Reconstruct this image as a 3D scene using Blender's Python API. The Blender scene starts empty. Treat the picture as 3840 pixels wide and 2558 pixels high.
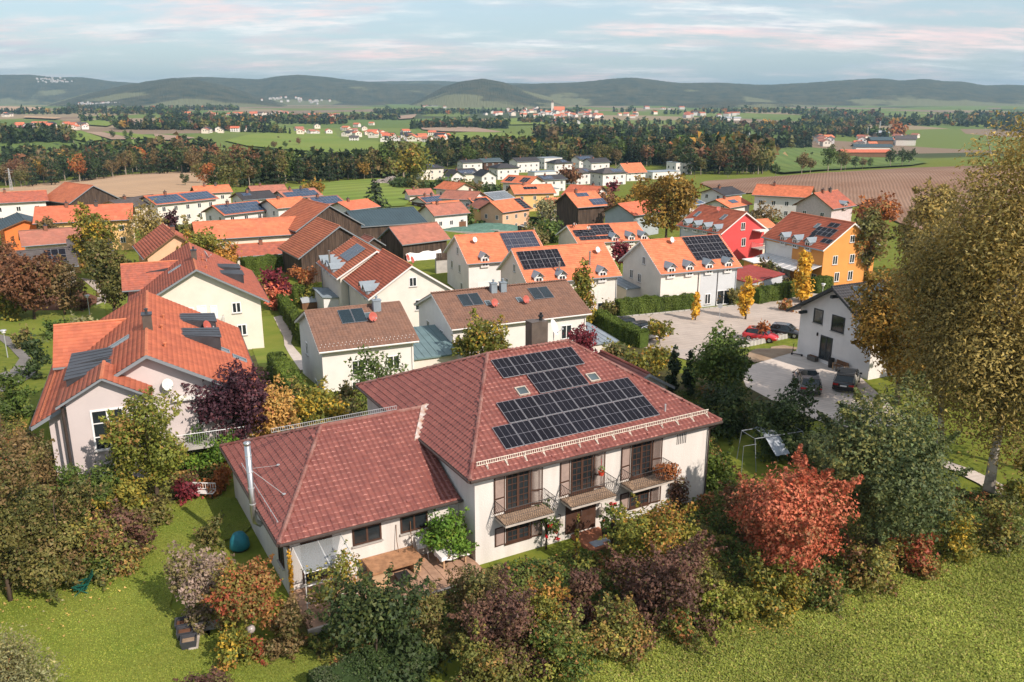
import bpy, bmesh, math, random
import numpy as np
from mathutils import Vector, Matrix, geometry
R = math.radians
sc = bpy.context.scene
COL = sc.collection
# ------------------------------------------------------------------ camera, sky, sun, exposure
F_PX, PITCH, CAM_H = 3180.0, 0.2813, 23.49          # focal length in pixels of the 3840 wide photograph
cam = bpy.data.cameras.new('camera'); camo = bpy.data.objects.new('camera', cam); COL.objects.link(camo)
cam.sensor_width = 36.0; cam.lens = 36.0 * F_PX / 3840.0; cam.clip_start = 0.5; cam.clip_end = 60000
camo.location = (0, 0, CAM_H); camo.rotation_euler = (math.pi / 2 - PITCH, 0, 0)
sc.camera = camo
SUN_AZ, SUN_EL = 135.0, 38.0                         # degrees clockwise from the view direction, and above the horizon
w = bpy.data.worlds.new('World'); sc.world = w; w.use_nodes = True
nt = w.node_tree; N = nt.nodes; LK = nt.links
for n_ in list(N): N.remove(n_)
def nd(t, **k):
    n_ = N.new(t)
    for a, b in k.items(): setattr(n_, a, b)
    return n_
sky = nd('ShaderNodeTexSky', sky_type='NISHITA'); sky.sun_disc = False
sky.sun_elevation = R(SUN_EL); sky.sun_rotation = R(SUN_AZ); sky.air_density = 1.0; sky.dust_density = 1.5; sky.ozone_density = 1.0
tc = nd('ShaderNodeTexCoord'); sep = nd('ShaderNodeSeparateXYZ'); LK.new(tc.outputs['Generated'], sep.inputs[0])
def mth(op, a, b=None, clamp=False):
    m = nd('ShaderNodeMath', operation=op, use_clamp=clamp)
    for i, v in enumerate((a, b)):
        if v is None: continue
        if isinstance(v, (int, float)): m.inputs[i].default_value = v
        else: LK.new(v, m.inputs[i])
    return m.outputs[0]
zz = mth('MAXIMUM', sep.outputs[2], 0.0); dz_ = mth('ADD', zz, 0.14)
cx_ = mth('DIVIDE', sep.outputs[0], dz_); cy_ = mth('DIVIDE', sep.outputs[1], dz_)
comb = nd('ShaderNodeCombineXYZ'); LK.new(cx_, comb.inputs[0]); LK.new(cy_, comb.inputs[1])
def cnoise(scale, detail, rough, off):
    mp = nd('ShaderNodeMapping'); mp.inputs['Location'].default_value = off; mp.inputs['Scale'].default_value = scale
    LK.new(comb.outputs[0], mp.inputs[0])
    t = nd('ShaderNodeTexNoise'); t.inputs['Scale'].default_value = 1.0; t.inputs['Detail'].default_value = detail; t.inputs['Roughness'].default_value = rough
    LK.new(mp.outputs[0], t.inputs['Vector']); return t.outputs[0]
def ramp(fac, a, b, v0=0.0, v1=1.0):
    m = nd('ShaderNodeMapRange'); m.interpolation_type = 'SMOOTHSTEP'
    for i, v in ((1, a), (2, b), (3, v0), (4, v1)): m.inputs[i].default_value = v
    LK.new(fac, m.inputs[0]); return m.outputs[0]
def mixc(f, a, b):
    m = nd('ShaderNodeMix', data_type='RGBA')
    if isinstance(f, float): m.inputs[0].default_value = f
    else: LK.new(f, m.inputs[0])
    for s_, v in ((6, a), (7, b)):
        if isinstance(v, tuple): m.inputs[s_].default_value = v
        else: LK.new(v, m.inputs[s_])
    return m.outputs[2]
sky_soft = mixc(0.48, sky.outputs[0], (4.8, 6.2, 7.2, 1))                      # thin high veil over the blue
c_big = ramp(cnoise((0.75, 1.05, 1), 7, 0.62, (3.1, 0.7, 0)), 0.40, 0.60)       # cloud cover
c_fine = cnoise((2.2, 5.0, 1), 7, 0.65, (7.7, 2.2, 0))
cover = mth('MULTIPLY', c_big, ramp(c_fine, 0.30, 0.62), True)
grey = ramp(cnoise((1.5, 3.2, 1), 6, 0.6, (1.4, 9.2, 0)), 0.42, 0.60)
pink = ramp(cnoise((0.42, 0.8, 1), 5, 0.55, (5.6, 4.4, 0)), 0.44, 0.60)
ccol = mixc(grey, (7.9, 7.8, 7.7, 1), (4.6, 5.1, 5.8, 1))
ccol = mixc(mth('MULTIPLY', pink, 0.9), ccol, (9.0, 6.6, 6.2, 1))
final = mixc(mth('MULTIPLY', cover, 0.95), sky_soft, ccol)
bg = nd('ShaderNodeBackground'); bg.inputs[1].default_value = 0.10; LK.new(final, bg.inputs[0])
wo = nd('ShaderNodeOutputWorld'); LK.new(bg.outputs[0], wo.inputs[0])
sun = bpy.data.lights.new('sun', 'SUN'); sun.energy = 3.9; sun.angle = R(0.53); sun.color = (1.0, 0.875, 0.765)
suno = bpy.data.objects.new('sun', sun); COL.objects.link(suno)
sd = Vector((math.sin(R(SUN_AZ)) * math.cos(R(SUN_EL)), math.cos(R(SUN_AZ)) * math.cos(R(SUN_EL)), math.sin(R(SUN_EL))))
suno.rotation_euler = (-sd).to_track_quat('-Z', 'Y').to_euler()
sc.view_settings.view_transform = 'Standard'; sc.view_settings.look = 'None'; sc.view_settings.exposure = 0.5; sc.view_settings.gamma = 1.0
sc.view_settings.use_curve_mapping = False
sc.render.engine = 'CYCLES'
cy = sc.cycles; cy.use_denoising = True; cy.max_bounces = 5; cy.diffuse_bounces = 2; cy.glossy_bounces = 2; cy.transmission_bounces = 3
cy.transparent_max_bounces = 4; cy.volume_bounces = 0; cy.caustics_reflective = False; cy.caustics_refractive = False
cy.sample_clamp_indirect = 6.0
# ------------------------------------------------------------------ materials
MATS = {}
def material(name, col, rough=0.8, spec=0.3, var=0.0, vscale=1.0, col2=None, bump=0.0, bscale=20.0, metal=0.0, streak=False, attr=None, coat=0.0, detail=4.0):
    """Principled surface: base colour with noise towards col2, fine bump; attr multiplies a per-piece variation"""
    if name in MATS: return MATS[name]
    m = bpy.data.materials.new(name); m.use_nodes = True; t = m.node_tree; b = t.nodes['Principled BSDF']
    b.inputs['Roughness'].default_value = rough; b.inputs['Specular IOR Level'].default_value = spec; b.inputs['Metallic'].default_value = metal
    if coat: b.inputs['Coat Weight'].default_value = coat; b.inputs['Coat Roughness'].default_value = 0.08
    col = tuple(col) + (1,); out = None
    g = t.nodes.new('ShaderNodeNewGeometry')
    if var or col2:
        mp = t.nodes.new('ShaderNodeMapping'); t.links.new(g.outputs['Position'], mp.inputs[0])
        if streak: mp.inputs['Scale'].default_value = (1, 1, 0.12)
        nz = t.nodes.new('ShaderNodeTexNoise'); nz.inputs['Scale'].default_value = vscale; nz.inputs['Detail'].default_value = detail; nz.inputs['Roughness'].default_value = 0.6
        t.links.new(mp.outputs[0], nz.inputs['Vector'])
        mr = t.nodes.new('ShaderNodeMapRange'); mr.inputs[1].default_value = 0.36; mr.inputs[2].default_value = 0.66
        t.links.new(nz.outputs[0], mr.inputs[0])
        mx = t.nodes.new('ShaderNodeMix'); mx.data_type = 'RGBA'; t.links.new(mr.outputs[0], mx.inputs[0])
        c2 = tuple(col2) + (1,) if col2 else tuple(min(1, c * (1 + var)) for c in col[:3]) + (1,)
        c1 = col if col2 else tuple(c * (1 - var) for c in col[:3]) + (1,)
        mx.inputs[6].default_value = c1; mx.inputs[7].default_value = c2; out = mx.outputs[2]
    if attr:
        at_ = t.nodes.new('ShaderNodeAttribute'); at_.attribute_name = attr
        m2 = t.nodes.new('ShaderNodeMix'); m2.data_type = 'RGBA'; m2.blend_type = 'MULTIPLY'; m2.inputs[0].default_value = 1.0
        if out is not None: t.links.new(out, m2.inputs[6])
        else: m2.inputs[6].default_value = col
        t.links.new(at_.outputs['Color'], m2.inputs[7]); out = m2.outputs[2]
    if out is not None: t.links.new(out, b.inputs['Base Color'])
    else: b.inputs['Base Color'].default_value = col
    if bump:
        nb = t.nodes.new('ShaderNodeTexNoise'); nb.inputs['Scale'].default_value = bscale; nb.inputs['Detail'].default_value = 3
        t.links.new(g.outputs['Position'], nb.inputs['Vector'])
        bp = t.nodes.new('ShaderNodeBump'); bp.inputs['Strength'].default_value = bump; bp.inputs['Distance'].default_value = 0.05
        t.links.new(nb.outputs[0], bp.inputs['Height']); t.links.new(bp.outputs[0], b.inputs['Normal'])
    MATS[name] = m; return m
M = material
def leafmat():
    m = bpy.data.materials.new('leaf'); m.use_nodes = True; t = m.node_tree; b = t.nodes['Principled BSDF']; o = t.nodes['Material Output']
    at_ = t.nodes.new('ShaderNodeAttribute'); at_.attribute_name = 'Col'
    b.inputs['Roughness'].default_value = 0.55; b.inputs['Specular IOR Level'].default_value = 0.25
    t.links.new(at_.outputs['Color'], b.inputs['Base Color'])
    tr = t.nodes.new('ShaderNodeBsdfTranslucent'); t.links.new(at_.outputs['Color'], tr.inputs[0])
    mx = t.nodes.new('ShaderNodeMixShader'); mx.inputs[0].default_value = 0.3
    t.links.new(b.outputs[0], mx.inputs[1]); t.links.new(tr.outputs[0], mx.inputs[2]); t.links.new(mx.outputs[0], o.inputs[0]); return m
LEAF = leafmat()
# walls
WHITE = M('white_plaster', (0.70, 0.665, 0.64), 0.9, 0.15, 0.05, 0.7, bump=0.15, bscale=30)
WARMW = M('warm_white_plaster', (0.68, 0.63, 0.575), 0.9, 0.15, 0.05, 0.7, bump=0.15, bscale=30)
CREAM = M('cream_plaster', (0.70, 0.645, 0.56), 0.9, 0.15, 0.05, 0.6, bump=0.12, bscale=30)
GREYP = M('lilac_grey_plaster', (0.56, 0.50, 0.49), 0.9, 0.15, 0.04, 0.6, bump=0.12, bscale=30)
COOLG = M('cool_grey_plaster', (0.50, 0.52, 0.54), 0.9, 0.15, 0.04, 0.6)
BEIGE = M('beige_plaster', (0.72, 0.63, 0.53), 0.9, 0.15, 0.05, 0.6)
RAWW = M('old_white_plaster', (0.68, 0.645, 0.605), 0.92, 0.1, var=0, col2=(0.56, 0.53, 0.49), vscale=0.9, streak=True, bump=0.3, bscale=14)
YELL = M('yellow_plaster', (0.72, 0.46, 0.20), 0.9, 0.15, 0.05, 0.6)
ORNG = M('orange_plaster', (0.66, 0.285, 0.085), 0.9, 0.15, 0.05, 0.6)
DORNG = M('deep_orange_plaster', (0.72, 0.20, 0.06), 0.9, 0.15, 0.05, 0.6)
REDP = M('red_plaster', (0.62, 0.085, 0.085), 0.9, 0.15, 0.05, 0.6)
PEACH = M('peach_plaster', (0.68, 0.42, 0.27), 0.9, 0.15, 0.05, 0.6)
PINKS = M('pinkish_fibre_shingles', (0.55, 0.46, 0.46), 0.9, 0.15, 0.10, 2.5)
CLAD = M('grey_blue_cladding', (0.36, 0.40, 0.42), 0.8, 0.2, 0.05, 1.0)
# roofs (attr 'var' carries the tone of each tile)
T_MAIN = M('dark_red_glazed_tile', (0.225, 0.078, 0.062), 0.45, 0.4, var=0, col2=(0.180, 0.060, 0.050), vscale=1.3, attr='var', bump=0.1, bscale=40)
T_ORANGE = M('orange_red_tile', (0.47, 0.140, 0.075), 0.75, 0.25, var=0, col2=(0.36, 0.105, 0.062), vscale=0.8, attr='var')
T_OLD = M('weathered_red_tile', (0.40, 0.12, 0.075), 0.85, 0.2, var=0, col2=(0.28, 0.10, 0.075), vscale=1.6, attr='var')
T_BRIGHT = M('bright_orange_tile', (0.58, 0.175, 0.085), 0.7, 0.25, 0.14, 0.9, attr='var')
T_RED = M('brick_red_tile', (0.52, 0.145, 0.080), 0.75, 0.25, 0.12, 0.6, attr='var')
T_BROWN = M('brown_concrete_tile', (0.205, 0.115, 0.082), 0.85, 0.2, var=0, col2=(0.165, 0.098, 0.075), vscale=1.2, attr='var')
T_BARN = M('barn_orange_tile', (0.56, 0.185, 0.095), 0.85, 0.2, var=0, col2=(0.46, 0.15, 0.085), vscale=0.4, attr='var')
T_BARNB = M('brownish_red_tile', (0.39, 0.155, 0.11), 0.85, 0.2, var=0, col2=(0.31, 0.135, 0.10), vscale=0.5, attr='var')
T_BLACK = M('black_tile', (0.030, 0.030, 0.036), 0.6, 0.4, 0.15, 0.8, attr='var')
T_GREY = M('grey_tile', (0.085, 0.075, 0.075), 0.7, 0.3, 0.15, 0.8, attr='var')
T_SLATE = M('blue_grey_sheeting', (0.045, 0.075, 0.090), 0.6, 0.35, 0.10, 0.4, attr='var')
T_ZINCR = M('pale_metal_roof', (0.34, 0.37, 0.40), 0.45, 0.4, 0.08, 0.5, attr='var')
CAPM = M('ridge_cap_dark_red', (0.19, 0.062, 0.050), 0.6, 0.3, var=0, col2=(0.27, 0.15, 0.125), vscale=1.1)
# other
DWOOD = M('dark_brown_wood', (0.070, 0.034, 0.022), 0.6, 0.35, 0.2, 3, streak=True)
SHUT = M('taupe_shutter_slats', (0.27, 0.20, 0.17), 0.7, 0.3, 0.1, 3)
MIDW = M('brown_wood', (0.17, 0.085, 0.045), 0.7, 0.3, 0.2, 3, streak=True)
PALEW = M('pale_wood', (0.48, 0.31, 0.18), 0.75, 0.25, 0.15, 2)
BARNW = M('weathered_barn_boards', (0.105, 0.074, 0.056), 0.9, 0.15, var=0, col2=(0.045, 0.032, 0.026), vscale=2.5, streak=True)
SOFF = M('grey_painted_timber', (0.20, 0.22, 0.24), 0.7, 0.3)
FASC = M('white_painted_timber', (0.70, 0.68, 0.66), 0.7, 0.3)
UPVC = M('white_window_frame', (0.80, 0.80, 0.80), 0.5, 0.4)
ANTH = M('anthracite_frame', (0.030, 0.034, 0.040), 0.5, 0.4)
CLEARG = M('clear_glazing', (0.6, 0.64, 0.65), 0.05, 0.5); CLEARG.node_tree.nodes['Principled BSDF'].inputs['Alpha'].default_value = 0.22
GLASS = M('window_glass', (0.022, 0.028, 0.032), 0.06, 0.6, 0.3, 0.5)
BLIND = M('closed_white_shutter', (0.74, 0.73, 0.71), 0.7, 0.3)
PVM = M('solar_cells', (0.008, 0.009, 0.014), 0.22, 0.14, 0.2, 0.6)
PVB2 = M("dark_blue_solar_cells", (0.022, 0.030, 0.052), 0.18, 0.5, 0.25, 0.5)
PVB = M('blue_solar_cells', (0.030, 0.055, 0.100), 0.16, 0.5, 0.25, 0.5)
PVF = M('aluminium_frame', (0.34, 0.35, 0.38), 0.35, 0.5, metal=0.3)
PVL = M('cell_gap_lines', (0.20, 0.20, 0.23), 0.5, 0.4)
COLL = M('collector_glass', (0.012, 0.026, 0.034), 0.10, 0.5, 0.2, 0.8)
ZINC = M('zinc_sheet', (0.22, 0.265, 0.30), 0.45, 0.45, 0.10, 1.2)
DZINC = M('dark_zinc_sheet', (0.042, 0.044, 0.050), 0.42, 0.45, 0.2, 1.0)
STEEL = M('stainless_steel', (0.55, 0.55, 0.55), 0.28, 0.5, metal=0.9)
GALV = M('galvanised_steel', (0.50, 0.52, 0.53), 0.45, 0.4, metal=0.4)
PALEI = M('pale_painted_iron', (0.62, 0.56, 0.47), 0.7, 0.3, 0.15, 6)
IRON = M('wrought_iron', (0.022, 0.020, 0.020), 0.55, 0.4)
GUTT = M('brown_gutter', (0.055, 0.040, 0.034), 0.5, 0.4, 0.2, 3)
COPG = M('brown_clad_chimney', (0.10, 0.080, 0.066), 0.5, 0.4, 0.15, 2)
BRICK = M('brown_brick', (0.22, 0.10, 0.065), 0.85, 0.2, 0.2, 5)
RUST = M('rusty_flaking_flashing', (0.52, 0.50, 0.47), 0.7, 0.3, col2=(0.34, 0.15, 0.08), vscale=2.2)
TERRA = M('terracotta', (0.40, 0.16, 0.09), 0.8, 0.2, 0.2, 5)
TERRACE = M('terracotta_paving', (0.36, 0.22, 0.15), 0.85, 0.2, 0.15, 2)
CONC = M('concrete', (0.42, 0.40, 0.37), 0.9, 0.15, 0.12, 1.5, bump=0.2)
STONE = M('pale_stone', (0.46, 0.41, 0.36), 0.9, 0.15, 0.15, 3)
DISHR = M('brick_red_dish', (0.42, 0.10, 0.075), 0.6, 0.3)
DISHW = M('off_white_dish', (0.72, 0.71, 0.68), 0.5, 0.35)
PLASTG = M('green_plastic', (0.005, 0.075, 0.055), 0.45, 0.4)
BLACKP = M('black_plastic', (0.018, 0.018, 0.020), 0.5, 0.4)
TEAL = M('teal_cover', (0.02, 0.16, 0.20), 0.6, 0.3, 0.2, 2)
WCLOTH = M('white_cloth', (0.76, 0.74, 0.72), 0.9, 0.1, 0.06, 2)
GREYCL = M('grey_awning_cloth', (0.36, 0.40, 0.45), 0.9, 0.1, 0.06, 2)
SOIL = M('dry_soil', (0.27, 0.19, 0.125), 0.95, 0.1, col2=(0.36, 0.27, 0.19), vscale=0.7, bump=0.5, bscale=6)
BARK = M('brown_bark', (0.085, 0.062, 0.046), 0.9, 0.15, 0.3, 4, streak=True)
BIRCHB = M('birch_bark', (0.56, 0.51, 0.45), 0.8, 0.2, col2=(0.10, 0.085, 0.075), vscale=1.6)
PALEB = M('pale_bark', (0.30, 0.25, 0.20), 0.9, 0.15, 0.2, 3)
NETM = M('green_silage_sheet', (0.10, 0.19, 0.15), 0.8, 0.2, 0.2, 1.2)
REDM = M('red_cloth', (0.55, 0.03, 0.03), 0.7, 0.3)
# ------------------------------------------------------------------ mesh helpers
class MB:
    """collects boxes, bars, tubes and sheets into one mesh"""
    def __init__(s): s.v = []; s.f = []; s.m = []; s.mi = 0; s.T = None
    def add(s, vs, fs):
        o = len(s.v)
        for p in vs:
            p = Vector(p); s.v.append(s.T @ p if s.T else p)
        for f in fs: s.f.append([o + i for i in f]); s.m.append(s.mi)
        return s
    def box(s, x0, x1, y0, y1, z0, z1):
        return s.add([(x0,y0,z0),(x1,y0,z0),(x1,y1,z0),(x0,y1,z0),(x0,y0,z1),(x1,y0,z1),(x1,y1,z1),(x0,y1,z1)],
                     [(3,2,1,0),(4,5,6,7),(0,1,5,4),(1,2,6,5),(2,3,7,6),(3,0,4,7)])
    def cbox(s, c, d): return s.box(c[0]-d[0]/2, c[0]+d[0]/2, c[1]-d[1]/2, c[1]+d[1]/2, c[2]-d[2]/2, c[2]+d[2]/2)
    def tube(s, pts, rad, n=6, caps=True):
        pts = [Vector(p) for p in pts]; rr = rad if hasattr(rad, '__len__') else [rad] * len(pts); rings = []
        for i, p in enumerate(pts):
            d = (pts[min(i+1, len(pts)-1)] - pts[max(i-1, 0)]).normalized()
            a = d.orthogonal().normalized() if i == 0 else (rings[-1][1] - d * rings[-1][1].dot(d)).normalized()
            rings.append((p, a, d.cross(a)))
        vs = [p + (a * math.cos(k * 2 * math.pi / n) + b * math.sin(k * 2 * math.pi / n)) * rr[i] for i, (p, a, b) in enumerate(rings) for k in range(n)]
        fs = [(i*n+k, i*n+(k+1) % n, (i+1)*n+(k+1) % n, (i+1)*n+k) for i in range(len(pts)-1) for k in range(n)]
        if caps: fs += [tuple(range(n))[::-1], tuple((len(pts)-1)*n+k for k in range(n))]
        return s.add(vs, fs)
    def lathe(s, prof, n=16, c=(0,0,0)):
        vs = [(c[0]+r*math.cos(k*2*math.pi/n), c[1]+r*math.sin(k*2*math.pi/n), c[2]+z) for r, z in prof for k in range(n)]
        fs = [(i*n+k, i*n+(k+1) % n, (i+1)*n+(k+1) % n, (i+1)*n+k) for i in range(len(prof)-1) for k in range(n)]
        return s.add(vs, fs)
    def slab(s, poly, th):
        """polygon thickened downwards by th"""
        n = len(poly); lo = [(p[0], p[1], p[2]-th) for p in poly]
        return s.add(list(poly) + lo, [tuple(range(n)), tuple(range(2*n-1, n-1, -1))] + [(i, n+i, n+(i+1) % n, (i+1) % n) for i in range(n)])
    def prism(s, poly, ax, a, b):
        """2D polygon extruded along axis ax from a to b"""
        def P(q, t): return {0: (t, q[0], q[1]), 1: (q[0], t, q[1]), 2: (q[0], q[1], t)}[ax]
        n = len(poly)
        return s.add([P(q, a) for q in poly] + [P(q, b) for q in poly], [tuple(range(n))[::-1], tuple(range(n, 2*n))] + [(i, (i+1) % n, n+(i+1) % n, n+i) for i in range(n)])
    def mesh(s, name, mats, smooth=False):
        me = bpy.data.meshes.new(name); me.from_pydata([tuple(p) for p in s.v], [], s.f)
        for m_ in (mats if isinstance(mats, (list, tuple)) else [mats]): me.materials.append(m_)
        if any(s.m): me.polygons.foreach_set('material_index', s.m)
        bm = bmesh.new(); bm.from_mesh(me); bmesh.ops.recalc_face_normals(bm, faces=bm.faces); bm.to_mesh(me); bm.free()
        if smooth: me.polygons.foreach_set('use_smooth', [True] * len(me.polygons))
        return me
    def build(s, name, mats, parent=None, smooth=False): return link(name, s.mesh(name, mats, smooth), parent)
def link(name, data, parent=None, mw=None):
    o = bpy.data.objects.new(name, data); COL.objects.link(o)
    if parent is not None: o.parent = parent
    if mw is not None: o.matrix_basis = mw
    return o
def tag(o, label, cat=None, group=None, kind=None):
    if label: o['label'] = label
    if cat: o['category'] = cat
    if group: o['group'] = group
    if kind: o['kind'] = kind
    return o
def empty(name, loc, rz, label, cat, group=None):
    o = link(name, None); o.location = loc; o.rotation_euler = (0, 0, rz); o.empty_display_size = 0.3
    return tag(o, label, cat, group)
def quadmesh(name, V, mat, col=None, attr='Col', nper=3, smooth=False):
    """many separate leaves: V is (n*nper,3)"""
    n = len(V) // nper; me = bpy.data.meshes.new(name)
    me.vertices.add(n*nper); me.vertices.foreach_set('co', np.asarray(V, np.float32).ravel())
    me.loops.add(n*nper); me.loops.foreach_set('vertex_index', np.arange(n*nper, dtype=np.int32))
    me.polygons.add(n); me.polygons.foreach_set('loop_start', np.arange(0, n*nper, nper, dtype=np.int32)); me.polygons.foreach_set('loop_total', np.full(n, nper, np.int32))
    if col is not None: setcol(me, np.repeat(col, nper, 0), attr)
    me.materials.append(mat); me.update(calc_edges=True)
    return me
def setcol(me, col, attr):
    a = me.attributes.new(attr, 'FLOAT_COLOR', 'POINT')
    c4 = np.ones((len(col), 4), np.float32); c4[:, :3] = col; a.data.foreach_set('color', c4.ravel())
def gridmesh(name, V, F, mat, col=None, attr='var', smooth=False):
    """V (n,3), F (m,k) arrays"""
    F = np.asarray(F, np.int32); m, k = F.shape; me = bpy.data.meshes.new(name)
    me.vertices.add(len(V)); me.vertices.foreach_set('co', np.asarray(V, np.float32).ravel())
    me.loops.add(m*k); me.loops.foreach_set('vertex_index', F.ravel())
    me.polygons.add(m); me.polygons.foreach_set('loop_start', np.arange(0, m*k, k, dtype=np.int32)); me.polygons.foreach_set('loop_total', np.full(m, k, np.int32))
    if col is not None: setcol(me, col, attr)
    me.materials.append(mat); me.update(calc_edges=True)
    if smooth: me.polygons.foreach_set('use_smooth', np.ones(m, bool))
    return me
rng = np.random.default_rng(7); rnd = random.Random(11)
# ------------------------------------------------------------------ terrain
COLS = [-400, 0, 640, 1280, 1920, 2560, 3200, 3840, 4240]
_c0 = [(150,1001),(220,833),(300,722),(390,706),(480,712),(650,655),(800,575),(950,522),(1200,485),(1800,448),(2600,420),(4000,400),(7000,388),(16000,376)]
PROF = [_c0, _c0,
 [(150,1001),(220,839),(300,700),(400,651),(470,655),(600,632),(750,572),(900,530),(1200,490),(1800,450),(2600,420),(4000,400),(7000,388),(16000,376)],
 [(150,993),(200,887),(260,760),(330,705),(420,662),(520,650),(650,600),(900,552),(1100,526),(1500,482),(2000,455),(2800,425),(4000,402),(7000,388),(16000,376)],
 [(160,971),(230,868),(260,813),(290,763),(390,690),(470,645),(560,618),(650,590),(850,553),(1000,530),(1300,495),(1800,465),(2400,442),(3200,415),(4500,398),(7000,388),(16000,376)],
 [(160,962),(200,875),(250,792),(330,690),(400,680),(470,648),(560,622),(700,585),(900,555),(1100,530),(1500,490),(2200,450),(3000,420),(4500,398),(7000,388),(16000,376)],
 [(140,1025),(207,853),(240,785),(290,685),(335,645),(400,652),(600,640),(800,590),(1050,560),(1300,520),(1700,480),(2400,440),(3200,415),(4500,398),(7000,388),(16000,376)],
 [(140,1014),(200,855),(250,768),(300,660),(335,622),(420,640),(700,600),(1100,545),(1600,490),(2400,440),(4500,398),(7000,388),(16000,376)]]
PROF.append(PROF[-1])
PT = [np.interp(np.linspace(4.7, 9.8, 256), [math.log(a) for a, b in p_], [b for a, b in p_]) for p_ in PROF]
_k = np.exp(-0.5*(np.arange(-5, 6)/2.0)**2); _k /= _k.sum()
PT = np.array([np.convolve(np.pad(p_, 5, 'edge'), _k, 'valid') for p_ in PT])
def sstep(a, b, x):
    t = np.clip((x-a)/(b-a), 0, 1); return t*t*(3-2*t)
def terrain(x, y):
    x = np.asarray(x, float); y = np.asarray(y, float)
    r = sstep(-10, 18, x)
    a = 56 + 22*r; b = 106 - 11*r
    zn = -0.35 - 5.2*sstep(a, b, y) - 0.006*np.maximum(y-110, 0)
    ys = np.maximum(y, 60.0); u = 1920 + 3300*x/ys
    li = (np.log(ys) - 4.7) / (9.8-4.7) * 255; li = np.clip(li, 0, 254.999); i0 = li.astype(int); fr = li - i0
    uc = np.clip(u, COLS[0], COLS[-1]-1e-3); j = np.clip(np.searchsorted(COLS, uc, 'right')-1, 0, len(COLS)-2)
    ca = np.asarray(COLS, float); s = (uc-ca[j])/(ca[j+1]-ca[j]); s = s*s*(3-2*s)
    v = (PT[j, i0]*(1-fr)+PT[j, i0+1]*fr)*(1-s) + (PT[j+1, i0]*(1-fr)+PT[j+1, i0+1]*fr)*s
    zf = CAM_H - ys*np.tan(PITCH+np.arctan((v-1279)/F_PX))
    t = sstep(125, 165, y)
    return zn*(1-t) + zf*t
def TZ(x, y): return float(terrain(x, y))
def ray(u, v):
    d = ((u-1920)/F_PX, 1.0, -(v-1279)/F_PX); c, s = math.cos(PITCH), math.sin(PITCH)
    return np.array([d[0], c*d[1]+s*d[2], -s*d[1]+c*d[2]])
_ty = np.exp(np.linspace(math.log(22), math.log(9000), 1800))
def hit(u, v):
    """where the view ray through photograph pixel (u, v) meets the ground"""
    d = ray(u, v); t = _ty/d[1]; z = CAM_H + t*d[2]; below = z < terrain(d[0]*t, _ty)
    k = int(np.argmax(below)) if below.any() else len(t)-1
    lo, hi = (t[k-1] if k else t[0]*.5), t[k]
    for _ in range(24):
        mid = (lo+hi)/2; p = d*mid
        if CAM_H + p[2] < TZ(p[0], p[1]): hi = mid
        else: lo = mid
    p = d*hi; return Vector((p[0], p[1], TZ(p[0], p[1])))
S_ = 3840/2354.0
def hd(x, y): return hit(x*S_, y*S_)       # the same for the 2354 wide view of the photograph
def onz(x, y, z):
    d = ray(x*S_, y*S_); t = (z-CAM_H)/d[2]; return Vector((d[0]*t, d[1]*t, z))
def groundmat():
    m = bpy.data.materials.new('grassland'); m.use_nodes = True; t = m.node_tree; b = t.nodes['Principled BSDF']; b.inputs['Roughness'].default_value = 0.95; b.inputs['Specular IOR Level'].default_value = 0.1
    g = t.nodes.new('ShaderNodeNewGeometry')
    def nz(s, det=5):
        n_ = t.nodes.new('ShaderNodeTexNoise'); n_.inputs['Scale'].default_value = s; n_.inputs['Detail'].default_value = det; n_.inputs['Roughness'].default_value = 0.65; t.links.new(g.outputs['Position'], n_.inputs['Vector']); return n_.outputs[0]
    def rp(f, stops):
        r_ = t.nodes.new('ShaderNodeValToRGB'); t.links.new(f, r_.inputs[0])
        while len(r_.color_ramp.elements) < len(stops): r_.color_ramp.elements.new(0.5)
        for e_, (p_, c_) in zip(r_.color_ramp.elements, stops): e_.position = p_; e_.color = c_ + (1,)
        return r_.outputs[0]
    def mx(f, a, b_):
        n_ = t.nodes.new('ShaderNodeMix'); n_.data_type = 'RGBA'; t.links.new(f, n_.inputs[0]); t.links.new(a, n_.inputs[6]); t.links.new(b_, n_.inputs[7]); return n_.outputs[2]
    near = rp(nz(1.1, 8), [(0.30, (0.085, 0.115, 0.018)), (0.48, (0.135, 0.165, 0.024)), (0.62, (0.175, 0.19, 0.030)), (0.75, (0.17, 0.145, 0.05))])
    vo = t.nodes.new('ShaderNodeTexVoronoi'); vo.inputs['Scale'].default_value = 0.0042
    mp = t.nodes.new('ShaderNodeMapping'); mp.inputs['Scale'].default_value = (1, 0.62, 0); mp.inputs['Rotation'].default_value = (0, 0, 0.3); t.links.new(g.outputs['Position'], mp.inputs[0]); t.links.new(mp.outputs[0], vo.inputs['Vector'])
    sp = t.nodes.new('ShaderNodeSeparateXYZ'); t.links.new(vo.outputs['Color'], sp.inputs[0])
    far = rp(sp.outputs[0], [(0.0, (0.13, 0.17, 0.04)), (0.30, (0.11, 0.16, 0.04)), (0.45, (0.27, 0.21, 0.13)), (0.58, (0.15, 0.19, 0.05)), (0.72, (0.22, 0.16, 0.11)), (0.88, (0.06, 0.075, 0.03))])
    for n_ in t.nodes:
        if n_.bl_idname == 'ShaderNodeValToRGB' and n_.outputs[0] == far: n_.color_ramp.interpolation = 'CONSTANT'
    se = t.nodes.new('ShaderNodeSeparateXYZ'); t.links.new(g.outputs['Position'], se.inputs[0])
    mr = t.nodes.new('ShaderNodeMapRange'); mr.inputs[1].default_value = 700; mr.inputs[2].default_value = 800; t.links.new(se.outputs[1], mr.inputs[0])
    t.links.new(mx(mr.outputs[0], near, far), b.inputs['Base Color']); return m
GROUND = groundmat()
na, nr = 260, 330
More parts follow.
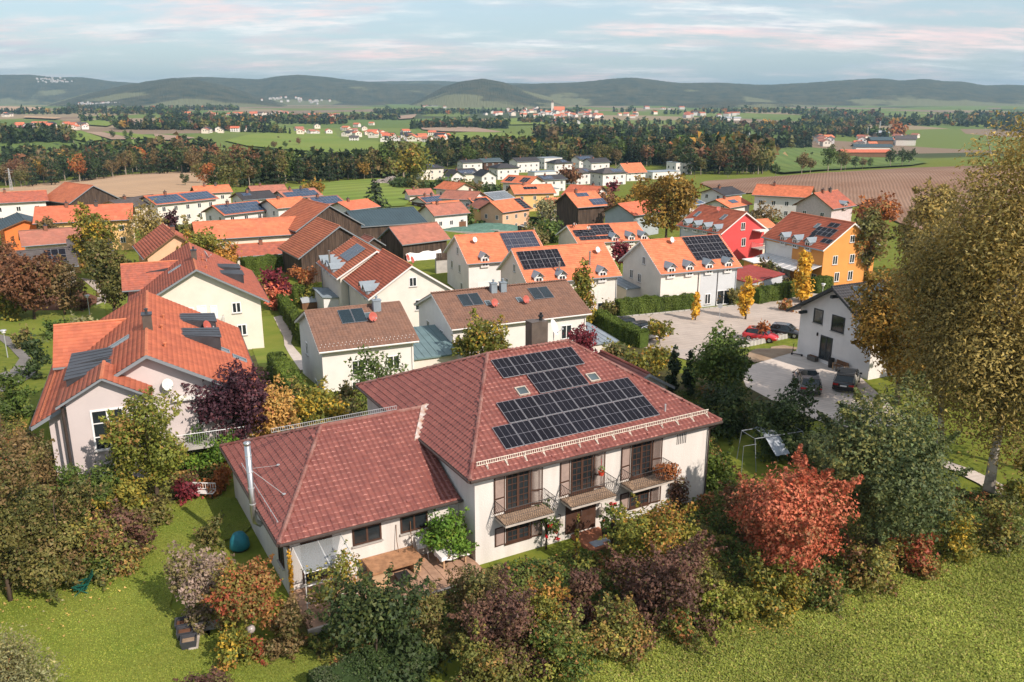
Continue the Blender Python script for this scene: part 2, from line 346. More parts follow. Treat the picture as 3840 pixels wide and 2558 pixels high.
az = np.radians(np.linspace(-78, 78, na)); rr_ = np.exp(np.linspace(math.log(14), math.log(16000), nr))
AA, RR = np.meshgrid(az, rr_); X = RR*np.sin(AA); Y = RR*np.cos(AA) - 8
Zt = terrain(X, np.maximum(Y, 20)); V = np.stack([X, Y, Zt], -1).reshape(-1, 3)
I = np.arange(nr*na).reshape(nr, na); Fq = np.stack([I[:-1,:-1], I[:-1,1:], I[1:,1:], I[1:,:-1]], -1).reshape(-1, 4)
tag(link('ground', gridmesh('ground', V, Fq, GROUND, smooth=True)), None, None, None, 'structure')
def drape(name, pts, mat, dz=0.06, kind='structure', label=None, cat=None, step=None, world=False):
    """a flat sheet following the ground: pts are photograph pixels (2354 view) or world xy"""
    if not world:
        dense = []
        for i, a in enumerate(pts):
            b = pts[(i+1) % len(pts)]; n = max(1, int(math.hypot(a[0]-b[0], a[1]-b[1])/25))
            dense += [(a[0]+(b[0]-a[0])*k/n, a[1]+(b[1]-a[1])*k/n) for k in range(n)]
        P = [hd(*q) for q in dense]
    else: P = [Vector((q[0], q[1], 0)) for q in pts]
    bm = bmesh.new(); vs = [bm.verts.new((p.x, p.y, 0)) for p in P]
    for tr in geometry.tessellate_polygon([[Vector((p.x, p.y, 0)) for p in P]]):
        try: bm.faces.new([vs[i] for i in tr])
        except ValueError: pass
    dist = sum(p.length for p in P)/len(P); mxl = step or max(1.5, dist*0.03)
    for _ in range(7):
        long_ = [e for e in bm.edges if e.calc_length() > mxl]
        if not long_ or len(bm.faces) > 12000: break
        bmesh.ops.subdivide_edges(bm, edges=long_, cuts=1); bmesh.ops.triangulate(bm, faces=bm.faces)
    for v_ in bm.verts: v_.co.z = TZ(v_.co.x, v_.co.y) + dz
    bmesh.ops.recalc_face_normals(bm, faces=bm.faces)
    if sum(f.normal.z for f in bm.faces) < 0: bmesh.ops.reverse_faces(bm, faces=bm.faces)
    me = bpy.data.meshes.new(name); bm.to_mesh(me); bm.free(); me.materials.append(mat)
    return tag(link(name, me), label, cat, None, kind)
# ------------------------------------------------------------------ house building kit
class Slope:
    def __init__(s, O, U, S, length, slen, inside=None):
        s.O = Vector(O); s.U = Vector(U).normalized(); s.S = Vector(S).normalized(); s.N = s.U.cross(s.S).normalized(); s.L = length; s.T = slen; s.inside = inside
    def at(s, a, t, h=0.0): return s.O + s.U*a + s.S*t + s.N*h
    def mat(s, a, t, h=0.0, flip=False):
        p = s.at(a, t, h); m = Matrix((s.U, s.S, s.N)).transposed().to_4x4(); m.translation = p; return m
def tile_template(wd, ln, seg=6):
    if seg == 4:
        hs = [0.0, 0.050, 0.046, 0.006, 0.0]; xs = np.linspace(0, wd, 5); V = [(x, 0.0, 0.040+h) for x, h in zip(xs, hs)]+[(x, ln, 0.004+h) for x, h in zip(xs, hs)]+[(x, 0.002, -0.004) for x in xs]
        return np.array(V), np.array([(i, i+1, 6+i, 5+i) for i in range(4)]+[(10+i, 11+i, i+1, i) for i in range(4)])
    hs = [0.0, 0.046, 0.064, 0.046, 0.012, 0.002, 0.0]; xs = np.linspace(0, wd, seg+1); n = seg+1
    V = [(x, 0.002, -0.004) for x in xs]+[(x, 0.0, 0.044+h) for x, h in zip(xs, hs)]+[(x, 0.045, 0.042+h) for x, h in zip(xs, hs)]+[(x, ln, 0.004+h) for x, h in zip(xs, hs)]
    F = [(r*n+i, r*n+i+1, (r+1)*n+i+1, (r+1)*n+i) for r in range(3) for i in range(seg)]
    return np.array(V), np.array(F)
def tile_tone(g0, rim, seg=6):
    """tone of one tile; its lower rim is coloured paler where rim > 0"""
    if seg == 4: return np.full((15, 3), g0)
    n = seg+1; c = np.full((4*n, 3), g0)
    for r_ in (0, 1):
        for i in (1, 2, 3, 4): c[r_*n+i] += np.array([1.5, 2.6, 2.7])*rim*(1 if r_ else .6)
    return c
_tilecache = {}
def tile_variants(mat, wd, ln, rim=0.0):
    k = (mat.name, wd, ln)
    if k not in _tilecache:
        V, F = tile_template(wd, ln, 6 if rim else 4); out = []
        for i in range(7):
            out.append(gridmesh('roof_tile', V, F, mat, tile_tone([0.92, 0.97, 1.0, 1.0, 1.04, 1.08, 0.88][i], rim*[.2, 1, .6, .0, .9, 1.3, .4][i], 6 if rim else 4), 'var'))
        _tilecache[k] = out
    return _tilecache[k]
def world_of(root): return Matrix.Translation(root.location) @ Matrix.Rotation(root.rotation_euler.z, 4, 'Z')
def tiles(root, slopes, mat, wd=0.30, course=0.345, keep=300, rim=0.0):
    """pantiles laid course by course; the ones that show largest are pieces of their own"""
    ln = course+0.05; W = world_of(root); cand = []
    for sl in slopes:
        for r in range(int(sl.T/course)+1):
            t = r*course
            if t > sl.T-0.10: break
            for c in range(int(round(sl.L/wd))):
                a = c*wd
                if sl.inside and not sl.inside(a+wd/2, t+course/2): continue
                cand.append((sl, a, t))
    camv = Vector((0, 0, CAM_H))
    def score(q):
        p = W @ q[0].at(q[1], q[2]); d = p-camv; nn = W.to_3x3() @ q[0].N
        face = max(0.02, -nn.dot(d.normalized())); u = d.x/max(d.y, 1)
        return d.length/math.sqrt(face) + (400 if abs(u) > 0.62 else 0)
    cand.sort(key=score); var = tile_variants(mat, wd, ln, rim)
    for sl, a, t in cand[:keep]:
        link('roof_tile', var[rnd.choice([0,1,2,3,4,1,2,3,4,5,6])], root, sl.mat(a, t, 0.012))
    rest = cand[keep:]
    if rest:
        V, F = tile_template(wd, ln, 6 if rim else 4); nv = len(V)
        B = np.array([[*(sl.U), *(sl.S), *(sl.N), *(sl.at(a, t, 0.012))] for sl, a, t in rest])
        U, S, Nn, P = B[:, 0:3], B[:, 3:6], B[:, 6:9], B[:, 9:12]
        VV = P[:, None, :] + V[None, :, 0:1]*U[:, None, :] + V[None, :, 1:2]*S[:, None, :] + V[None, :, 2:3]*Nn[:, None, :]
        FF = F[None] + (np.arange(len(rest))*nv)[:, None, None]
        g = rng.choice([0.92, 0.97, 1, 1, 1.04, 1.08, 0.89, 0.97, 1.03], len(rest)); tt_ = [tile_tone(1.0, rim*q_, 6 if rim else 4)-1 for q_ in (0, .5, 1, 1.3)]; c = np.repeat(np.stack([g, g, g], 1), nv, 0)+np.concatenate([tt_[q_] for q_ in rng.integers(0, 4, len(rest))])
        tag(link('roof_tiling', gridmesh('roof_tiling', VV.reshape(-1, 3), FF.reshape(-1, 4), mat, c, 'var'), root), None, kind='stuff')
def courses(root, slopes, mat, row=0.40, cell=0.6, name='roof_tiling', lift=0.045):
    """tile courses of a roof too far off to tell single tiles: each course a proud strip"""
    VV, FF, CC = [], [], []; o = 0
    for sl in slopes:
        nrow = max(3, int(round(sl.T/row))); nc = max(2, int(round(sl.L/cell))); rh = sl.T/nrow; cw = sl.L/nc
        for r in range(nrow):
            for c in range(nc):
                if sl.inside and not sl.inside((c+.5)*cw, (r+.5)*rh): continue
                a0, a1, t0, t1 = c*cw, (c+1)*cw, r*rh, (r+1)*rh
                q = [sl.at(a0, t0, -0.01), sl.at(a1, t0, -0.01), sl.at(a1, t0, lift), sl.at(a0, t0, lift), sl.at(a1, t1+0.02, 0.008), sl.at(a0, t1+0.02, 0.008)]
                VV += [tuple(p) for p in q]; FF += [(o, o+1, o+2, o+3), (o+3, o+2, o+4, o+5)]; o += 6
                g = rnd.gauss(1.0, 0.055); CC += [(g, g*rnd.uniform(0.98, 1.02), g)]*6
    return link(name, gridmesh(name, np.array(VV), np.array(FF), mat, np.array(CC), 'var'), root)
PANELS = {}
def panel_mesh(wd, ht, cell, lines=(2, 1)):
    k = (round(wd, 2), round(ht, 2), cell.name, lines)
    if k in PANELS: return PANELS[k]
    b = MB(); b.box(0.01, wd-0.01, 0.01, ht-0.01, 0, 0.035)
    b.mi = 1; b.add([(0.03, 0.03, 0.038), (wd-0.03, 0.03, 0.038), (wd-0.03, ht-0.03, 0.038), (0.03, ht-0.03, 0.038)], [(0, 1, 2, 3)])
    b.mi = 2
    for i in range(lines[0]):
        x = wd*(i+1)/(lines[0]+1); b.add([(x-.008, .03, .041), (x+.008, .03, .041), (x+.008, ht-.03, .041), (x-.008, ht-.03, .041)], [(0, 1, 2, 3)])
    for i in range(lines[1]):
        y = ht*(i+1)/(lines[1]+1); b.add([(.03, y-.010, .042), (wd-.03, y-.010, .042), (wd-.03, y+.010, .042), (.03, y+.010, .042)], [(0, 1, 2, 3)])
    PANELS[k] = b.mesh('solar_panel', [PVF, cell, PVL]); return PANELS[k]
def pv(root, sl, a, t, cols, rows, wd=1.13, ht=1.72, gap=0.02, cell=None, lines=(2, 1), h=0.12, name='solar_panel', skip=()):
    me = panel_mesh(wd, ht, cell or PVM, lines)
    for r in range(rows):
        for c in range(cols):
            if (c, r) not in skip: link(name, me, root, sl.mat(a+c*(wd+gap), t+r*(ht+gap), h))
def facem(face, xw, yw):
    return {'A': Matrix.Translation((0, -yw, 0)), 'B': Matrix.Translation((0, yw, 0)) @ Matrix.Rotation(math.pi, 4, 'Z'),
            '1': Matrix.Translation((xw, 0, 0)) @ Matrix.Rotation(math.pi/2, 4, 'Z'), '0': Matrix.Translation((-xw, 0, 0)) @ Matrix.Rotation(-math.pi/2, 4, 'Z')}[face]
WINC = {}
def window(root, fm, s, z, wd, ht, frame=None, pane=None, cols=2, rows=1, sill=True, name='window', top=None, fw=0.07, proud=0.05):
    """a window: frame with glazing bars, pane behind it, sill"""
    frame = frame or UPVC; pane = pane or GLASS
    k = (round(wd, 2), round(ht, 2), frame.name, cols, rows, fw, proud)
    if k not in WINC:
        b = MB(); b.box(0, wd, -proud, 0.02, 0, fw); b.box(0, wd, -proud, 0.02, ht-fw, ht); b.box(0, fw, -proud, 0.02, fw, ht-fw); b.box(wd-fw, wd, -proud, 0.02, fw, ht-fw)
        for i in range(1, cols): x = wd*i/cols; b.box(x-fw*.55, x+fw*.55, -proud+.01, 0.015, fw, ht-fw)
        for i in range(1, rows): y = ht*i/rows; b.box(fw, wd-fw, -proud+.015, 0.012, y-fw*.3, y+fw*.3)
        WINC[k] = b.mesh(name, frame)
    m = fm @ Matrix.Translation((s, 0, z)); o = link(name, WINC[k], root, m)
    k2 = ('p', round(wd, 2), round(ht, 2), pane.name)
    if k2 not in WINC: WINC[k2] = MB().box(fw*.6, wd-fw*.6, -0.012, 0.0, fw*.6, ht-fw*.6).mesh('pane', pane)
    link('pane', WINC[k2], o)
    if sill:
        k3 = ('s', round(wd, 2))
        if k3 not in WINC: WINC[k3] = MB().box(-0.06, wd+0.06, -0.14, 0.0, -0.07, -0.01).mesh('sill', CONC)
        link('sill', WINC[k3], o)
    return o
def chimney(root, x, y, z0, h, wd=0.6, dp=0.6, mat=None, cap=True, pots=1):
    c = MB().box(x-wd/2, x+wd/2, y-dp/2, y+dp/2, z0, z0+h).build('chimney', mat or BRICK, root)
    b = MB()
    if cap: b.box(x-wd/2-.06, x+wd/2+.06, y-dp/2-.06, y+dp/2+.06, z0+h, z0+h+.08)
    for i in range(pots): px = x+(i-(pots-1)/2)*.3; b.lathe([(0.10, z0+h), (0.10, z0+h+.32), (0.15, z0+h+.34), (0.15, z0+h+.40), (0.02, z0+h+.46)], 8, (px, y, 0))
    b.build('chimney_cap', DZINC if mat is not ZINC else ZINC, c)
    return c
def dish(root, p, aim, mat, r=0.42, mast=0.7):
    """satellite dish on a short mast, aimed along a local direction"""
    d = Vector(aim).normalized(); o = Vector(p); c = o+Vector((0, 0, mast)); b = MB(); q = d.to_track_quat('Z', 'Y').to_matrix().to_4x4(); q.translation = c+d*0.08
    b.T = q; prof = [(0.001, -0.10), (r*.35, -0.088), (r*.7, -0.05), (r, 0.0), (r+.012, -0.004), (r*.7, -0.065), (0.001, -0.118)]
    b.lathe(prof, 16); b.T = None
    di = b.build('satellite_dish', mat, root, True)
    e = MB().tube([o+Vector((0, 0, -.1)), c], 0.03, 6); e.tube([c-Vector((0, 0, r*.8))+d*.1, c-Vector((0, 0, r*.55))+d*.62], 0.016, 5); e.cbox(c-Vector((0, 0, r*.5))+d*.64, (.1, .1, .1)); e.build('mast', GALV, di)
    return di
def skylight(root, sl, a, t, wd=0.78, ht=1.1, fr=None):
    b = MB(); b.box(0, wd, 0, .07, 0, .14); b.box(0, wd, ht-.07, ht, 0, .14); b.box(0, .07, .07, ht-.07, 0, .14); b.box(wd-.07, wd, .07, ht-.07, 0, .14)
    o = link('skylight', b.mesh('skylight', fr or ZINC), root, sl.mat(a, t, 0.02)); MB().box(.06, wd-.06, .06, ht-.06, .07, .10).build('pane', GLASSR, o); return o
GLASSR = M('roof_window_glass', (0.055, 0.085, 0.095), 0.05, 0.7, 0.3, 0.6)
def gable(name, label, geo, wall, roof, ov=0.55, gov=0.5, mode='course', row=0.40, cap=None, soff=None, gut=True, cat='house', group=None, base=2.6, wdn=None, pipes=True, th=0.16, barge=True, keep=300, tile=(0.30, 0.345)):
    """house with a saddle roof; geo = centre x, y, ground z, yaw of the ridge, roof length, roof width, eave height, rise"""
    x, y, zb, yaw, L, W, he, hr = geo; yaw = R(yaw)
    r = empty(name, (x, y, zb), math.pi/2-yaw, label, cat, group)
    slen = math.hypot(W/2, hr); k = hr/(W/2)
    A = Slope((-L/2, -W/2, he), (1, 0, 0), (0, W/2, hr), L, slen); B = Slope((L/2, W/2, he), (-1, 0, 0), (0, -W/2, hr), L, slen)
    xw, yw = L/2-gov, W/2-ov; zt = he+ov*k-0.10
    b = MB().prism([(-yw, -base), (yw, -base), (yw, zt), (0, zt+yw*k), (-yw, zt)], 0, -xw, xw); b.build('wall', wall, r)
    b = MB(); off = Vector((0, 0, -0.01))
    for s in (A, B): b.slab([s.at(0, 0)+off, s.at(L, 0)+off, s.at(L, slen)+off, s.at(0, slen)+off], th)
    b.build('roof', soff or SOFF, r)
    if mode == 'tiles': tiles(r, [A, B], roof, tile[0], tile[1], keep=keep)
    elif mode == 'sheet':
        b = MB()
        for s in (A, B):
            for i in range(int(L/0.6)+1): p = min(i*.6, L-.03); b.add([s.at(p, 0, .05), s.at(p+.04, 0, .05), s.at(p+.04, slen, .05), s.at(p, slen, .05), s.at(p, 0, 0), s.at(p+.04, 0, 0), s.at(p+.04, slen, 0), s.at(p, slen, 0)], [(0,1,2,3), (0,3,7,4), (1,5,6,2)])
            b.add([s.at(0, 0, .008), s.at(L, 0, .008), s.at(L, slen, .008), s.at(0, slen, .008)], [(0, 1, 2, 3)])
        me = b.mesh('roof_sheeting', roof); setcol(me, np.ones((len(me.vertices), 3)), 'var'); link('roof_sheeting', me, r)
    else: courses(r, [A, B], roof, row)
    b = MB(); n = max(4, int(L/0.8))
    b.tube([(-L/2+L*i/n, 0, he+hr+.03+(0.012 if i % 2 else 0)) for i in range(n+1)], 0.12, 6); b.build('ridge_cap', cap or roof_cap(roof), r)
    if barge:
        for e in (-1, 1):
            b = MB()
            for sy in (-1, 1):
                xx = e*(L/2+.012); b.add([(xx, sy*W/2, he-.20), (xx, sy*W/2, he+.03), (xx, 0, he+hr+.03), (xx, 0, he+hr-.20), (xx-e*.05, sy*W/2, he-.20), (xx-e*.05, sy*W/2, he+.03), (xx-e*.05, 0, he+hr+.03), (xx-e*.05, 0, he+hr-.20)], [(0,1,2,3), (7,6,5,4), (0,4,5,1), (2,6,7,3), (0,3,7,4), (1,5,6,2)])
            b.build('verge_board', soff or SOFF, r)
    if gut:
        for sy in (-1, 1):
            g = MB().tube([(-L/2, sy*(W/2+.05), he-.04), (L/2, sy*(W/2+.05), he-.05)], 0.075, 6).build('gutter', ZINC if gut is True else gut, r)
            if pipes:
                MB().tube([(xw-.15, sy*(W/2+.05), he-.08), (xw-.15, sy*(yw+.07), he-.5), (xw-.15, sy*(yw+.07), -base)], 0.045, 6).build('downpipe', ZINC if gut is True else gut, g)
    r['A'] = 0
    del r['A']
    return r, A, B, xw, yw, zt
_caps = {}
def roof_cap(m):
    if m.name not in _caps:
        b = m.node_tree.nodes['Principled BSDF']; base = {'brown': (0.19, 0.11, 0.08), 'black': (0.035, 0.035, 0.04), 'grey_t': (0.09, 0.08, 0.08), 'blue_g': (0.06, 0.09, 0.10), 'dark_r': (0.22, 0.07, 0.055), 'pale_m': (0.4, 0.42, 0.45)}
        c = next((v for k_, v in base.items() if m.name.startswith(k_)), (0.50, 0.17, 0.09)); _caps[m.name] = M('ridge_'+m.name, c, 0.8, 0.2, 0.15, 2)
    return _caps[m.name]
def zdormer(root, sl, a, he, wd=1.3, out=0.25, ht=1.0, pane=None, wall=None):
    """small gabled zinc dormer straddling the eave of a slope; its front stands at the wall"""
    # frame: x along eave, y up-slope (plan), z up
    U = sl.U; H = Vector((-sl.N.x, -sl.N.y, 0)).normalized(); m = Matrix((U, H, Vector((0, 0, 1)))).transposed().to_4x4(); m.translation = sl.at(a, 0)
    k = sl.S.z/math.hypot(sl.S.x, sl.S.y); y0 = 0.30; rise = 0.48
    d = MB(); dep = (ht)/k; d.prism([(-wd/2, -0.75), (wd/2, -0.75), (wd/2, ht-.12), (0, ht+rise-.14), (-wd/2, ht-.12)], 1, y0, y0+dep*.9)
    o = link('dormer', d.mesh('dormer', wall or WHITE), root, m)
    b = MB(); e = .16; yb = (ht+rise)/k*.92
    for sx in (-1, 1): b.slab([(sx*(wd/2+e), y0-.35, ht-.22), (0, y0-.42, ht+rise), (0, yb, ht+rise), (sx*(wd/2+e), (ht-.22)/k+.1, ht-.22)], .06)
    b.build('dormer_roof', ZINC, o)
    b = MB()
    for sx in (-1, 1): b.box(sx*(wd/2-.04) if sx > 0 else -wd/2-.03, wd/2+.03 if sx > 0 else -wd/2+.04, y0+.01, y0+dep*.8, .0, ht-.2)
    b.build('cheek', ZINC, o)
    fm = Matrix.Translation((0, y0, 0)); window(o, fm, -wd*.36, -0.55, wd*.72, 1.25, cols=2, pane=pane, sill=False)
    t = MB().prism([(-wd*.36, .76), (wd*.36, .76), (0, 1.18)], 1, y0-.03, y0+.01); t.build('gable_light', UPVC, o)
    g = MB().prism([(-wd*.22, .82), (wd*.22, .82), (0, 1.06)], 1, y0-.045, y0-.02); g.build('gable_pane', GLASS, o)
    return o
def sheddormer(root, sl, a, t, wd=2.6, ht=1.15):
    """flat-topped dormer clad in dark zinc sheets on a slope"""
    U = sl.U; H = Vector((-sl.N.x, -sl.N.y, 0)).normalized(); m = Matrix((U, H, Vector((0, 0, 1)))).transposed().to_4x4(); m.translation = sl.at(a, t)
    k = sl.S.z/math.hypot(sl.S.x, sl.S.y); top = 0.12; dep = ht/(k-top)
    b = MB(); b.add([(-wd/2, 0, -.1), (wd/2, 0, -.1), (wd/2, 0, ht), (-wd/2, 0, ht), (-wd/2, dep, ht+top*dep), (wd/2, dep, ht+top*dep)], [(0, 1, 2, 3), (3, 2, 5, 4), (0, 3, 4), (1, 5, 2)])
    o = link('dormer', b.mesh('dormer', DZINC), root, m); e = .12
    MB().slab([(-wd/2-e, -e, ht+.05), (wd/2+e, -e, ht+.05), (wd/2-.35, dep*1.02, ht+.05+top*dep), (-wd/2+.35, dep*1.02, ht+.05+top*dep)], .07).build('dormer_roof', DZINC, o)
    s_ = MB()
    for i in range(1, 4): x = -wd/2-e+(wd+2*e)*i/4; s_.box(x-.015, x+.015, -e, dep*.95, ht+.05, ht+.07+top*dep*.0) if False else s_.slab([(x-.02, -e, ht+.075), (x+.02, -e, ht+.075), (x+.02, dep, ht+.075+top*dep), (x-.02, dep, ht+.075+top*dep)], .03)
    s_.build('standing_seam', DZINC, o)
    window(o, Matrix.Identity(4), -wd*.32, .15, wd*.64, ht-.35, frame=DZINC, cols=3, sill=False)
    return o
def balcony(root, fm, s, z, wd, dp=1.3, mat=None, rail=None, h=0.95, floor=None, n=None):
    b = MB().box(s, s+wd, -dp, 0.0, z-.16, z); o = link('balcony', b.mesh('balcony', floor or CONC), root, fm)
    rr = MB(); n = n or int(wd/.14)
    for i in range(n+1): x = s+wd*i/n; rr.tube([(x, -dp+.04, z), (x, -dp+.04, z+h)], .012, 4)
    for y in (-dp+.04,): rr.tube([(s, y, z+h), (s+wd, y, z+h)], .025, 5)
    for x in (s, s+wd):
        rr.tube([(x, -dp+.04, z+h), (x, 0, z+h)], .022, 5)
        for i in range(int(dp/.14)): rr.tube([(x, -dp+.04+i*.14, z), (x, -dp+.04+i*.14, z+h)], .012, 4)
    rr.build('railing', rail or GALV, o); return o
# ------------------------------------------------------------------ the house in the foreground
HL, HD, HZE, HZR, HA = 16.76, 16.86, 4.86, 8.46, 5.48; HYAW = 1.0571; HX0, HY0 = -2.107, 39.032; HU = Vector((math.sin(HYAW), math.cos(HYAW), 0)); HN = Vector((-math.cos(HYAW), math.sin(HYAW), 0))
hroot = empty('detached_house', Vector((HX0, HY0, 0)), math.pi/2-HYAW, 'white two storey house with dark red hipped roof carrying black solar panels', 'house')
# local frame: x along the front eave, y into the house, z up, origin below the front left eave corner
fr = Slope((0, 0, HZE), (1, 0, 0), (0, HD/2, HZR-HZE), HL, math.hypot(HD/2, HZR-HZE)); fr.inside = lambda s, t: HA*t/fr.T-.05 < s < HL-HA*t/fr.T+.05
bk = Slope((HL, HD, HZE), (-1, 0, 0), (0, -HD/2, HZR-HZE), HL, fr.T); bk.inside = fr.inside
le = Slope((0, HD, HZE), (0, -1, 0), (HA, 0, HZR-HZE), HD, math.hypot(HA, HZR-HZE)); le.inside = lambda s, t: HD/2*t/le.T-.05 < s < HD-HD/2*t/le.T+.05
ri = Slope((HL, 0, HZE), (0, 1, 0), (-HA, 0, HZR-HZE), HD, le.T); ri.inside = le.inside
WS, WT, WL, WD, WZE, WZR, WA = -9.26, 1.9, 10.16, 13.53, 2.94, 5.75, 4.33; wtl = math.hypot(WD/2, WZR-WZE)
def wlimit(t):
    z = WZE+(WZR-WZE)*t/wtl
    return 9.26+.42 if z < 4.55 else 9.26+max(-.05, (z-4.86)/.657)
wf = Slope((WS, WT, WZE), (1, 0, 0), (0, WD/2, WZR-WZE), 11.2, wtl); wf.inside = lambda s, t: WA*t/wtl-.05 < s < wlimit(t)
wb = Slope((WS+11.2, WT+WD, WZE), (-1, 0, 0), (0, -WD/2, WZR-WZE), 11.2, wtl); wb.inside = lambda s, t: WA*t/wtl-.05 < 11.2-s < wlimit(t)
wl = Slope((WS, WT+WD, WZE), (0, -1, 0), (WA, 0, WZR-WZE), WD, math.hypot(WA, WZR-WZE)); wl.inside = lambda s, t: WD/2*t/wl.T-.05 < s < WD-WD/2*t/wl.T+.05
# shell
o_ = .5
MB().box(o_, HL-o_, o_, HD-o_, -1.5, HZE-.06).build('wall', RAWW, hroot)
MB().box(WS+.45, .52, WT+.6, WT+WD-.5, -1.5, WZE-.02).build('wing_wall', RAWW, hroot)
rb = MB(); c8 = [(0, 0, HZE), (HL, 0, HZE), (HL, HD, HZE), (0, HD, HZE), (HA, HD/2, HZR), (HL-HA, HD/2, HZR)]
rb.add([(a, b, c-.01) for a, b, c in c8] + [(a, b, HZE-.16) for a, b, c in c8[:4]], [(0, 1, 5, 4), (1, 2, 5), (2, 3, 4, 5), (3, 0, 4), (0, 6, 7, 1), (1, 7, 8, 2), (2, 8, 9, 3), (3, 9, 6, 0), (6, 9, 8, 7)]); rb.build('roof', T_UNDER if 'T_UNDER' in globals() else M('roof_underlay', (0.15, 0.055, 0.045), 0.8, 0.2), hroot)
rb = MB(); e1 = 9.26+.42; w8 = [(WS, WT, WZE), (WS+e1, WT, WZE), (WS+e1, WT+WD, WZE), (WS, WT+WD, WZE), (WS+WA, WT+WD/2, WZR), (1.3, WT+WD/2, WZR)]
zc = 4.7; tc_ = (zc-WZE)/(WZR-WZE)*WD/2
rb.add([(a, b, c-.01) for a, b, c in w8] + [(a, b, WZE-.14) for a, b, c in w8[:4]] + [(WS+9.3, WT+tc_, zc-.01), (WS+9.3, WT+WD-tc_, zc-.01)],
       [(0, 1, 10, 5, 4), (2, 3, 4, 5, 11), (3, 0, 4), (0, 6, 7, 1), (2, 8, 9, 3), (3, 9, 6, 0), (6, 9, 8, 7), (1, 7, 8, 2), (1, 2, 11, 10)]); rb.build('wing_roof', MATS['roof_underlay'], hroot)
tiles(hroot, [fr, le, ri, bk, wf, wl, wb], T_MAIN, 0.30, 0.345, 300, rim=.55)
def cap(p, q, r=.13, m=CAPM):
    p, q = Vector(p), Vector(q); n = max(2, int((q-p).length/.38)); b = MB(); up = Vector((0, 0, .045))
    for i in range(n): b.tube([p.lerp(q, i/n)+up, p.lerp(q, (i+1.08)/n)+up], [r*.98, r*.84], 7)
    return b.build('ridge_cap', m, hroot)
for p, q in (((HA, HD/2, HZR), (HL-HA, HD/2, HZR)), ((0, 0, HZE), (HA, HD/2, HZR)), ((HL, 0, HZE), (HL-HA, HD/2, HZR)), ((0, HD, HZE), (HA, HD/2, HZR)), ((HL, HD, HZE), (HL-HA, HD/2, HZR)),
             ((WS+WA, WT+WD/2, WZR), (1.25, WT+WD/2, WZR)), ((WS, WT, WZE), (WS+WA, WT+WD/2, WZR)), ((WS, WT+WD, WZE), (WS+WA, WT+WD/2, WZR))): cap(p, q)
# rusty flashing where the wing ridge runs into the main roof
b = MB(); p0 = Vector((1.45, WT+WD/2, WZR)); p1 = Vector((-.02, WT+tc_+.2, 4.80))
b.slab([p0+Vector((-.28, 0, .16)), p0+Vector((.22, 0, .26)), p1+Vector((.22, 0, .14)), p1+Vector((-.30, 0, .10))], .10); b.build('flashing', RUST, hroot)
for p, q in (((0, -.06, HZE-.05), (HL, -.06, HZE-.05)), ((-.06, 0, HZE-.05), (-.06, HD, HZE-.05)), ((HL+.06, 0, HZE-.05), (HL+.06, HD, HZE-.05)), ((WS, WT-.06, WZE-.05), (WS+9.7, WT-.06, WZE-.05)), ((WS-.06, WT, WZE-.05), (WS-.06, WT+WD, WZE-.05))):
    MB().tube([p, q], .085, 7).build('gutter', GUTT, hroot)
MB().tube([(HL-.1, .0, HZE-.1), (HL-.55, .38, HZE-.55), (HL-.55, .42, -1)], .055, 6).build('downpipe', GUTT, hroot)
MB().tube([(WS+.1, WT, WZE-.1), (WS+.55, WT+.5, WZE-.5), (WS+.55, WT+.52, -1)], .055, 6).build('downpipe', GUTT, hroot)
# solar panels: four rows, 9 + 8 + 3 + 5
for s, t, n in ((2.75, 1.40, 9), (3.89, 3.16, 8), (6.85, 4.96, 3), (5.32, 6.74, 5)): pv(hroot, fr, s, t, n, 1, 1.13, 1.73, .02, PVM, (2, 1), .13)
GRAYF = M('weathered_skylight_frame', (0.42, 0.37, 0.31), 0.6, 0.3, 0.2, 4)
for s, t in ((5.56, 5.12), (10.53, 5.14)): skylight(hroot, fr, s, t, .72, .72, GRAYF)
# snow guard along the front eave
g = MB(); n = 118
for i in range(n+1): s = .75+15.5*i/n; p = fr.at(s, .78, .10); g.cbox(p+Vector((0, 0, .11)), (.035, .02, .22))
for h in (.01, .21): g.tube([fr.at(.7, .78, .10)+Vector((0, 0, h)), fr.at(16.3, .78, .10)+Vector((0, 0, h))], .022, 5)
gd = g.build('snow_guard', PALEI, hroot)
for i in range(14):
    s = 1.25+i*1.14; b = MB(); b.slab([fr.at(s-.04, .40, .07), fr.at(s+.04, .40, .07), fr.at(s+.04, .85, .09), fr.at(s-.04, .85, .09)], .02); b.tube([fr.at(s, .44, .07), fr.at(s, .78, .30)], .018, 5); b.build('bracket', PALEI, gd)
g = MB()
for sl, a, b_ in ((wb, 2.0, 9.4),):
    for i in range(60): g.cbox(sl.at(a+(b_-a)*i/59, 6.4, .2)+Vector((0, 0, .1)), (.02, .02, .22))
    for h in (.0, .22): g.tube([sl.at(a, 6.4, .2)+Vector((0, 0, h)), sl.at(b_, 6.4, .2)+Vector((0, 0, h))], .016, 5)
g.build('snow_guard', GALV, hroot)
g = MB(); g.tube([wl.at(4.2, .55, .22), wl.at(12.2, .55, .22)], .02, 5)
for i in range(7): g.tube([wl.at(4.4+i*1.25, .55, .22), wl.at(4.4+i*1.25, .45, .03)], .014, 4)
g.build('snow_guard', GALV, hroot)
MB().lathe([(.05, 0), (.05, .5), (.055, .52), (.02, .54)], 8, tuple(fr.at(13.66, 1.62))).build('vent_pipe', GALV, hroot)
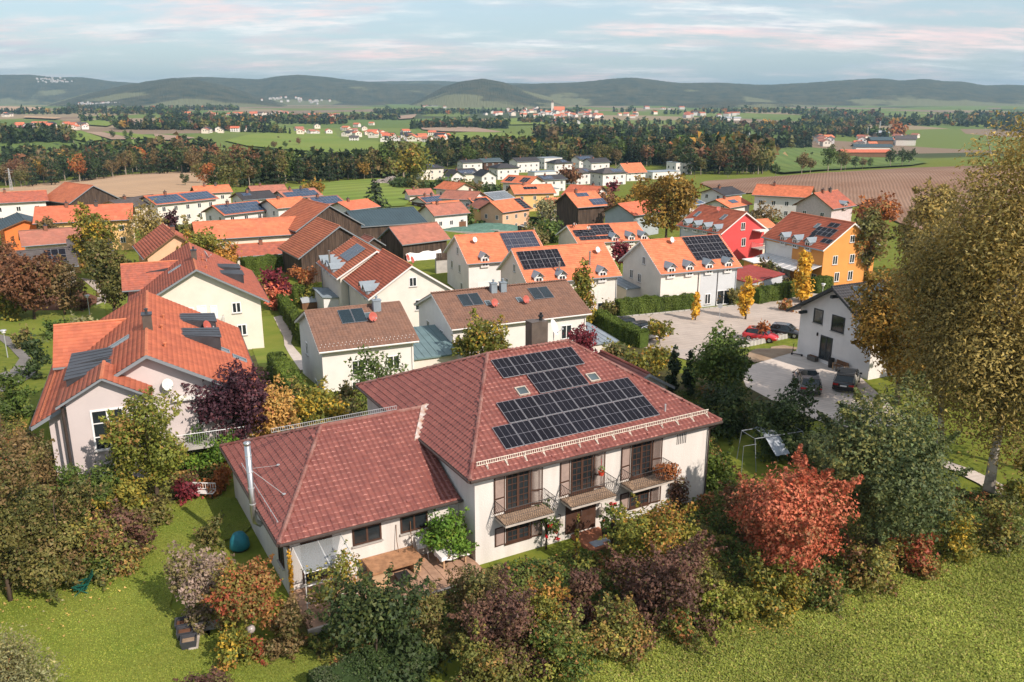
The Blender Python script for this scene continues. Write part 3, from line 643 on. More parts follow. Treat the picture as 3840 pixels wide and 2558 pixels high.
for sl, a, t in [(wf, 1.4+1.35*i, .6) for i in range(6)] + [(wf, 3.6+1.4*i, 6.6) for i in range(4)] + [(fr, 5+1.6*i, .25) for i in range(6)]:
    MB().slab([sl.at(a, t, .13), sl.at(a+.18, t, .13), sl.at(a+.18, t+.22, .07), sl.at(a, t+.22, .07)], .06).build('vent_tile', T_VENT if 'T_VENT' in globals() else M('vent_tile_red', (0.27, 0.10, 0.085), 0.6, 0.3), hroot)
# chimneys and the dish behind the ridge
c = MB().box(9.15, 10.35, HD/2+.95, HD/2+1.75, HZR-1.1, HZR+1.25).build('chimney', COPG, hroot); MB().box(9.12, 9.73, HD/2+.92, HD/2+1.78, HZR+1.25, HZR+1.29).build('chimney_cap', COPG, c)
MB().lathe([(.11, 0), (.11, .2), (.17, .22), (.17, .32), (.08, .36), (.1, .48), (.02, .5)], 10, (10.05, HD/2+1.35, HZR+1.27)).build('chimney_pot', BLACKP, c)
dish(hroot, (11.2, HD/2+1.6, HZR-.2), (.55, -.62, .35), DISHW, .55, .75)
# stainless flue with stays on the wing
fx = MB(); fpx = wl.at(9.2, -.25); fl = [(fpx.x, fpx.y, 2.2), (fpx.x-.02, fpx.y, 2.55), (fpx.x, fpx.y, 2.9), (fpx.x, fpx.y, 6.5)]
f_ = MB().tube([(fpx.x+.35, fpx.y, 1.95), (fpx.x+.05, fpx.y, 2.2), (fpx.x, fpx.y, 2.5), (fpx.x, fpx.y, 6.5)], .155, 12); f_.lathe([(.17, 6.5), (.19, 6.55), (.19, 6.66), (.03, 6.72)], 12, (fpx.x, fpx.y, 0)); fo = f_.build('flue', STEEL, hroot, True)
b = MB()
for z in (3.2, 4.1, 5.0, 5.9): b.lathe([(.158, z), (.172, z+.01), (.172, z+.05), (.158, z+.06)], 12, (fpx.x, fpx.y, 0))
b.build('flue_band', GALV, fo)
for a, t in ((7.2, 2.1), (10.2, 1.5)): q = wl.at(a, t, .1); MB().tube([(fpx.x, fpx.y, 5.2), q], .014, 4).lathe([(.02, 0), (.09, .01), (.09, .05), (.02, .06)], 8, tuple(q)).build('stay', GALV, fo)
# front wall openings: french windows with louvred shutters, balconies of wrought iron
FA = Matrix.Translation((0, o_, 0)); FW = Matrix.Translation((WS, WT+.6, 0))
def shutter(s, z, wd, ht, ang):
    m = FA @ Matrix.Translation((s, -.03, z)) @ Matrix.Rotation(R(ang), 4, 'Z'); b = MB(); fw = .06
    b.box(0, wd, -.05, 0, 0, fw); b.box(0, wd, -.05, 0, ht-fw, ht); b.box(0, fw, -.05, 0, fw, ht-fw); b.box(wd-fw, wd, -.05, 0, fw, ht-fw)
    if ht > 1.3: b.box(fw, wd-fw, -.05, 0, ht*.36, ht*.36+.07)
    o = link('shutter', b.mesh('shutter', DWOOD), hroot, m); k = (round(wd, 2),)
    if k not in SL: SL[k] = MB().add([(fw, -.012, 0), (wd-fw, -.012, 0), (wd-fw, -.05, .045), (fw, -.05, .045), (fw, 0, .01), (wd-fw, 0, .01), (wd-fw, -.038, .055), (fw, -.038, .055)], [(0, 1, 2, 3), (4, 7, 6, 5), (0, 4, 5, 1), (3, 2, 6, 7)]).mesh('slat', SHUT)
    n = int((ht-2*fw)/.062)
    for i in range(n):
        z_ = fw+i*.062
        if ht > 1.3 and abs(z_+.03-ht*.36-.03) < .06: continue
        link('slat', SL[k], o, Matrix.Translation((0, 0, z_)))
SL = {}
def frenchwin(s, z, wd, ht, name='french_window', rows=6, cols=4, warm=None):
    b = MB(); fw = .09; b.box(0, wd, -.06, .02, 0, fw); b.box(0, wd, -.06, .02, ht-fw, ht)
    for x in (0, wd/2-fw*.8, wd-fw): b.box(x, x+fw*(1.6 if 0 < x < wd-fw else 1), -.06, .02, fw, ht-fw)
    for i in range(1, cols):
        if i*2 != cols: b.box(wd*i/cols-.018, wd*i/cols+.018, -.045, .01, fw, ht-fw)
    for i in range(1, rows): b.box(fw, wd-fw, -.044, .01, ht*i/rows-.018, ht*i/rows+.018)
    o = link(name, b.mesh(name, DWOOD), hroot, FA @ Matrix.Translation((s, 0, z)))
    MB().box(fw*.5, wd-fw*.5, -.02, -.005, fw*.5, ht-fw*.5).build('pane', GLASS, o)
    MB().box(-.1, wd+.1, -.12, 0, -.08, -.01).build('sill', DWOOD, o); return o
for s in (2.33, 6.40, 10.50):
    frenchwin(s, 2.42, 1.42, 2.18); shutter(s-.06, 2.42, .66, 2.16, 184); shutter(s+1.48, 2.42, .68, 2.16, -14 if s < 8 else -5)
frenchwin(2.33, .50, 1.45, .98, 'casement_window', 3, 4); shutter(2.27, .46, .62, 1.08, 184); shutter(3.84, .46, .66, 1.08, -6)
frenchwin(10.5, .50, 1.4, .98, 'casement_window', 3, 4); shutter(10.44, .46, .62, 1.08, 184); shutter(12.0, .46, .70, 1.08, -8)
PLANK = M('weathered_balcony_planks', (0.36, 0.25, 0.17), 0.85, 0.2, 0.2, 4)
plk = MB().box(0, .155, -1.18, -.02, -.05, 0).mesh('plank', PLANK)
for bi, s0 in enumerate((1.62, 5.68, 9.78)):
    wd = 3.05; z = 2.28; o = link('balcony', MB().box(s0+.05, s0+wd-.05, o_-1.15, o_-.02, z-.20, z-.055).mesh('balcony', STONE), hroot)
    for i in range(int(wd/.165)): link('plank', plk, o, Matrix.Translation((s0+.03+i*.165, o_, z)))
    rl = MB(); prof = [(0, 0), (-.05, .12), (-.15, .22), (-.20, .36), (-.12, .52), (.0, .68), (.02, .92)]
    def bow(x, y, nx, ny): rl.tube([(x+nx*-q[0], y+ny*-q[0], z-.02+q[1]) for q in prof], .011, 4)
    n = 24
    for i in range(n+1): bow(s0+wd*i/n, o_-1.2, 0, -1)
    for i in range(1, 9): bow(s0, o_-1.2+i*.14, -1, 0); bow(s0+wd, o_-1.2+i*.14, 1, 0)
    for h, r_, k_ in ((.92, .02, -.02), (.0, .014, .0), (.5, .010, .12)): rl.tube([(s0-k_, o_-.03, z-.02+h), (s0-k_, o_-1.2-k_, z-.02+h), (s0+wd+k_, o_-1.2-k_, z-.02+h), (s0+wd+k_, o_-.03, z-.02+h)], r_, 5)
    rl.build('railing', IRON, o)
# front door with coffered leaves, steps
d = link('front_door', MB().box(6.1, 8.1, o_-.07, o_+.02, .0, 2.05).mesh('front_door', DWOOD), hroot)
for x in (6.28, 6.98, 7.32):
    b = MB()
    for z0, z1 in ((.15, .75), (.85, 1.85)):
        wd = .30 if x > 7.2 else .30; w2 = .62 if x != 6.28 else .62
        if x == 6.98: continue
        b.add([(x, o_-.075, z0), (x+w2, o_-.075, z0), (x+w2, o_-.075, z1), (x, o_-.075, z1), (x+w2/2, o_-.12, (z0+z1)/2)], [(0, 1, 4), (1, 2, 4), (2, 3, 4), (3, 0, 4)])
    if b.v: b.build('door_panel', DWOOD, d)
MB().tube([(7.08, o_-.10, .95), (7.08, o_-.16, 1.0), (7.08, o_-.16, 1.25), (7.08, o_-.10, 1.3)], .02, 6).build('handle', STEEL, d)
st = link('entrance_steps', MB().box(6.5, 8.35, -1.55, o_-.02, -1.2, -.12).box(6.6, 8.35, -2.0, -1.55, -1.2, -.32).mesh('entrance_steps', TERRA), hroot)
MB().box(6.85, 8.05, -1.35, -.75, -.12, -.09).build('doormat', GREYCL, st)
b = MB()
for i in range(6): b.box(13.82+i*.13, 13.87+i*.13, o_-.012, o_+.02, 3.76, 4.44)
b.build('vent_slot', BLACKP, hroot)
for x in (5.62, 8.35):
    b = MB(); b.tube([(x, o_, 1.35), (x, o_-.25, 1.42), (x, o_-.25, 1.2)], .02, 5); lo = b.build('wall_lantern', IRON, hroot)
    MB().lathe([(.03, 1.22), (.16, 1.12), (.13, .72), (.05, .66)], 6, (x, o_-.25, 0)).build('lantern_glass', M('lantern_glass', (0.42, 0.38, 0.33), 0.3, 0.5), lo)
# wing front: windows, glazed patio lean-to
for s, wd in ((3.8, 1.55), (6.4, 1.55)): window(hroot, FW, s, 1.50, wd, .98, DWOOD, GLASS, 2, 1, True, 'wing_window', fw=.09)
window(hroot, FW, 1.15, .15, 1.6, 2.3, DWOOD, GLASS, 2, 1, False, 'patio_door', fw=.09)
b = MB()
for x in (.75, 2.0, 3.2): b.tube([(WS+x, WT+.55, 2.35), (WS+x, WT-1.55, 1.95)], .035, 5); b.tube([(WS+x, WT-1.5, 1.95), (WS+x, WT-1.5, 0)], .03, 5)
for z in (1.95, 1.25, .35): b.tube([(WS+.75, WT-1.5, z), (WS+3.2, WT-1.5, z)], .03, 5)
pg = b.build('patio_frame', FASC, hroot)
MB().add([(WS+.75, WT+.5, 2.38), (WS+3.2, WT+.5, 2.38), (WS+3.2, WT-1.5, 1.99), (WS+.75, WT-1.5, 1.99), (WS+.75, WT+.5, 2.37), (WS+3.2, WT+.5, 2.37), (WS+3.2, WT-1.5, 1.98), (WS+.75, WT-1.5, 1.98)], [(0, 1, 2, 3), (7, 6, 5, 4)]).build('patio_pane', CLEARG, pg)
window(hroot, Matrix.Translation((WS+.45, WT+2.2, 0)) @ Matrix.Rotation(-math.pi/2, 4, 'Z'), 0, .9, 1.0, 1.4, DWOOD, GLASS, 2, 1, True, 'wing_window')
# lower roof of the annexe behind the house, seen past the right hip
gable('garden_annexe', 'low annexe with dark red tiled roof behind the right hip of the foreground house', (9.2, 66.4, -1.6, 153, 7.0, 5.2, 2.6, 1.5), WHITE, T_MAIN, mode='course', gut=GUTT, cat='annexe')
# ------------------------------------------------------------------ houses of the estate
def wins(root, face, xw, yw, lst, **k):
    fm = facem(face, xw, yw)
    for s, z, wd, ht in lst: window(root, fm, s-wd/2, z, wd, ht, **k)
# --- the large apartment house on the left with four zinc dormers
def villa(name, label, geo, wall, roof, keep, near):
    L, W, he, hr = geo[4:]; r, A, B, xw, yw, zt = gable(name, label, geo, wall, roof, ov=.9, gov=.8, mode='tiles', keep=keep, gut=DZINC, cap=roof_cap(roof))
    k = hr/(W/2)
    for a in ((.50, .75) if near else (.30, .52)): sheddormer(r, A, L*a, A.T*.30, 2.7, 1.15)
    for a in ((.32, .16) if near else (.60,)): sheddormer(r, B, L*(1-a), B.T*.30, 2.9, 1.15)
    # cross wing to the left with its own ridge
    cl = 2.2 if near else 3.2; cx = L*(.20 if near else .10); cw = 7.6; ch = he+hr*.78; ce = he+hr*.22; y0 = W/2+cl-2.6
    cs = math.hypot(cw/2, ch-ce)
    ca = Slope((cx-cw/2, y0, ce), (0, -1, 0), (cw/2, 0, ch-ce), y0, cs); yr = lambda z: W/2-(z-he)/k
    ca.inside = lambda s, t: y0-s > yr(ce+(ch-ce)*t/cs)-.1
    cb = Slope((cx+cw/2, 0, ce), (0, 1, 0), (-cw/2, 0, ch-ce), y0, cs); cb.inside = lambda s, t: s > yr(ce+(ch-ce)*t/cs)-.1
    courses(r, [ca, cb], roof, .36, .32, 'wing_tiling')
    yrr, yee = yr(ch), yr(ce); b = MB()
    for q in ([ca.at(0, 0), Vector((cx-cw/2, yee, ce)), Vector((cx, yrr, ch)), ca.at(0, cs)], [cb.at(y0, 0), Vector((cx+cw/2, yee, ce)), Vector((cx, yrr, ch)), cb.at(y0, cs)]): b.slab([p+Vector((0, 0, -.012)) for p in q], .15)
    b.build('wing_roof', SOFF, r)
    MB().prism([(cx-cw/2+.8, -2.5), (cx+cw/2-.8, -2.5), (cx+cw/2-.8, ce+.2), (cx, ch-.3), (cx-cw/2+.8, ce+.2)], 1, 2, y0-1.2).build('wing_wall', wall, r)
    MB().tube([(cx, yrr, ch+.03), (cx, y0, ch+.03)], .12, 6).build('ridge_cap', roof_cap(roof), r)
    fm = facem('0', 0, 0) @ Matrix.Translation((0, cx-cw/2+.8, 0)); balcony(r, fm, -(y0-1.2), he-1.2, 2.4, 1.1)
    skylight(r, B, L*.60, B.T*.62, .8, 1.7); chimney(r, -L*.14, -.1, he+hr-.5, 1.5, .75, .6, COPG, pots=1)
    for a, t in ((.42, .86), (.60, .84), (.18, .84)): MB().lathe([(.09, -.1), (.09, .3), (.14, .32), (.14, .4), (.02, .44)], 8, tuple(A.at(L*a, A.T*t))).build('vent_pipe', roof_cap(roof), r)
    return r, A, B, xw, yw, zt, k
geoL1 = (-26.75, 60.1, -1.0, 337.7, 19.6, 13.9, 4.95, 3.85)
r, A, B, xw, yw, zt, k = villa('apartment_house', 'lilac grey apartment house with orange tiled roof at the left edge of the gardens', geoL1, GREYP, T_ORANGE, 300, True)
L, W, he, hr = geoL1[4:]
# projecting gable bay towards the camera
bw = 5.4; by = 2.6; bx = -xw; be = he+hr*.40; bh = he+hr*.80; bs = math.hypot(bw/2, bh-be)
MB().prism([(by-bw/2+.5, -2.6), (by+bw/2-.5, -2.6), (by+bw/2-.5, be+.15), (by, bh-.25), (by-bw/2+.5, be+.15)], 0, bx-1.5, bx+1).build('bay_wall', GREYP, r)
s1 = Slope((bx-2.1, by+bw/2, be), (0, 0, 0) if False else (-1, 0, 0), (0, -bw/2, bh-be), 3.6, bs); s1.O = Vector((bx+1.5, by+bw/2, be)); s2 = Slope((bx-2.1, by-bw/2, be), (1, 0, 0), (0, bw/2, bh-be), 3.6, bs)
courses(r, [s1, s2], T_ORANGE, .36, .32, 'bay_tiling'); b = MB()
for s in (s1, s2): b.slab([s.at(0, 0)+Vector((0, 0, -.012)), s.at(3.6, 0)+Vector((0, 0, -.012)), s.at(3.6, bs)+Vector((0, 0, -.012)), s.at(0, bs)+Vector((0, 0, -.012))], .15)
b.build('bay_roof', SOFF, r); MB().tube([(bx-2.1, by, bh+.03), (bx+1.4, by, bh+.03)], .12, 6).build('ridge_cap', roof_cap(T_OLD), r)
fmb = facem('0', xw+1.5, yw)
for z, ht in ((3.15, 2.7), (.2, 1.5)): window(r, fmb, -by-.95, z, 1.9, ht, UPVC, GLASS, 2, 3 if ht > 2 else 2, True, fw=.11)
MB().tube([(bx-1.58, by+bw/2-.3, be-.1), (bx-1.58, by+bw/2-.3, -2.5)], .09, 6).build('downpipe', GUTT, r)
fm0 = facem('0', xw, yw); window(r, fm0, 2.6, 3.5, 1.1, 1.5, UPVC, GLASS, 2, 1); balcony(r, fm0, .9, 2.5, 4.6, 1.6)
MB().box(-xw-.35, -xw, -4.9, -1.2, 5.35, 5.6).build('awning_box', FASC, r)
dish(r, (-xw-.25, -1.0, 6.3), (-.85, -.5, .3), DISHW, .38, .25); dish(r, tuple(A.at(L*.66, A.T*.40)), (-.55, -.75, .35), DISHR, .45, .55)
skylight(r, A, L*.44, A.T*.22, .8, 1.1); skylight(r, A, L*.40, A.T*.06, .8, 1.1); skylight(r, A, L*.72, A.T*.40, .8, 1.1)
g = MB()
for i in range(40): g.cbox(B.at(L-.6-i*(L-2)/40, .7, .16), (.03, .03, .22))
for h in (.08, .24): g.tube([B.at(.6, .7, h), B.at(L-.6, .7, h)], .018, 5)
g.build('snow_guard', T_ORANGE if False else roof_cap(T_ORANGE), r)
geoL2 = (-38.5, 101.0, -4.4, 337.7, 19.3, 15.0, 5.2, 4.3)
r, A, B, xw, yw, zt, k = villa('apartment_house', 'cream apartment house with lichen spotted red roof and gable balcony', geoL2, CREAM, T_OLD, 300, False)
fm0 = facem('0', xw, yw)
for s, z, wd, ht, bl in ((-3.5, 4.0, 1.2, 1.3, 0), (-1.05, 3.6, .8, 1.5, 1), (.15, 3.1, 1.05, 2.1, 1), (1.45, 3.6, .75, 1.5, 1), (3.9, 4.0, 1.0, 1.25, 0), (4.3, 1.3, 1.05, 1.3, 0)): window(r, fm0, s-wd/2, z, wd, ht, UPVC, BLIND if bl else GLASS, 1 if bl else 2, 1, not bl, fw=.10)
balcony(r, fm0, -2.4, 3.0, 4.8, 1.2); dish(r, tuple(A.at(L*.45, A.T*.80)), (.2, -.9, .35), GALV, .55, .9)
# --- two houses with brown roofs right behind the foreground house
geoB1 = (-14.7, 76.1, -2.9, 66.0, 8.9, 11.4, 5.4, 2.3)
r, A, B, xw, yw, zt = gable('semi_detached_house', 'small white house with brown tiled roof and two solar collectors, nearest behind the left wing', geoB1, WHITE, T_BROWN, mode='tiles', soff=FASC, gut=FASC, gov=.35, keep=300)
def collectors(r, sl, a, t, n=2, wd=1.15, ht=2.1): pv(r, sl, a, t, n, 1, wd, ht, .03, COLL, (0, 0), .14, 'solar_collector')
collectors(r, A, 2.85, 3.5); chimney(r, 2.0, -.9, 6.7, 1.6, .7, .6, ZINC); dish(r, tuple(A.at(5.6, 3.3)), (.25, -.9, .35), DISHR, .42, .6); skylight(r, A, 5.1, 4.0, .6, .8)
wins(r, 'A', xw, yw, [(-1.0, 2.9, 1.15, 1.25), (2.2, 2.9, 1.15, 1.25), (-1.0, .2, 1.3, 2.0), (2.0, .2, 1.3, 2.0)]); wins(r, '0', xw, yw, [(-1.8, 3.1, .9, 1.2), (1.8, .5, .9, 1.2)])
g = MB()
for q in range(2):
    for i in range(24): g.add([A.at(.2+i*.36+q*.18, .5+q*.35, .10), A.at(.26+i*.36+q*.18, .5+q*.35, .10), A.at(.23+i*.36+q*.18, .56+q*.35, .17)], [(0, 1, 2)])
g.build('snow_hook', FASC, r)
geoB2 = (-1.2, 89.0, -4.0, 65.4, 15.8, 11.7, 5.4, 2.4)
r, A, B, xw, yw, zt = gable('semi_detached_house', 'long white house with brown tiled roof, twin zinc chimneys and two pairs of collectors', geoB2, WHITE, T_BROWN, mode='tiles', soff=FASC, gut=FASC, gov=.35, keep=300)
collectors(r, A, 2.5, 3.4); collectors(r, A, 10.6, 3.3); chimney(r, -1.2, -.75, 6.95, 1.5, .65, .6, ZINC); chimney(r, -.1, -.75, 6.95, 1.5, .65, .6, ZINC)
for a in (5.7, 9.3): dish(r, tuple(A.at(a, 2.7)), (.25, -.9, .35), DISHR, .42, .6); skylight(r, A, a-.7, 3.2, .6, .8)
wins(r, 'A', xw, yw, [(-6, 2.9, 1.15, 1.25), (-3, 2.9, 1.15, 1.25), (1.2, 2.9, 1.15, 1.25), (5.2, 2.8, 1.25, 1.5), (5.4, .2, 1.6, 2.1), (-5, .2, 1.6, 2.1)]); wins(r, '0', xw, yw, [(-2.2, 3.1, .95, 1.3), (2.0, 3.1, .95, 1.3), (2.0, .6, .95, 1.3)])
b = MB()
for i in range(7): b.box(-xw, xw, -yw-.02, -yw, -.9+i*.55, -.88+i*.55)
b.build('cladding_groove', COOLG, r)
# blue green metal roofed garage between them
def leanto(name, label, c, rz, dx, dy, z0, z1, wall, roof, cat='garage', seams=True, solid=True, ov=.25, posts=False):
    r = empty(name, (c[0], c[1], TZ(c[0], c[1])), rz, label, cat); x, y = dx/2, dy/2
    if solid: MB().prism([(-y, -2), (y, -2), (y, z1-.06), (-y, z0-.06)], 0, -x, x).build('wall', wall, r)
    q = [(-x-ov, -y-ov, z0-.05), (x+ov, -y-ov, z0-.05), (x+ov, y+ov, z1+.05), (-x-ov, y+ov, z1+.05)]
    MB().slab(q, .14).build('roof', roof, r)
    if seams:
        n = int(dx/.6); b = MB()
        for i in range(n+1):
            xx = -x-ov+(dx+2*ov-.04)*i/n; b.slab([(xx, -y-ov, z0-.01), (xx+.04, -y-ov, z0-.01), (xx+.04, y+ov, z1+.09), (xx, y+ov, z1+.09)], .06)
        b.build('roof_seam', roof, r)
    if posts:
        for sx in (-1, 1):
            for sy in (-1, 1): MB().box(sx*x-.07, sx*x+.07, sy*y-.07, sy*y+.07, -2, z0 if sy < 0 else z1).build('post', wall, r)
    return r
BLUEZ = M('blue_green_metal', (0.13, 0.20, 0.215), 0.5, 0.4, 0.1, 0.8)
leanto('garage', 'garage with blue green metal roof between the two brown roofed houses', (-8.9, 81.5), R(90-66), 4.6, 7.2, 2.5, 3.4, WARMW, BLUEZ)
leanto('garage', 'cream garage with grey metal roof at the right end of the long brown roofed house', (8.3, 90.6), R(90-66), 3.6, 6.5, 2.6, 2.9, WARMW, ZINC)
# --- row houses with orange roofs and small zinc dormers
def rowhouse(label, geo, wall, roof, side, dorm, pvs=(), near_gable=(), extra=None, soff=None, **kw):
    r, A, B, xw, yw, zt = gable('row_house', label, geo, wall, roof, ov=.6, gov=.45, soff=soff or FASC, row=.38, **kw); L = geo[4]; sl = A if side == 'A' else B
    for f in dorm: zdormer(r, sl, L*f, geo[6])
    for p in pvs: pv(r, sl, *p[:4], **(p[4] if len(p) > 4 else {}))
    for face, lst in near_gable: wins(r, face, xw, yw, lst)
    return r, A, B, xw, yw
g0 = [('0', [(-2.6, 3.2, .9, 1.25), (1.0, 3.2, .9, 1.25), (0.2, 5.9, .8, 1.1), (1.8, .5, .9, 1.25)])]
r, A, B, xw, yw = rowhouse('white row house with orange roof and blue panels at its right end', (-2.6, 130.7, -5.6, 67.2, 13.4, 11.2, 5.3, 3.4), WHITE, T_BRIGHT, 'A', (.22, .60, .9), [(7.3, 1.9, 5, 3, dict(wd=1.1, ht=1.45, lines=(2, 1), cell=PVB2))], g0)
dish(r, tuple(A.at(2.6, 4.3)), (.35, -.9, .3), DISHW, .42, .7); wins(r, 'A', xw, yw, [(-3.6, 0, 2.4, 2.3)], pane=BLIND, cols=1, sill=False); wins(r, 'A', xw, yw, [(1.6, .2, 1.6, 2.0), (4.6, .2, 1.4, 2.0), (0, 3.2, 1, 1.2)])
r, A, B, xw, yw = rowhouse('white row house with twenty black panels at the left end of its orange roof', (6.5, 117.7, -5.7, 67.4, 14.4, 11.0, 5.25, 3.8), WARMW, T_BRIGHT, 'A', (.13, .37, .80), [(.5, 2.55, 6, 2, dict(wd=1.02, ht=1.72, lines=(1, 1)))], g0)
dish(r, tuple(A.at(12.4, 4.4)), (.3, -.9, .3), DISHW, .42, .7)
for a, t in ((5.2, 1.2), (10.4, 2.6)): MB().lathe([(.13, -.3), (.13, 1.7), (.17, 1.72), (.17, 1.85), (.03, 1.9)], 10, tuple(A.at(a, t))).build('flue', STEEL, r)
wins(r, 'A', xw, yw, [(4.7, .1, 1.9, 1.5), (-4.5, .1, 1.8, 2.1), (-1, .1, 1.8, 2.1)])
geo15 = (16.4, 154.1, -6.4, 71.5, 14.0, 10.8, 5.1, 2.4)
r, A, B, xw, yw = rowhouse('row house with orange roof on which two workers are laying panels', geo15, BEIGE, T_BRIGHT, 'A', (.52, .75, .93), [(.5, 2.1, 3, 2, dict(wd=1.25, ht=1.05, lines=(1, 1))), (.9, 3.1, 1, 1, dict(wd=1.25, ht=1.05))], [('0', [(1.2, 3.2, .9, 1.2)])])
pv(r, A, 4.3, 2.3, 3, 3, 1.25, 1.05, .03, PVM, (1, 1), .14); pv(r, A, .9, .85, 6, 1, 1.25, 1.05, .03, PVM, (1, 1), .14); ROOF15 = (r, A)
geo16 = (24.5, 122.5, -5.4, 66.4, 13.8, 11.4, 5.3, 3.8)
r, A, B, xw, yw = rowhouse('row house with half white, half grey front and eighteen panels on orange roof', geo16, WARMW, T_BRIGHT, 'A', (.14, .36, .60, .84), [(7.0, 1.9, 6, 3, dict(wd=1.05, ht=1.62, lines=(1, 1)))], [('0', [(-2.6, 3.2, .9, 1.25), (-.4, 3.0, .9, 1.25), (.6, 5.8, .8, 1.1), (-2.3, .6, .9, 1.1)])])
MB().box(0.2, xw+.012, -yw-.015, -yw+.2, -2.5, 5.2).build('grey_facade', COOLG, r); dish(r, tuple(A.at(4.7, 5.6)), (.3, -.9, .3), DISHW, .42, .7)
wins(r, 'A', xw, yw+.02, [(-4.4, -.1, 2.2, 2.1), (-.6, -.1, 1.0, 2.0), (1.6, .2, 1.0, 1.5), (4.4, -.1, 2.4, 2.1)])
for x in (-.2, 3.1): MB().tube([(x, -yw-.09, 4.8), (x, -yw-.09, -2)], .05, 6).build('downpipe', GUTT, r)
b = MB(); fx_ = -2.35; b.lathe([(.04, 1.62), (.16, 1.6), (.13, 1.78), (.03, 1.86)], 8, (fx_, -yw-.15, 0)); b.box(fx_-.22, fx_+.22, -yw-.2, -yw-.05, .85, 1.55); b.box(fx_-.17, fx_-.03, -yw-.2, -yw-.06, .1, .85); b.box(fx_+.03, fx_+.17, -yw-.2, -yw-.06, .1, .85); b.build('wall_figure', IRON, r)
r, A, B, xw, yw = rowhouse('white gabled row house with ribbed red roof and two dormers, behind the left brown roof', (-15.0, 108.8, -5.6, 335.7, 13.0, 11.3, 5.3, 3.7), WARMW, T_RED, 'B', (.84, .70), (), [('0', [(.2, 6.3, .95, 1.15), (.9, 3.2, 1.0, 1.35), (3.3, 3.2, 1.0, 1.35)])])
wins(r, '0', xw, yw, [(-2.3, 3.0, 1.1, 1.5)], pane=BLIND, cols=1); wins(r, 'B', xw, yw, [(3, .1, 1.8, 2.1), (0, .1, 1.8, 2.1), (-3, .1, 1.8, 2.1)])
for a, t in ((4, 5.2), (7.5, 4.6)): dish(r, tuple(A.at(a, t)), (-.6, -.7, .3), DISHR, .45, .8)
r, A, B, xw, yw = rowhouse('cream row house with bright orange roof, four dormers and nine blue grey panels', (-21.0, 119.9, -5.4, 335.8, 13.0, 11.4, 5.3, 3.4), CREAM, T_BRIGHT, 'B', (.70, .52, .36, .2), [(4.6, 2.9, 3, 3, dict(wd=1.6, ht=1.02, lines=(0, 0), cell=M('grey_solar_cells', (0.055, 0.062, 0.078), .25, .5, .2, .6)))], [('0', [(-.8, 6.1, .9, 1.1)])])
MB().lathe([(.13, -.3), (.13, 2.6), (.17, 2.62), (.17, 2.75), (.03, 2.8)], 10, tuple(B.at(7.6, .4))).build('flue', STEEL, r)
r, A, B, xw, yw = rowhouse('red row house with ribbed orange red roof, four dormers and two roof windows', (39.2, 158.2, -5.4, 331.5, 12.4, 11.4, 5.3, 3.5), REDP, T_RED, 'B', (.84, .62, .40, .18), (), [('0', [(-.2, 5.6, 1.0, 1.35), (.2, 2.6, 1.0, 1.5)])])
for a, t in ((1.5, 3.2), (8.3, 3.6)): skylight(r, B, a, t, .9, 1.5)
MB().box(-2, xw+.02, yw-.3, yw+.015, -2.5, 5.2).build('grey_facade', COOLG, r); dish(r, tuple(B.at(6.2, 5.4)), (-.6, .2, .3), DISHR, .4, .7); dish(r, (xw-5, yw+.4, 2.8), (-.6, .5, .3), DISHW, .4, .3)
balcony(r, facem('0', xw, yw), 2.2, 2.2, 3.2, 2.0); MB().box(-xw-2.0, -xw+.3, -yw+.3, -yw+3, 5.3, 5.45).build('gable_canopy', FASC, r)
r, A, B, xw, yw = rowhouse('orange house with red roof, black panels and a glazed veranda along its side', (50.7, 139.0, -5.0, 336.3, 14.5, 11.9, 5.5, 3.9), ORNG, T_RED, 'B', (.74, .54, .34), (), [('0', [(.2, 6.3, .95, 1.15), (-2.9, 3.0, 1.0, 1.4), (.6, 3.0, 1.0, 1.4), (3.2, 3.0, 1.0, 1.4), (-2.2, .2, 1.0, 1.5), (.6, .2, 1.0, 1.5)])])
for a, t, c_, rr2 in ((10.3, 5.2, 2, 1), (8.9, 3.9, 4, 1), (8.9, 2.9, 4, 1), (12.3, 1.5, 2, 1), (9.2, 1.0, 1, 2)): pv(r, B, a, t, c_, rr2, 1.05, 1.0, .02, PVM, (0, 0), .12)
skylight(r, B, 8.0, 4.4, .8, 1.1); MB().box(.2, xw+.02, yw-.3, yw+.015, -2.5, 5.0).build('white_facade', WHITE, r); wins(r, 'B', xw, yw, [(5.2, .2, 1.0, 1.2)])
ver = MB(); y0 = yw; 
for i in range(9): x = -xw+.2+i*1.52; ver.box(x-.04, x+.04, y0, y0+3.6, 2.55, 2.6) if False else ver.slab([(x-.045, y0, 2.98), (x+.045, y0, 2.98), (x+.045, y0+3.6, 2.13), (x-.045, y0+3.6, 2.13)], .09)
for x in (-xw+.2, -2.0, 2, xw-.6): ver.box(x-.06, x+.06, y0+3.45, y0+3.57, -2.5, 2.1)
ver.box(-xw+.1, xw-.4, y0+3.42, y0+3.58, 1.95, 2.1); vo_ = ver.build('veranda_frame', FASC, r)
MB().slab([(-xw+.1, y0, 2.93), (xw-.4, y0, 2.93), (xw-.4, y0+3.7, 2.06), (-xw+.1, y0+3.7, 2.06)], .03).build('veranda_roof', M('polycarbonate_sheet', (0.50, 0.50, 0.50), .2, .5, .06, .5), vo_)
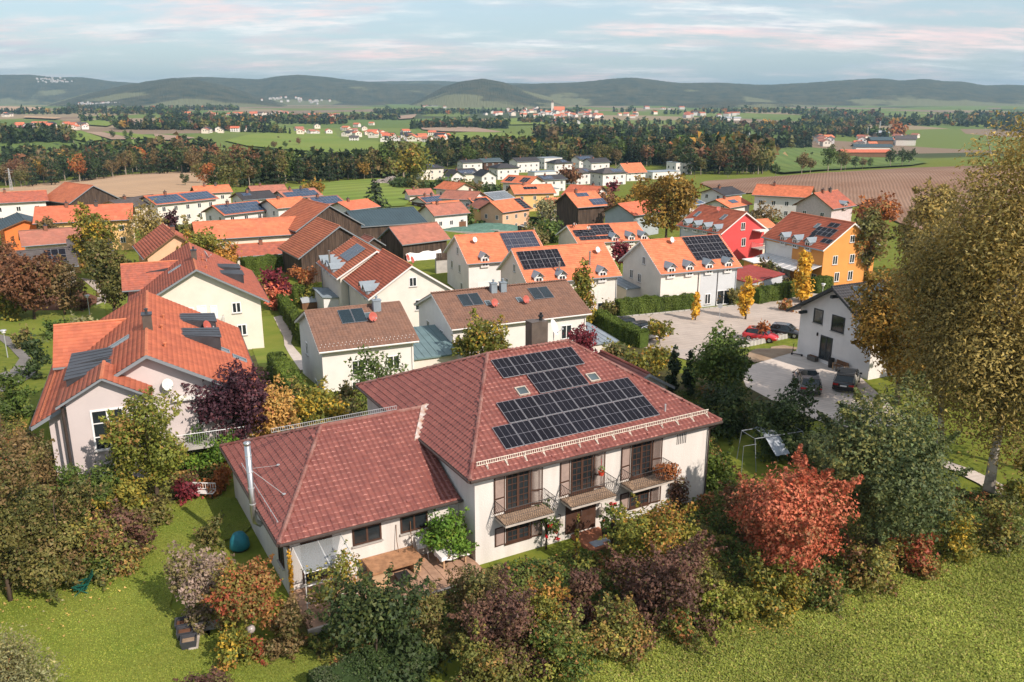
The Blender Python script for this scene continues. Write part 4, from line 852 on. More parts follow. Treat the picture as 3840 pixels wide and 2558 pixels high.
# --- the white house by the courtyard on the right
geo19 = (33.6, 76.2, 0.0, 64.5, 11.5, 10.4, 3.95, 3.2)
r, A, B, xw, yw, zt = gable('detached_house', 'white house with dark roof and anthracite windows behind the birches', geo19, WHITE, T_BLACK, ov=.9, gov=.9, soff=ANTH, gut=ANTH, mode='tiles', keep=200, base=4)
wins(r, '0', xw, yw, [(-2.05, 3.25, 1.15, 1.35), (.35, 3.0, 1.5, 1.5)], frame=ANTH, cols=1, fw=.09); fm = facem('0', xw, yw)
d = window(r, fm, -1.5, .05, 1.45, 2.25, ANTH, GLASS, 2, 1, False, 'front_door', fw=.12); window(r, fm, 3.1, 2.3, .8, 1.4, UPVC, GLASS, 1, 1)
pv(r, A, 2.0, 2.2, 3, 2, 1.15, 1.75, .02, COLL, (0, 0), .14)
b = MB()
for y in (-3.6, 0, 3.6): b.box(-xw-.85, -xw+.1, y-.13, y+.13, 3.9+(3.6-abs(y))*.62, 4.15+(3.6-abs(y))*.62)
b.build('purlin_end', ANTH, r); MB().box(-xw-.10, -xw, 1.85, 1.98, 2.1, 2.4).build('wall_lamp', BLACKP, r)
# --- barns
def boards(r, face, xw, yw, half, z0, zt, k, n=None, mat=None, step=.32):
    """vertical boards on a gable: each one a piece"""
    fm = facem(face, xw, yw); n = int(2*half/step)
    for i in range(n):
        x = -half+(i+.5)*2*half/n; top = zt+(half-abs(x))*k-.05+rnd.uniform(-.05, 0); d_ = rnd.uniform(.02, .05)
        MB().box(x-half/n*.9, x+half/n*.9, -d_, .0, z0+rnd.uniform(0, .08), top) 
        b = MB().box(x-half/n*.88, x+half/n*.88, -d_, 0, z0, top); link('board', b.mesh('board', mat or BARNW), r, fm)
def barn(label, geo, roof, wall=None, faces=('0',), step=.32, **kw):
    r, A, B, xw, yw, zt = gable('barn', label, geo, wall or BARNW, roof, ov=.6, gov=.5, soff=kw.pop('soff', SOFF), gut=False, cat='barn', row=kw.pop('row', .42), **kw); k = geo[7]/(geo[5]/2)
    for f in faces: boards(r, f, xw, yw, yw, -1.5, zt, k, step=step)
    return r, A, B, xw, yw
r, A, B, xw, yw = barn('large weathered barn with ribbed orange roof nearest to the row houses', (-30.5, 140.3, -6.1, 329.3, 11.6, 14.1, 5.0, 4.6), T_BARN)
r, A, B, xw, yw = barn('taller weathered barn with ribbed orange roof behind the nearest barn', (-38.9, 169.1, -6.1, 324.0, 13.2, 14.4, 5.0, 4.4), T_BARN, step=.4)
r, A, B, xw, yw, zt = gable('barn', 'wide agricultural hall with blue grey sheet roof', (-28.4, 184.1, -6.2, 62.6, 15.2, 16.3, 3.9, 2.3), BARNW, T_SLATE, mode='sheet', gut=False, cat='barn', ov=.4)
r, A, B, xw, yw = barn('low barn with faded red brown roof and white tarpaulin under its eave', (-18.6, 159.7, -6.4, 51.7, 10.6, 9.2, 3.9, 2.7), T_BARNB, faces=())
b = MB(); n = 8
tp = MB(); tv = []
for i in range(n+1):
    for j in range(4): x = -xw+.3+(2*xw-2)*i/n; tv.append((x, -yw-.35-.28*j+.1*math.sin(i*2.1+j), [2.1, 1.3, .6, -.3][j]+.18*math.sin(i*1.7+j*.9)))
tp.add(tv, [(i*4+j, (i+1)*4+j, (i+1)*4+j+1, i*4+j+1) for i in range(n) for j in range(3)]); tag(tp.build('tarpaulin', WCLOTH, None), 'white tarpaulin draped along the side of the low red brown barn', 'tarpaulin').matrix_basis = world_of(r)
r, A, B, xw, yw = barn('small wooden tower shed with red roof and double doors between the barns', (-25.5, 150.5, -6.2, 329.0, 4.6, 4.4, 4.2, 1.5), T_BARNB, step=.36)
MB().box(-xw-.09, -xw-.05, -1.1, 1.1, -.5, 2.4).build('door', MIDW, r)
r, A, B, xw, yw = barn('big barn with orange roof and dark boarded gable at the far left', (-114.4, 226.5, -7.8, 305.5, 14.5, 13.9, 5.0, 4.0), T_BARN, step=.5)
# ------------------------------------------------------------------ vegetation kit
def nrm(v): return v/np.maximum(np.linalg.norm(v, axis=1, keepdims=True), 1e-6)
def leafquads(P, Nn, size, g, aspect=0.62):
    """diamond shaped leaves centred on P facing Nn"""
    n = len(P); t = nrm(np.cross(Nn, g.normal(size=(n, 3)))); b = np.cross(Nn, t); s = (size*g.uniform(.7, 1.3, n))[:, None]
    a = t*s*.62; c = b*s*.62*aspect; fold = Nn*s*.10
    return np.stack([P+a*1.15+fold, P-a*.6+c*1.15, P-a*.6-c*1.15], 1).reshape(-1, 3)
PAL = {
 'olive': [(.105,.105,.030,3),(.14,.125,.035,3),(.075,.085,.026,2),(.17,.115,.05,1.5),(.20,.16,.06,1)],
 'olivebrown': [(.12,.085,.036,3),(.16,.105,.045,3),(.10,.09,.03,2),(.20,.14,.065,1)],
 'green': [(.065,.105,.022,3),(.085,.125,.026,3),(.055,.08,.022,2),(.13,.15,.03,1)],
 'bright': [(.085,.17,.022,3),(.115,.20,.026,3),(.075,.13,.02,2),(.17,.22,.03,1)],
 'limegreen': [(.16,.185,.03,3),(.20,.20,.035,3),(.12,.14,.028,2),(.27,.22,.045,1),(.26,.15,.05,.6)],
 'greenyellow': [(.14,.15,.028,3),(.20,.17,.03,3),(.10,.115,.025,2),(.36,.24,.03,1.2),(.30,.15,.04,.5)],
 'darkgreen': [(.035,.058,.020,3),(.045,.07,.022,3),(.028,.042,.016,2),(.07,.085,.025,1)],
 'conifer': [(.024,.040,.018,3),(.032,.050,.020,3),(.018,.030,.014,2),(.048,.062,.022,1)],
 'larchgreen': [(.080,.108,.042,3),(.105,.125,.045,3),(.058,.080,.034,2),(.15,.145,.045,1.5)],
 'brown': [(.15,.070,.036,3),(.19,.085,.042,3),(.11,.055,.030,2),(.20,.13,.05,1)],
 'rust': [(.30,.10,.035,3),(.36,.13,.04,3),(.24,.09,.035,2),(.25,.16,.05,1)],
 'orange': [(.42,.20,.035,3),(.36,.18,.04,3),(.28,.15,.035,2),(.22,.17,.04,1.5)],
 'peach': [(.42,.24,.07,3),(.36,.22,.06,3),(.30,.20,.06,2),(.42,.18,.08,1),(.22,.18,.05,1)],
 'yellow': [(.60,.34,.03,3),(.54,.29,.03,3),(.45,.26,.03,2),(.32,.24,.04,1)],
 'walnut': [(.30,.165,.030,3),(.24,.15,.03,3),(.18,.13,.03,2),(.12,.11,.03,1.5)],
 'purple': [(.055,.022,.030,3),(.042,.018,.026,3),(.075,.028,.034,2),(.10,.035,.04,.6)],
 'plum': [(.115,.058,.042,3),(.085,.046,.036,3),(.135,.075,.048,2),(.12,.10,.035,1.6)],
 'darkred': [(.16,.025,.035,3),(.11,.022,.03,3),(.22,.035,.04,1)],
 'scarlet': [(.44,.105,.055,3),(.46,.145,.08,3),(.40,.13,.07,2),(.30,.125,.06,2),(.22,.115,.05,1)],
 'redmix': [(.30,.075,.04,2),(.22,.12,.04,3),(.15,.13,.035,2),(.36,.16,.05,1),(.20,.17,.04,1)],
 'seed': [(.27,.20,.165,2.5),(.22,.165,.125,2),(.22,.16,.10,2),(.16,.14,.05,2)],
 'birch': [(.32,.24,.07,3),(.27,.205,.062,3),(.21,.17,.055,3),(.32,.22,.06,1.5),(.13,.115,.04,1.5)],
 'mix': [(.13,.14,.035,3),(.19,.17,.04,2),(.09,.10,.03,2),(.27,.16,.05,1),(.25,.21,.05,1),(.16,.08,.045,1)],
 'willow': [(.22,.22,.11,3),(.17,.17,.08,2),(.25,.22,.09,2),(.14,.13,.05,1)],
 'hedge': [(.085,.125,.020,3),(.11,.15,.024,3),(.06,.09,.018,2)],
 'hedged': [(.045,.075,.022,3),(.06,.09,.026,3),(.035,.058,.02,2),(.085,.105,.05,1)],
 'ivy': [(.06,.10,.022,2),(.10,.13,.03,2),(.20,.20,.04,1.5),(.30,.13,.05,.8),(.14,.12,.04,1)],
}
def colours(g, pal, n, grp=None):
    p = np.array(PAL[pal]); w_ = p[:, 3]/p[:, 3].sum(); i = g.choice(len(p), n, p=w_)
    if grp is not None:                                   # neighbouring sprays share a tone
        gi = g.choice(len(p), grp.max()+1, p=w_); i = np.where(g.random(n) < .5, gi[grp], i)
        tone = g.normal(1, .13, grp.max()+1)[grp]
    else: tone = 1.0
    return np.clip(p[i, :3]*1.3*(g.normal(1, .14, n)*tone)[:, None], .004, .9)
def crown(g, H, Rd, shape, leaf, cov, pal, cb=.1, maxn=45000):
    """leaf quads and clump centres of a crown: H height, Rd radius, cb start of the crown"""
    z0 = cb*H; hz = (H-z0)/2; zc = z0+hz
    if shape == 'cone':
        nl = max(5, int(H/ (0.055*H+.25))); P = []; Nn = []; G = []; per = int(cov*2.2*Rd*H/(leaf*leaf*.4)/nl)+6; gi = 0
        for i in range(nl):
            t = i/nl; z = z0+(H-z0)*t; r = Rd*(1-t)**.85+.03*Rd; nb = max(5, int(11*(1-t)+4)); ph = g.random()*6.28
            k = max(6, int(per*2.0*(1-t)+4)); br = g.integers(0, nb, k); an = ph+br*6.283/nb+g.normal(0, .22, k); q = g.random(k)**.6
            rad = r*q*(1+.18*np.sin(br*7.3+i)); zz_ = z-rad*.32+g.normal(0, .03*H/nl*3, k)+.1
            P.append(np.stack([rad*np.cos(an), rad*np.sin(an), zz_], 1)); Nn.append(np.stack([np.cos(an)*.5, np.sin(an)*.5, np.ones(k)*.7], 1)); G.append(gi+br); gi += nb
        P = np.concatenate(P); Nn = nrm(np.concatenate(Nn)+g.normal(0, .4, (len(P), 3))); G = np.concatenate(G)
        return P, Nn, G, None
    nc = {'round': 26, 'shrub': 16, 'column': 44, 'sparse': 20, 'weep': 34, 'tuft': 9}[shape]
    d = nrm(g.normal(size=(nc, 3))); q = g.uniform(.25, 1, nc)**.5
    if shape in ('shrub', 'tuft'): d[:, 2] = np.where(d[:, 2] < -.35, -d[:, 2], d[:, 2])
    ex = np.array([Rd, Rd, hz]); cr = g.uniform(.30, .48, nc)
    C = d*q[:, None]*ex*(1-cr[:, None]*.75)
    if shape == 'column': C[:, 2] = g.uniform(-.92, .86, nc)*hz; k = np.sqrt(np.clip(1-(C[:, 2]/hz)**2, .06, 1)); t_ = (C[:, 2]/hz+1)/2; k = np.clip(1.25*(t_+.12)**.45*(1-t_)**.62*1.35, .18, 1); C[:, :2] = nrm(np.c_[d[:, :2], np.zeros(nc)])[:, :2]*(Rd*.55*k*g.random(nc)**.5)[:, None]; cr = cr*k
    if shape in ('shrub', 'tuft'):
        zf = g.uniform(.04, .80, nc); an = g.random(nc)*6.283; ra = Rd*np.sqrt(g.random(nc))*(1-.55*zf**1.6)*(1-cr*.55)
        C = np.stack([ra*np.cos(an), ra*np.sin(an), zf*H-zc], 1)
    rr = cr[:, None]*np.array([Rd, Rd, (min(hz, Rd*1.25) if shape not in ('shrub', 'tuft') else min(H*.75, Rd)) if shape != 'column' else Rd*1.5])*np.array([1, 1, .85])
    area = cov*4*math.pi*((Rd*Rd*hz)**(1/3.))**2*1.1; n = int(area/(leaf*leaf*.48)); n = int(min(max(n, 60), maxn))
    w_ = rr[:, 0]*rr[:, 1]; G = g.choice(nc, n, p=w_/w_.sum()); dd = nrm(g.normal(size=(n, 3)))
    rad = g.uniform(.35 if shape != 'sparse' else .2, 1.08, n)**.55
    # uneven outline: each clump has lobes
    lob = 1+.22*np.sin(dd[:, 0]*5+G*1.7)*np.sin(dd[:, 1]*6+G*2.3)+.12*np.sin(dd[:, 2]*9+G)
    P = C[G]+dd*rr[G]*(rad*lob)[:, None]
    if shape in ('shrub', 'round', 'sparse'):              # shoots that stand out of the outline
        ns = 30; k = int(n*.16); si = g.integers(0, ns, k); src = g.integers(0, nc, ns); sd_ = nrm(nrm(C[src]*np.array([1, 1, .6])+1e-3)+g.normal(0, .45, (ns, 3))+np.array([0, 0, .45])); ln = (g.uniform(.25, .55, ns) if shape == 'shrub' else g.uniform(.12, .32, ns))*Rd
        tt = g.random(k); P[:k] = C[src[si]]+sd_[si]*(rr[src[si], 0]*.75+ln[si]*tt)[:, None]+g.normal(0, 1, (k, 3))*(leaf*.9*(1.25-tt))[:, None]; G[:k] = src[si]
    if shape == 'weep':
        drop = g.random(n)**1.5*hz*.34; P[:, 2] -= drop; P[:, :2] += nrm(np.c_[dd[:, :2], np.zeros(n)])[:, :2]*(drop*.06)[:, None]
    P[:, 2] += zc; kp = P[:, 2] > .03; P, G, dd = P[kp], G[kp], dd[kp]; n = len(P)
    Nn = nrm(dd*.9+np.array([0, 0, .35])+g.normal(0, .55, (n, 3)))
    return P, Nn, G, C+np.array([0, 0, zc])
def limbs(g, H, Rd, C, tr, cb, n=9, lean=0.0, straight=False):
    b = MB(); top = H*(.97 if straight else .72); m = 7; pts = []; lx, ly = g.normal(0, .02*H, 2)+lean
    for i in range(m): t = i/(m-1); pts.append((lx*t*t+g.normal(0, .006*H)*(0 < i < m-1), ly*t*t+g.normal(0, .006*H)*(0 < i < m-1), top*t-.25*(i == 0)))
    b.tube(pts, [tr*(1.25 if i == 0 else 1)*(1-.86*i/(m-1))+.008 for i in range(m)], 7)
    if C is not None:
        for c in C[g.permutation(len(C))[:n]]:
            z = min(max(c[2]*.55, max(cb, .02)*H*.8), top*.9); k = z/top*(m-1); i = min(int(k), m-2); p = Vector(pts[i]).lerp(Vector(pts[i+1]), k-i); c = Vector(c)
            mid = p.lerp(c, .5)+Vector((0, 0, .06*H)); b.tube([p, mid, c, c+(c-mid)*.5], [tr*.38, tr*.24, tr*.12, tr*.04], 5)
    return b
TREES = {}
def tree_meshes(key, H, Rd, shape, pal, leaf, cov, cb, tr, bark, seed, nl, straight=False, maxn=45000):
    if key in TREES: return TREES[key]
    g = np.random.default_rng(seed); P, Nn, G, C = crown(g, H, Rd, shape, leaf, cov, pal, cb, maxn)
    cm = quadmesh('crown', leafquads(P, Nn, leaf, g, .42 if shape in ('cone', 'weep') else .66), LEAF, colours(g, pal, len(P), G))
    tm = limbs(g, H, Rd, C, tr, cb, nl, straight=straight or shape == 'cone').mesh('trunk', bark, True) if nl >= 0 else None
    TREES[key] = (cm, tm); return TREES[key]
SHAPES = {'tree': ('round', .10, 1.25), 'shrub': ('shrub', .0, 1.35), 'column': ('column', .06, 1.3), 'spruce': ('cone', .04, 1.0), 'sparse': ('sparse', .15, .38), 'birch': ('weep', .16, 1.3), 'weep': ('weep', .08, .8), 'thin': ('shrub', .0, .55), 'ball': ('round', .30, 1.5)}
PLANTED = []
def plant(x, base, top, wd, kind, pal, label, name=None, cat=None, group=None, leaf=None, cov=1.0, bark=None, at=None, cb=None, tr=None, maxn=45000):
    """one tree or shrub: x, foot, top and width as they measure in the 2354 wide view; stands on the ground there"""
    p = at if at is not None else hd(x, base); dist = math.hypot(p.x, p.y); dep = p.y*math.cos(PITCH)+(CAM_H-p.z)*math.sin(PITCH)
    H = (base-top)*S_*dep/F_PX/.96; Rd = wd*S_*dep/F_PX/2
    sh, cb0, cv = SHAPES[kind]; lf = leaf or max(.088, 2.75*dep/848)
    if sh == 'cone': lf *= 1.5
    seed = int(abs(x*13+top*7)) % 99991; isb = kind in ('shrub', 'thin')
    nm = name or ('shrub' if isb else 'tree'); cm, tm = tree_meshes((x, base, top, wd, kind, pal), H, Rd, sh, pal, lf, cov*cv, cb if cb is not None else cb0, tr or max(.03, H*(.012 if isb else .018)), bark or BARK, seed, (5 if isb else 10) if kind not in ('sparse',) else 16, maxn=maxn)
    r = empty(nm, p, 0, label, cat or ('shrub' if isb else 'tree'), group)
    link('foliage' if isb else 'crown', cm, r)
    if tm: link('stem' if isb else 'trunk', tm, r)
    PLANTED.append((p.x, p.y, Rd)); return r
def hedge(name, label, pts, ht, th, pal='hedge', leaf=.13, cat='hedge', z=None, group=None, rough=.10):
    """clipped hedge along a line of ground points; dense foliage core with leaf surface"""
    P = [Vector((p[0], p[1], (TZ(p[0], p[1]) if z is None else z))) for p in pts]; r = empty(name, P[0], 0, label, cat, group); o = P[0]; g = np.random.default_rng(int(abs(P[0].x*77+P[0].y*31)) % 9999)
    VV, CC, NN = [], [], []; core = MB()
    for a, b in zip(P, P[1:]):
        d = (b-a); Ln = math.hypot(d.x, d.y); u = Vector((d.x/Ln, d.y/Ln, 0)); n = Vector((-u.y, u.x, 0))
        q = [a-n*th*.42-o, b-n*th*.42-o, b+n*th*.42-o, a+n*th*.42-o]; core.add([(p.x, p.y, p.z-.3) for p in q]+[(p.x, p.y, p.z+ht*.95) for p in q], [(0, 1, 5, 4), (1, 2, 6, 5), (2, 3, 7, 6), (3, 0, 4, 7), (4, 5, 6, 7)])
        for sgn, ar in ((1, Ln*ht), (-1, Ln*ht), (0, Ln*th)):
            k = int(ar*2.6/(leaf*leaf*.5)); s = g.random(k)*Ln; w2 = g.random(k)
            if sgn: off = sgn*(th/2+g.normal(0, rough*.6, k)); hh = w2*ht; nn = np.array([n.x*sgn, n.y*sgn, .25])
            else: off = (w2-.5)*th; hh = ht+g.normal(0, rough*.6, k); nn = np.array([0, 0, 1.0])
            wob = .10*np.sin(s*1.9+hh*2)+.07*np.sin(s*4.3)
            px = a.x-o.x+u.x*s+n.x*(off+(wob*sgn if sgn else 0)); py = a.y-o.y+u.y*s+n.y*(off+(wob*sgn if sgn else 0)); pz = a.z-o.z+(b.z-a.z)*s/Ln+hh+(wob if not sgn else 0)
            VV.append(np.stack([px, py, pz], 1)); NN.append(nrm(nn+g.normal(0, .55, (k, 3))))
    VV = np.concatenate(VV); NN = np.concatenate(NN)
    link('foliage', quadmesh('foliage', leafquads(VV, NN, leaf, g), LEAF, colours(g, pal, len(VV), ((VV[:, 0]*1.3).astype(int)-int((VV[:, 0]*1.3).min())))), r)
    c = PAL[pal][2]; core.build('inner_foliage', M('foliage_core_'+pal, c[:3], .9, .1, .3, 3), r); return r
def grasspatch(name, poly, n, hgt, pal, label, cat, seed, wd=.05):
    """tufts of blades and clover over a polygon (view pixels), denser towards the viewer"""
    g = np.random.default_rng(seed); pw = np.array([tuple(hd(*q))[:2] for q in poly]); lo, hi = pw.min(0), pw.max(0); out = np.zeros((0, 2))
    while len(out) < n:
        q = lo+g.random((n*3, 2))*(hi-lo); ins = np.zeros(len(q), bool); j = len(pw)-1
        for i in range(len(pw)):
            xi, yi, xj, yj = *pw[i], *pw[j]; c = ((yi > q[:, 1]) != (yj > q[:, 1])) & (q[:, 0] < (xj-xi)*(q[:, 1]-yi)/(yj-yi+1e-9)+xi); ins ^= c; j = i
        q = q[ins]; keep = (np.abs(q[:, 0])/np.maximum(q[:, 1], 1) < .85) & (g.random(len(q)) < np.clip((34/np.maximum(np.hypot(q[:, 0], q[:, 1]), 20))**1.5, 0, 1)); out = np.concatenate([out, q[keep]])
    q = out[:n]; z = terrain(q[:, 0], q[:, 1])
    clump = np.sin(q[:, 0]*1.1+np.sin(q[:, 1]*.7)*2)*np.sin(q[:, 1]*1.3+1)+np.sin(q[:, 0]*.31+q[:, 1]*.23)
    P = np.stack([q[:, 0], q[:, 1], z+.085+hgt*(.35+.25*clump*.5+g.random(n)*.5)], 1); Nn = nrm(np.array([0, -.15, 1.0])+g.normal(0, .5, (n, 3)))
    col = colours(g, pal, n)*(1+.14*clump[:, None])
    o = link(name, quadmesh(name, leafquads(P, Nn, wd, g, .5), LEAF, np.clip(col, .01, 1))); return tag(o, label, cat, None, 'stuff')
PAL['meadow'] = [(.205,.245,.042,3),(.255,.285,.052,3),(.145,.18,.034,2),(.29,.28,.07,1.2),(.24,.19,.07,.4)]
PAL['lawn'] = [(.165,.205,.032,3),(.20,.23,.036,3),(.135,.17,.028,2),(.25,.245,.045,1)]
# ------------------------------------------------------------------ paving, lawns, meadow
PAVE = M('grey_beige_paving', (0.46, 0.395, 0.34), 0.9, 0.15, var=0, col2=(0.39, 0.335, 0.29), vscale=0.6, bump=0.2, bscale=9)
PALEP = M('pale_courtyard_paving', (0.56, 0.49, 0.43), 0.9, 0.15, 0.08, 1.2, bump=0.2, bscale=7)
ASPH = M('worn_asphalt', (0.20, 0.185, 0.17), 0.92, 0.15, 0.12, 0.7)
TANF = M('stubble_field', (0.46, 0.31, 0.19), 0.95, 0.1, var=0, col2=(0.38, 0.26, 0.165), vscale=0.02)
PLOW = M('ploughed_field', (0.215, 0.125, 0.083), 0.95, 0.1, var=0, col2=(0.29, 0.19, 0.135), vscale=0.03, detail=8)
BRNF = M('bare_field', (0.33, 0.235, 0.17), 0.95, 0.1, 0.08, 0.01)
GRNF = M('green_field', (0.15, 0.215, 0.040), 0.95, 0.1, var=0, col2=(0.19, 0.235, 0.050), vscale=0.012)
PAST = M('dark_green_pasture', (0.105, 0.16, 0.042), 0.95, 0.1, var=0, col2=(0.14, 0.185, 0.05), vscale=0.02)
EARTH = M('reddish_bare_earth', (0.13, 0.062, 0.038), 0.95, 0.1, 0.2, 1.0)
LEAFL = M('garden_soil_under_shrubs', (0.060, 0.050, 0.028), 0.95, 0.1, var=0, col2=(0.09, 0.095, 0.028), vscale=0.8)
drape('parking_square', [(1372,736),(1500,724),(1630,711),(1698,704),(1819,685),(1900,667),(1990,655),(2010,690),(1880,740),(1835,775),(1790,780),(1700,797),(1600,835),(1480,800),(1385,768)], PAVE, .07)
drape('courtyard', [(1700,852),(1762,828),(1830,808),(1842,796),(1905,800),(1990,880),(2100,980),(1920,985),(1790,930),(1715,890)], PALEP, .07)
drape('bare_garden_plot', [(1700,842),(1710,822),(1745,803),(1800,795),(1832,800),(1822,812),(1762,830)], SOIL, .09)
drape('footpath', [(629,730),(650,725),(662,745),(673,770),(669,790),(690,815),(716,850),(690,852),(668,820),(654,795),(652,775),(641,755)], PALEP, .07)
drape('footpath', [(0,905),(70,870),(92,845),(60,812),(38,795),(22,775),(0,770),(0,783),(22,800),(45,825),(28,850),(0,860)], ASPH, .07)
drape('lane', [(186,640),(238,648),(246,690),(228,730),(212,735),(222,700),(224,672)], PAVE, .08)
drape('shaded_bed', [(30,715),(45,695),(90,680),(185,668),(240,690),(205,705),(120,715)], EARTH, .08)
drape('garden_bed', [(960,1568),(1060,1490),(1130,1470),(1300,1530),(1640,1425),(2000,1330),(2354,1225),(2354,1120),(2050,1150),(1700,1150),(1640,1000),(1900,960),(2000,900),(1840,860),(1700,850),(1560,860),(1480,800),(1380,790),(1300,1000),(1400,1260),(1200,1300),(1090,1310),(760,1400),(660,1380),(700,1480),(760,1560)], LEAFL, .05)
drape('garden_bed', [(0,1370),(110,1300),(250,1300),(330,1250),(370,1160),(440,1140),(520,1130),(520,1010),(700,850),(640,800),(480,850),(380,1060),(100,1040),(0,900)], LEAFL, .05)
drape('roadside_path', [(2140,1065),(2190,1085),(2250,1115),(2300,1150),(2354,1180),(2354,1155),(2310,1120),(2240,1085),(2170,1060)], PALEP, .10)
MEADOW = M('meadow_soil', (0.15, 0.19, 0.034), 0.95, 0.1, var=0, col2=(0.21, 0.22, 0.055), vscale=0.9, detail=8)
LAWN = M('lawn_turf', (0.145, 0.195, 0.030), 0.95, 0.1, var=0, col2=(0.205, 0.225, 0.044), vscale=0.35, detail=9, bump=.4, bscale=25)
mpoly = [(1000,1600),(1060,1575),(1250,1520),(1400,1490),(1600,1440),(1800,1380),(2000,1325),(2200,1275),(2354,1225),(2600,1160),(2900,1100),(3000,1640)]
drape('meadow', mpoly, MEADOW, .09)
lpoly = [(-300,1430),(110,1300),(250,1305),(340,1240),(370,1165),(455,1140),(560,1150),(590,1200),(560,1230),(420,1280),(390,1400),(500,1480),(640,1470),(720,1500),(780,1600),(-300,1640)]
drape('lawn', lpoly, LAWN, .09)
drape('lawn', [(0,735),(60,715),(190,715),(240,695),(245,735),(190,790),(120,770),(40,775),(0,765)], LAWN, .09)
drape('lawn', [(575,790),(600,730),(640,725),(655,800),(690,850),(600,855)], LAWN, .06)
grasspatch('meadow_grass', mpoly, 150000, .15, 'meadow', 'rough meadow grass and clover at the lower right', 'grass', 3, .095)
grasspatch('lawn_grass', lpoly, 70000, .04, 'lawn', 'short mown lawn around the green garden chair', 'grass', 4, .06)
def understory(name, poly, n, seed, pal, label, leaf=.15, hmax=.85):
    g = np.random.default_rng(seed); pw = np.array([tuple(hd(*q))[:2] for q in poly]); lo, hi = pw.min(0), pw.max(0); q = lo+g.random((n*6, 2))*(hi-lo); ins = np.zeros(len(q), bool); j = len(pw)-1
    for i in range(len(pw)):
        xi, yi, xj, yj = *pw[i], *pw[j]; ins ^= ((yi > q[:, 1]) != (yj > q[:, 1])) & (q[:, 0] < (xj-xi)*(q[:, 1]-yi)/(yj-yi+1e-9)+xi); j = i
    q = q[ins]; loc = (q-np.array([HX0, HY0])); lx = loc@np.array([HU.x, HU.y]); ly = loc@np.array([HN.x, HN.y]); inh = ((lx > .2) & (lx < HL-.2) & (ly > .2) & (ly < HD)) | ((lx > WS) & (lx < 1) & (ly > WT-3.2) & (ly < WT+WD)); q = q[~inh][:n]; m = len(q)
    h = .5+.5*np.sin(q[:, 0]*1.3+1.7*np.sin(q[:, 1]*.9))*np.sin(q[:, 1]*1.5+.6*q[:, 0]); h = np.clip(h+.25*np.sin(q[:, 0]*3.1)*np.sin(q[:, 1]*2.7), .08, 1)*hmax
    P = np.c_[q, terrain(q[:, 0], q[:, 1])+.05+h*g.random(m)**.5]; grp = ((np.floor(q[:, 0]*.9)*31+np.floor(q[:, 1]*.7)*17) % 211).astype(int)
    return tag(link(name, quadmesh(name, leafquads(P, nrm(np.array([0, -.2, .8])+g.normal(0, .6, (m, 3))), leaf, g), LEAF, colours(g, pal, m, grp))), label, 'ground cover', None, 'stuff')
understory('ground_cover', [(960,1568),(1060,1500),(1300,1530),(1640,1425),(2000,1330),(2354,1225),(2354,1120),(2050,1150),(1700,1150),(1640,1000),(1760,960),(1640,900),(1560,900),(1400,1260),(1200,1300),(1090,1310),(760,1400),(660,1380),(700,1480),(760,1560)], 60000, 31, 'ivy', 'tangle of low bramble and perennials under the shrubs before the house')
understory('ground_cover', [(0,1370),(110,1300),(250,1300),(330,1250),(370,1160),(440,1140),(520,1130),(520,1010),(640,860),(480,850),(380,1060),(100,1040),(0,900)], 30000, 32, 'mix', 'leafy perennials under the shrubs of the left garden')
# fallen leaves under the red tree edge and yellow windfall on the lawn
g = np.random.default_rng(5); n = 900; cc = hd(1905, 1395); q = np.stack([cc.x+g.normal(0, 4.0, n), cc.y+g.normal(0, .9, n)], 1); q[:, 1] += (q[:, 0]-cc.x)*.42
tag(link('fallen_leaves', quadmesh('fallen_leaves', leafquads(np.c_[q, terrain(q[:, 0], q[:, 1])+.17], nrm(np.array([0, 0, 1.])+g.normal(0, .3, (n, 3))), .12, g), LEAF, colours(g, 'peach', n))), 'pinkish fallen leaves along the meadow edge', 'leaves', None, 'stuff')
n = 170; cc = hd(80, 1375); q = np.stack([cc.x+g.normal(0, 2.3, n), cc.y+g.normal(0, 1.7, n)], 1)
tag(link('windfall', quadmesh('windfall', leafquads(np.c_[q, terrain(q[:, 0], q[:, 1])+.16], nrm(np.array([0, 0, 1.])+g.normal(0, .3, (n, 3))), .12, g), LEAF, colours(g, 'yellow', n)*np.array([1, 1.25, 4]))), 'pale yellow windfall fruit scattered on the lawn', 'windfall', None, 'stuff')
for q0 in ([(1372,735),(1500,723),(1630,710),(1698,703),(1819,684)], [(1700,797),(1600,835)]):
    b = MB(); P = [hd(*q) for q in q0]
    for a_, b_ in zip(P, P[1:]):
        d_ = (b_-a_); n_ = max(1, int(d_.length)); u_ = Vector((d_.x, d_.y, 0)).normalized()*.5; w_ = Vector((-u_.y, u_.x, 0))*.16
        for i in range(n_):
            c_ = a_.lerp(b_, (i+.5)/n_); c_.z = TZ(c_.x, c_.y); b.slab([c_-u_*.96-w_+Vector((0, 0, .2)), c_+u_*.96-w_+Vector((0, 0, .2)), c_+u_*.96+w_+Vector((0, 0, .2)), c_-u_*.96+w_+Vector((0, 0, .2))], .3)
    tag(b.build('kerb', CONC), None, kind='structure')
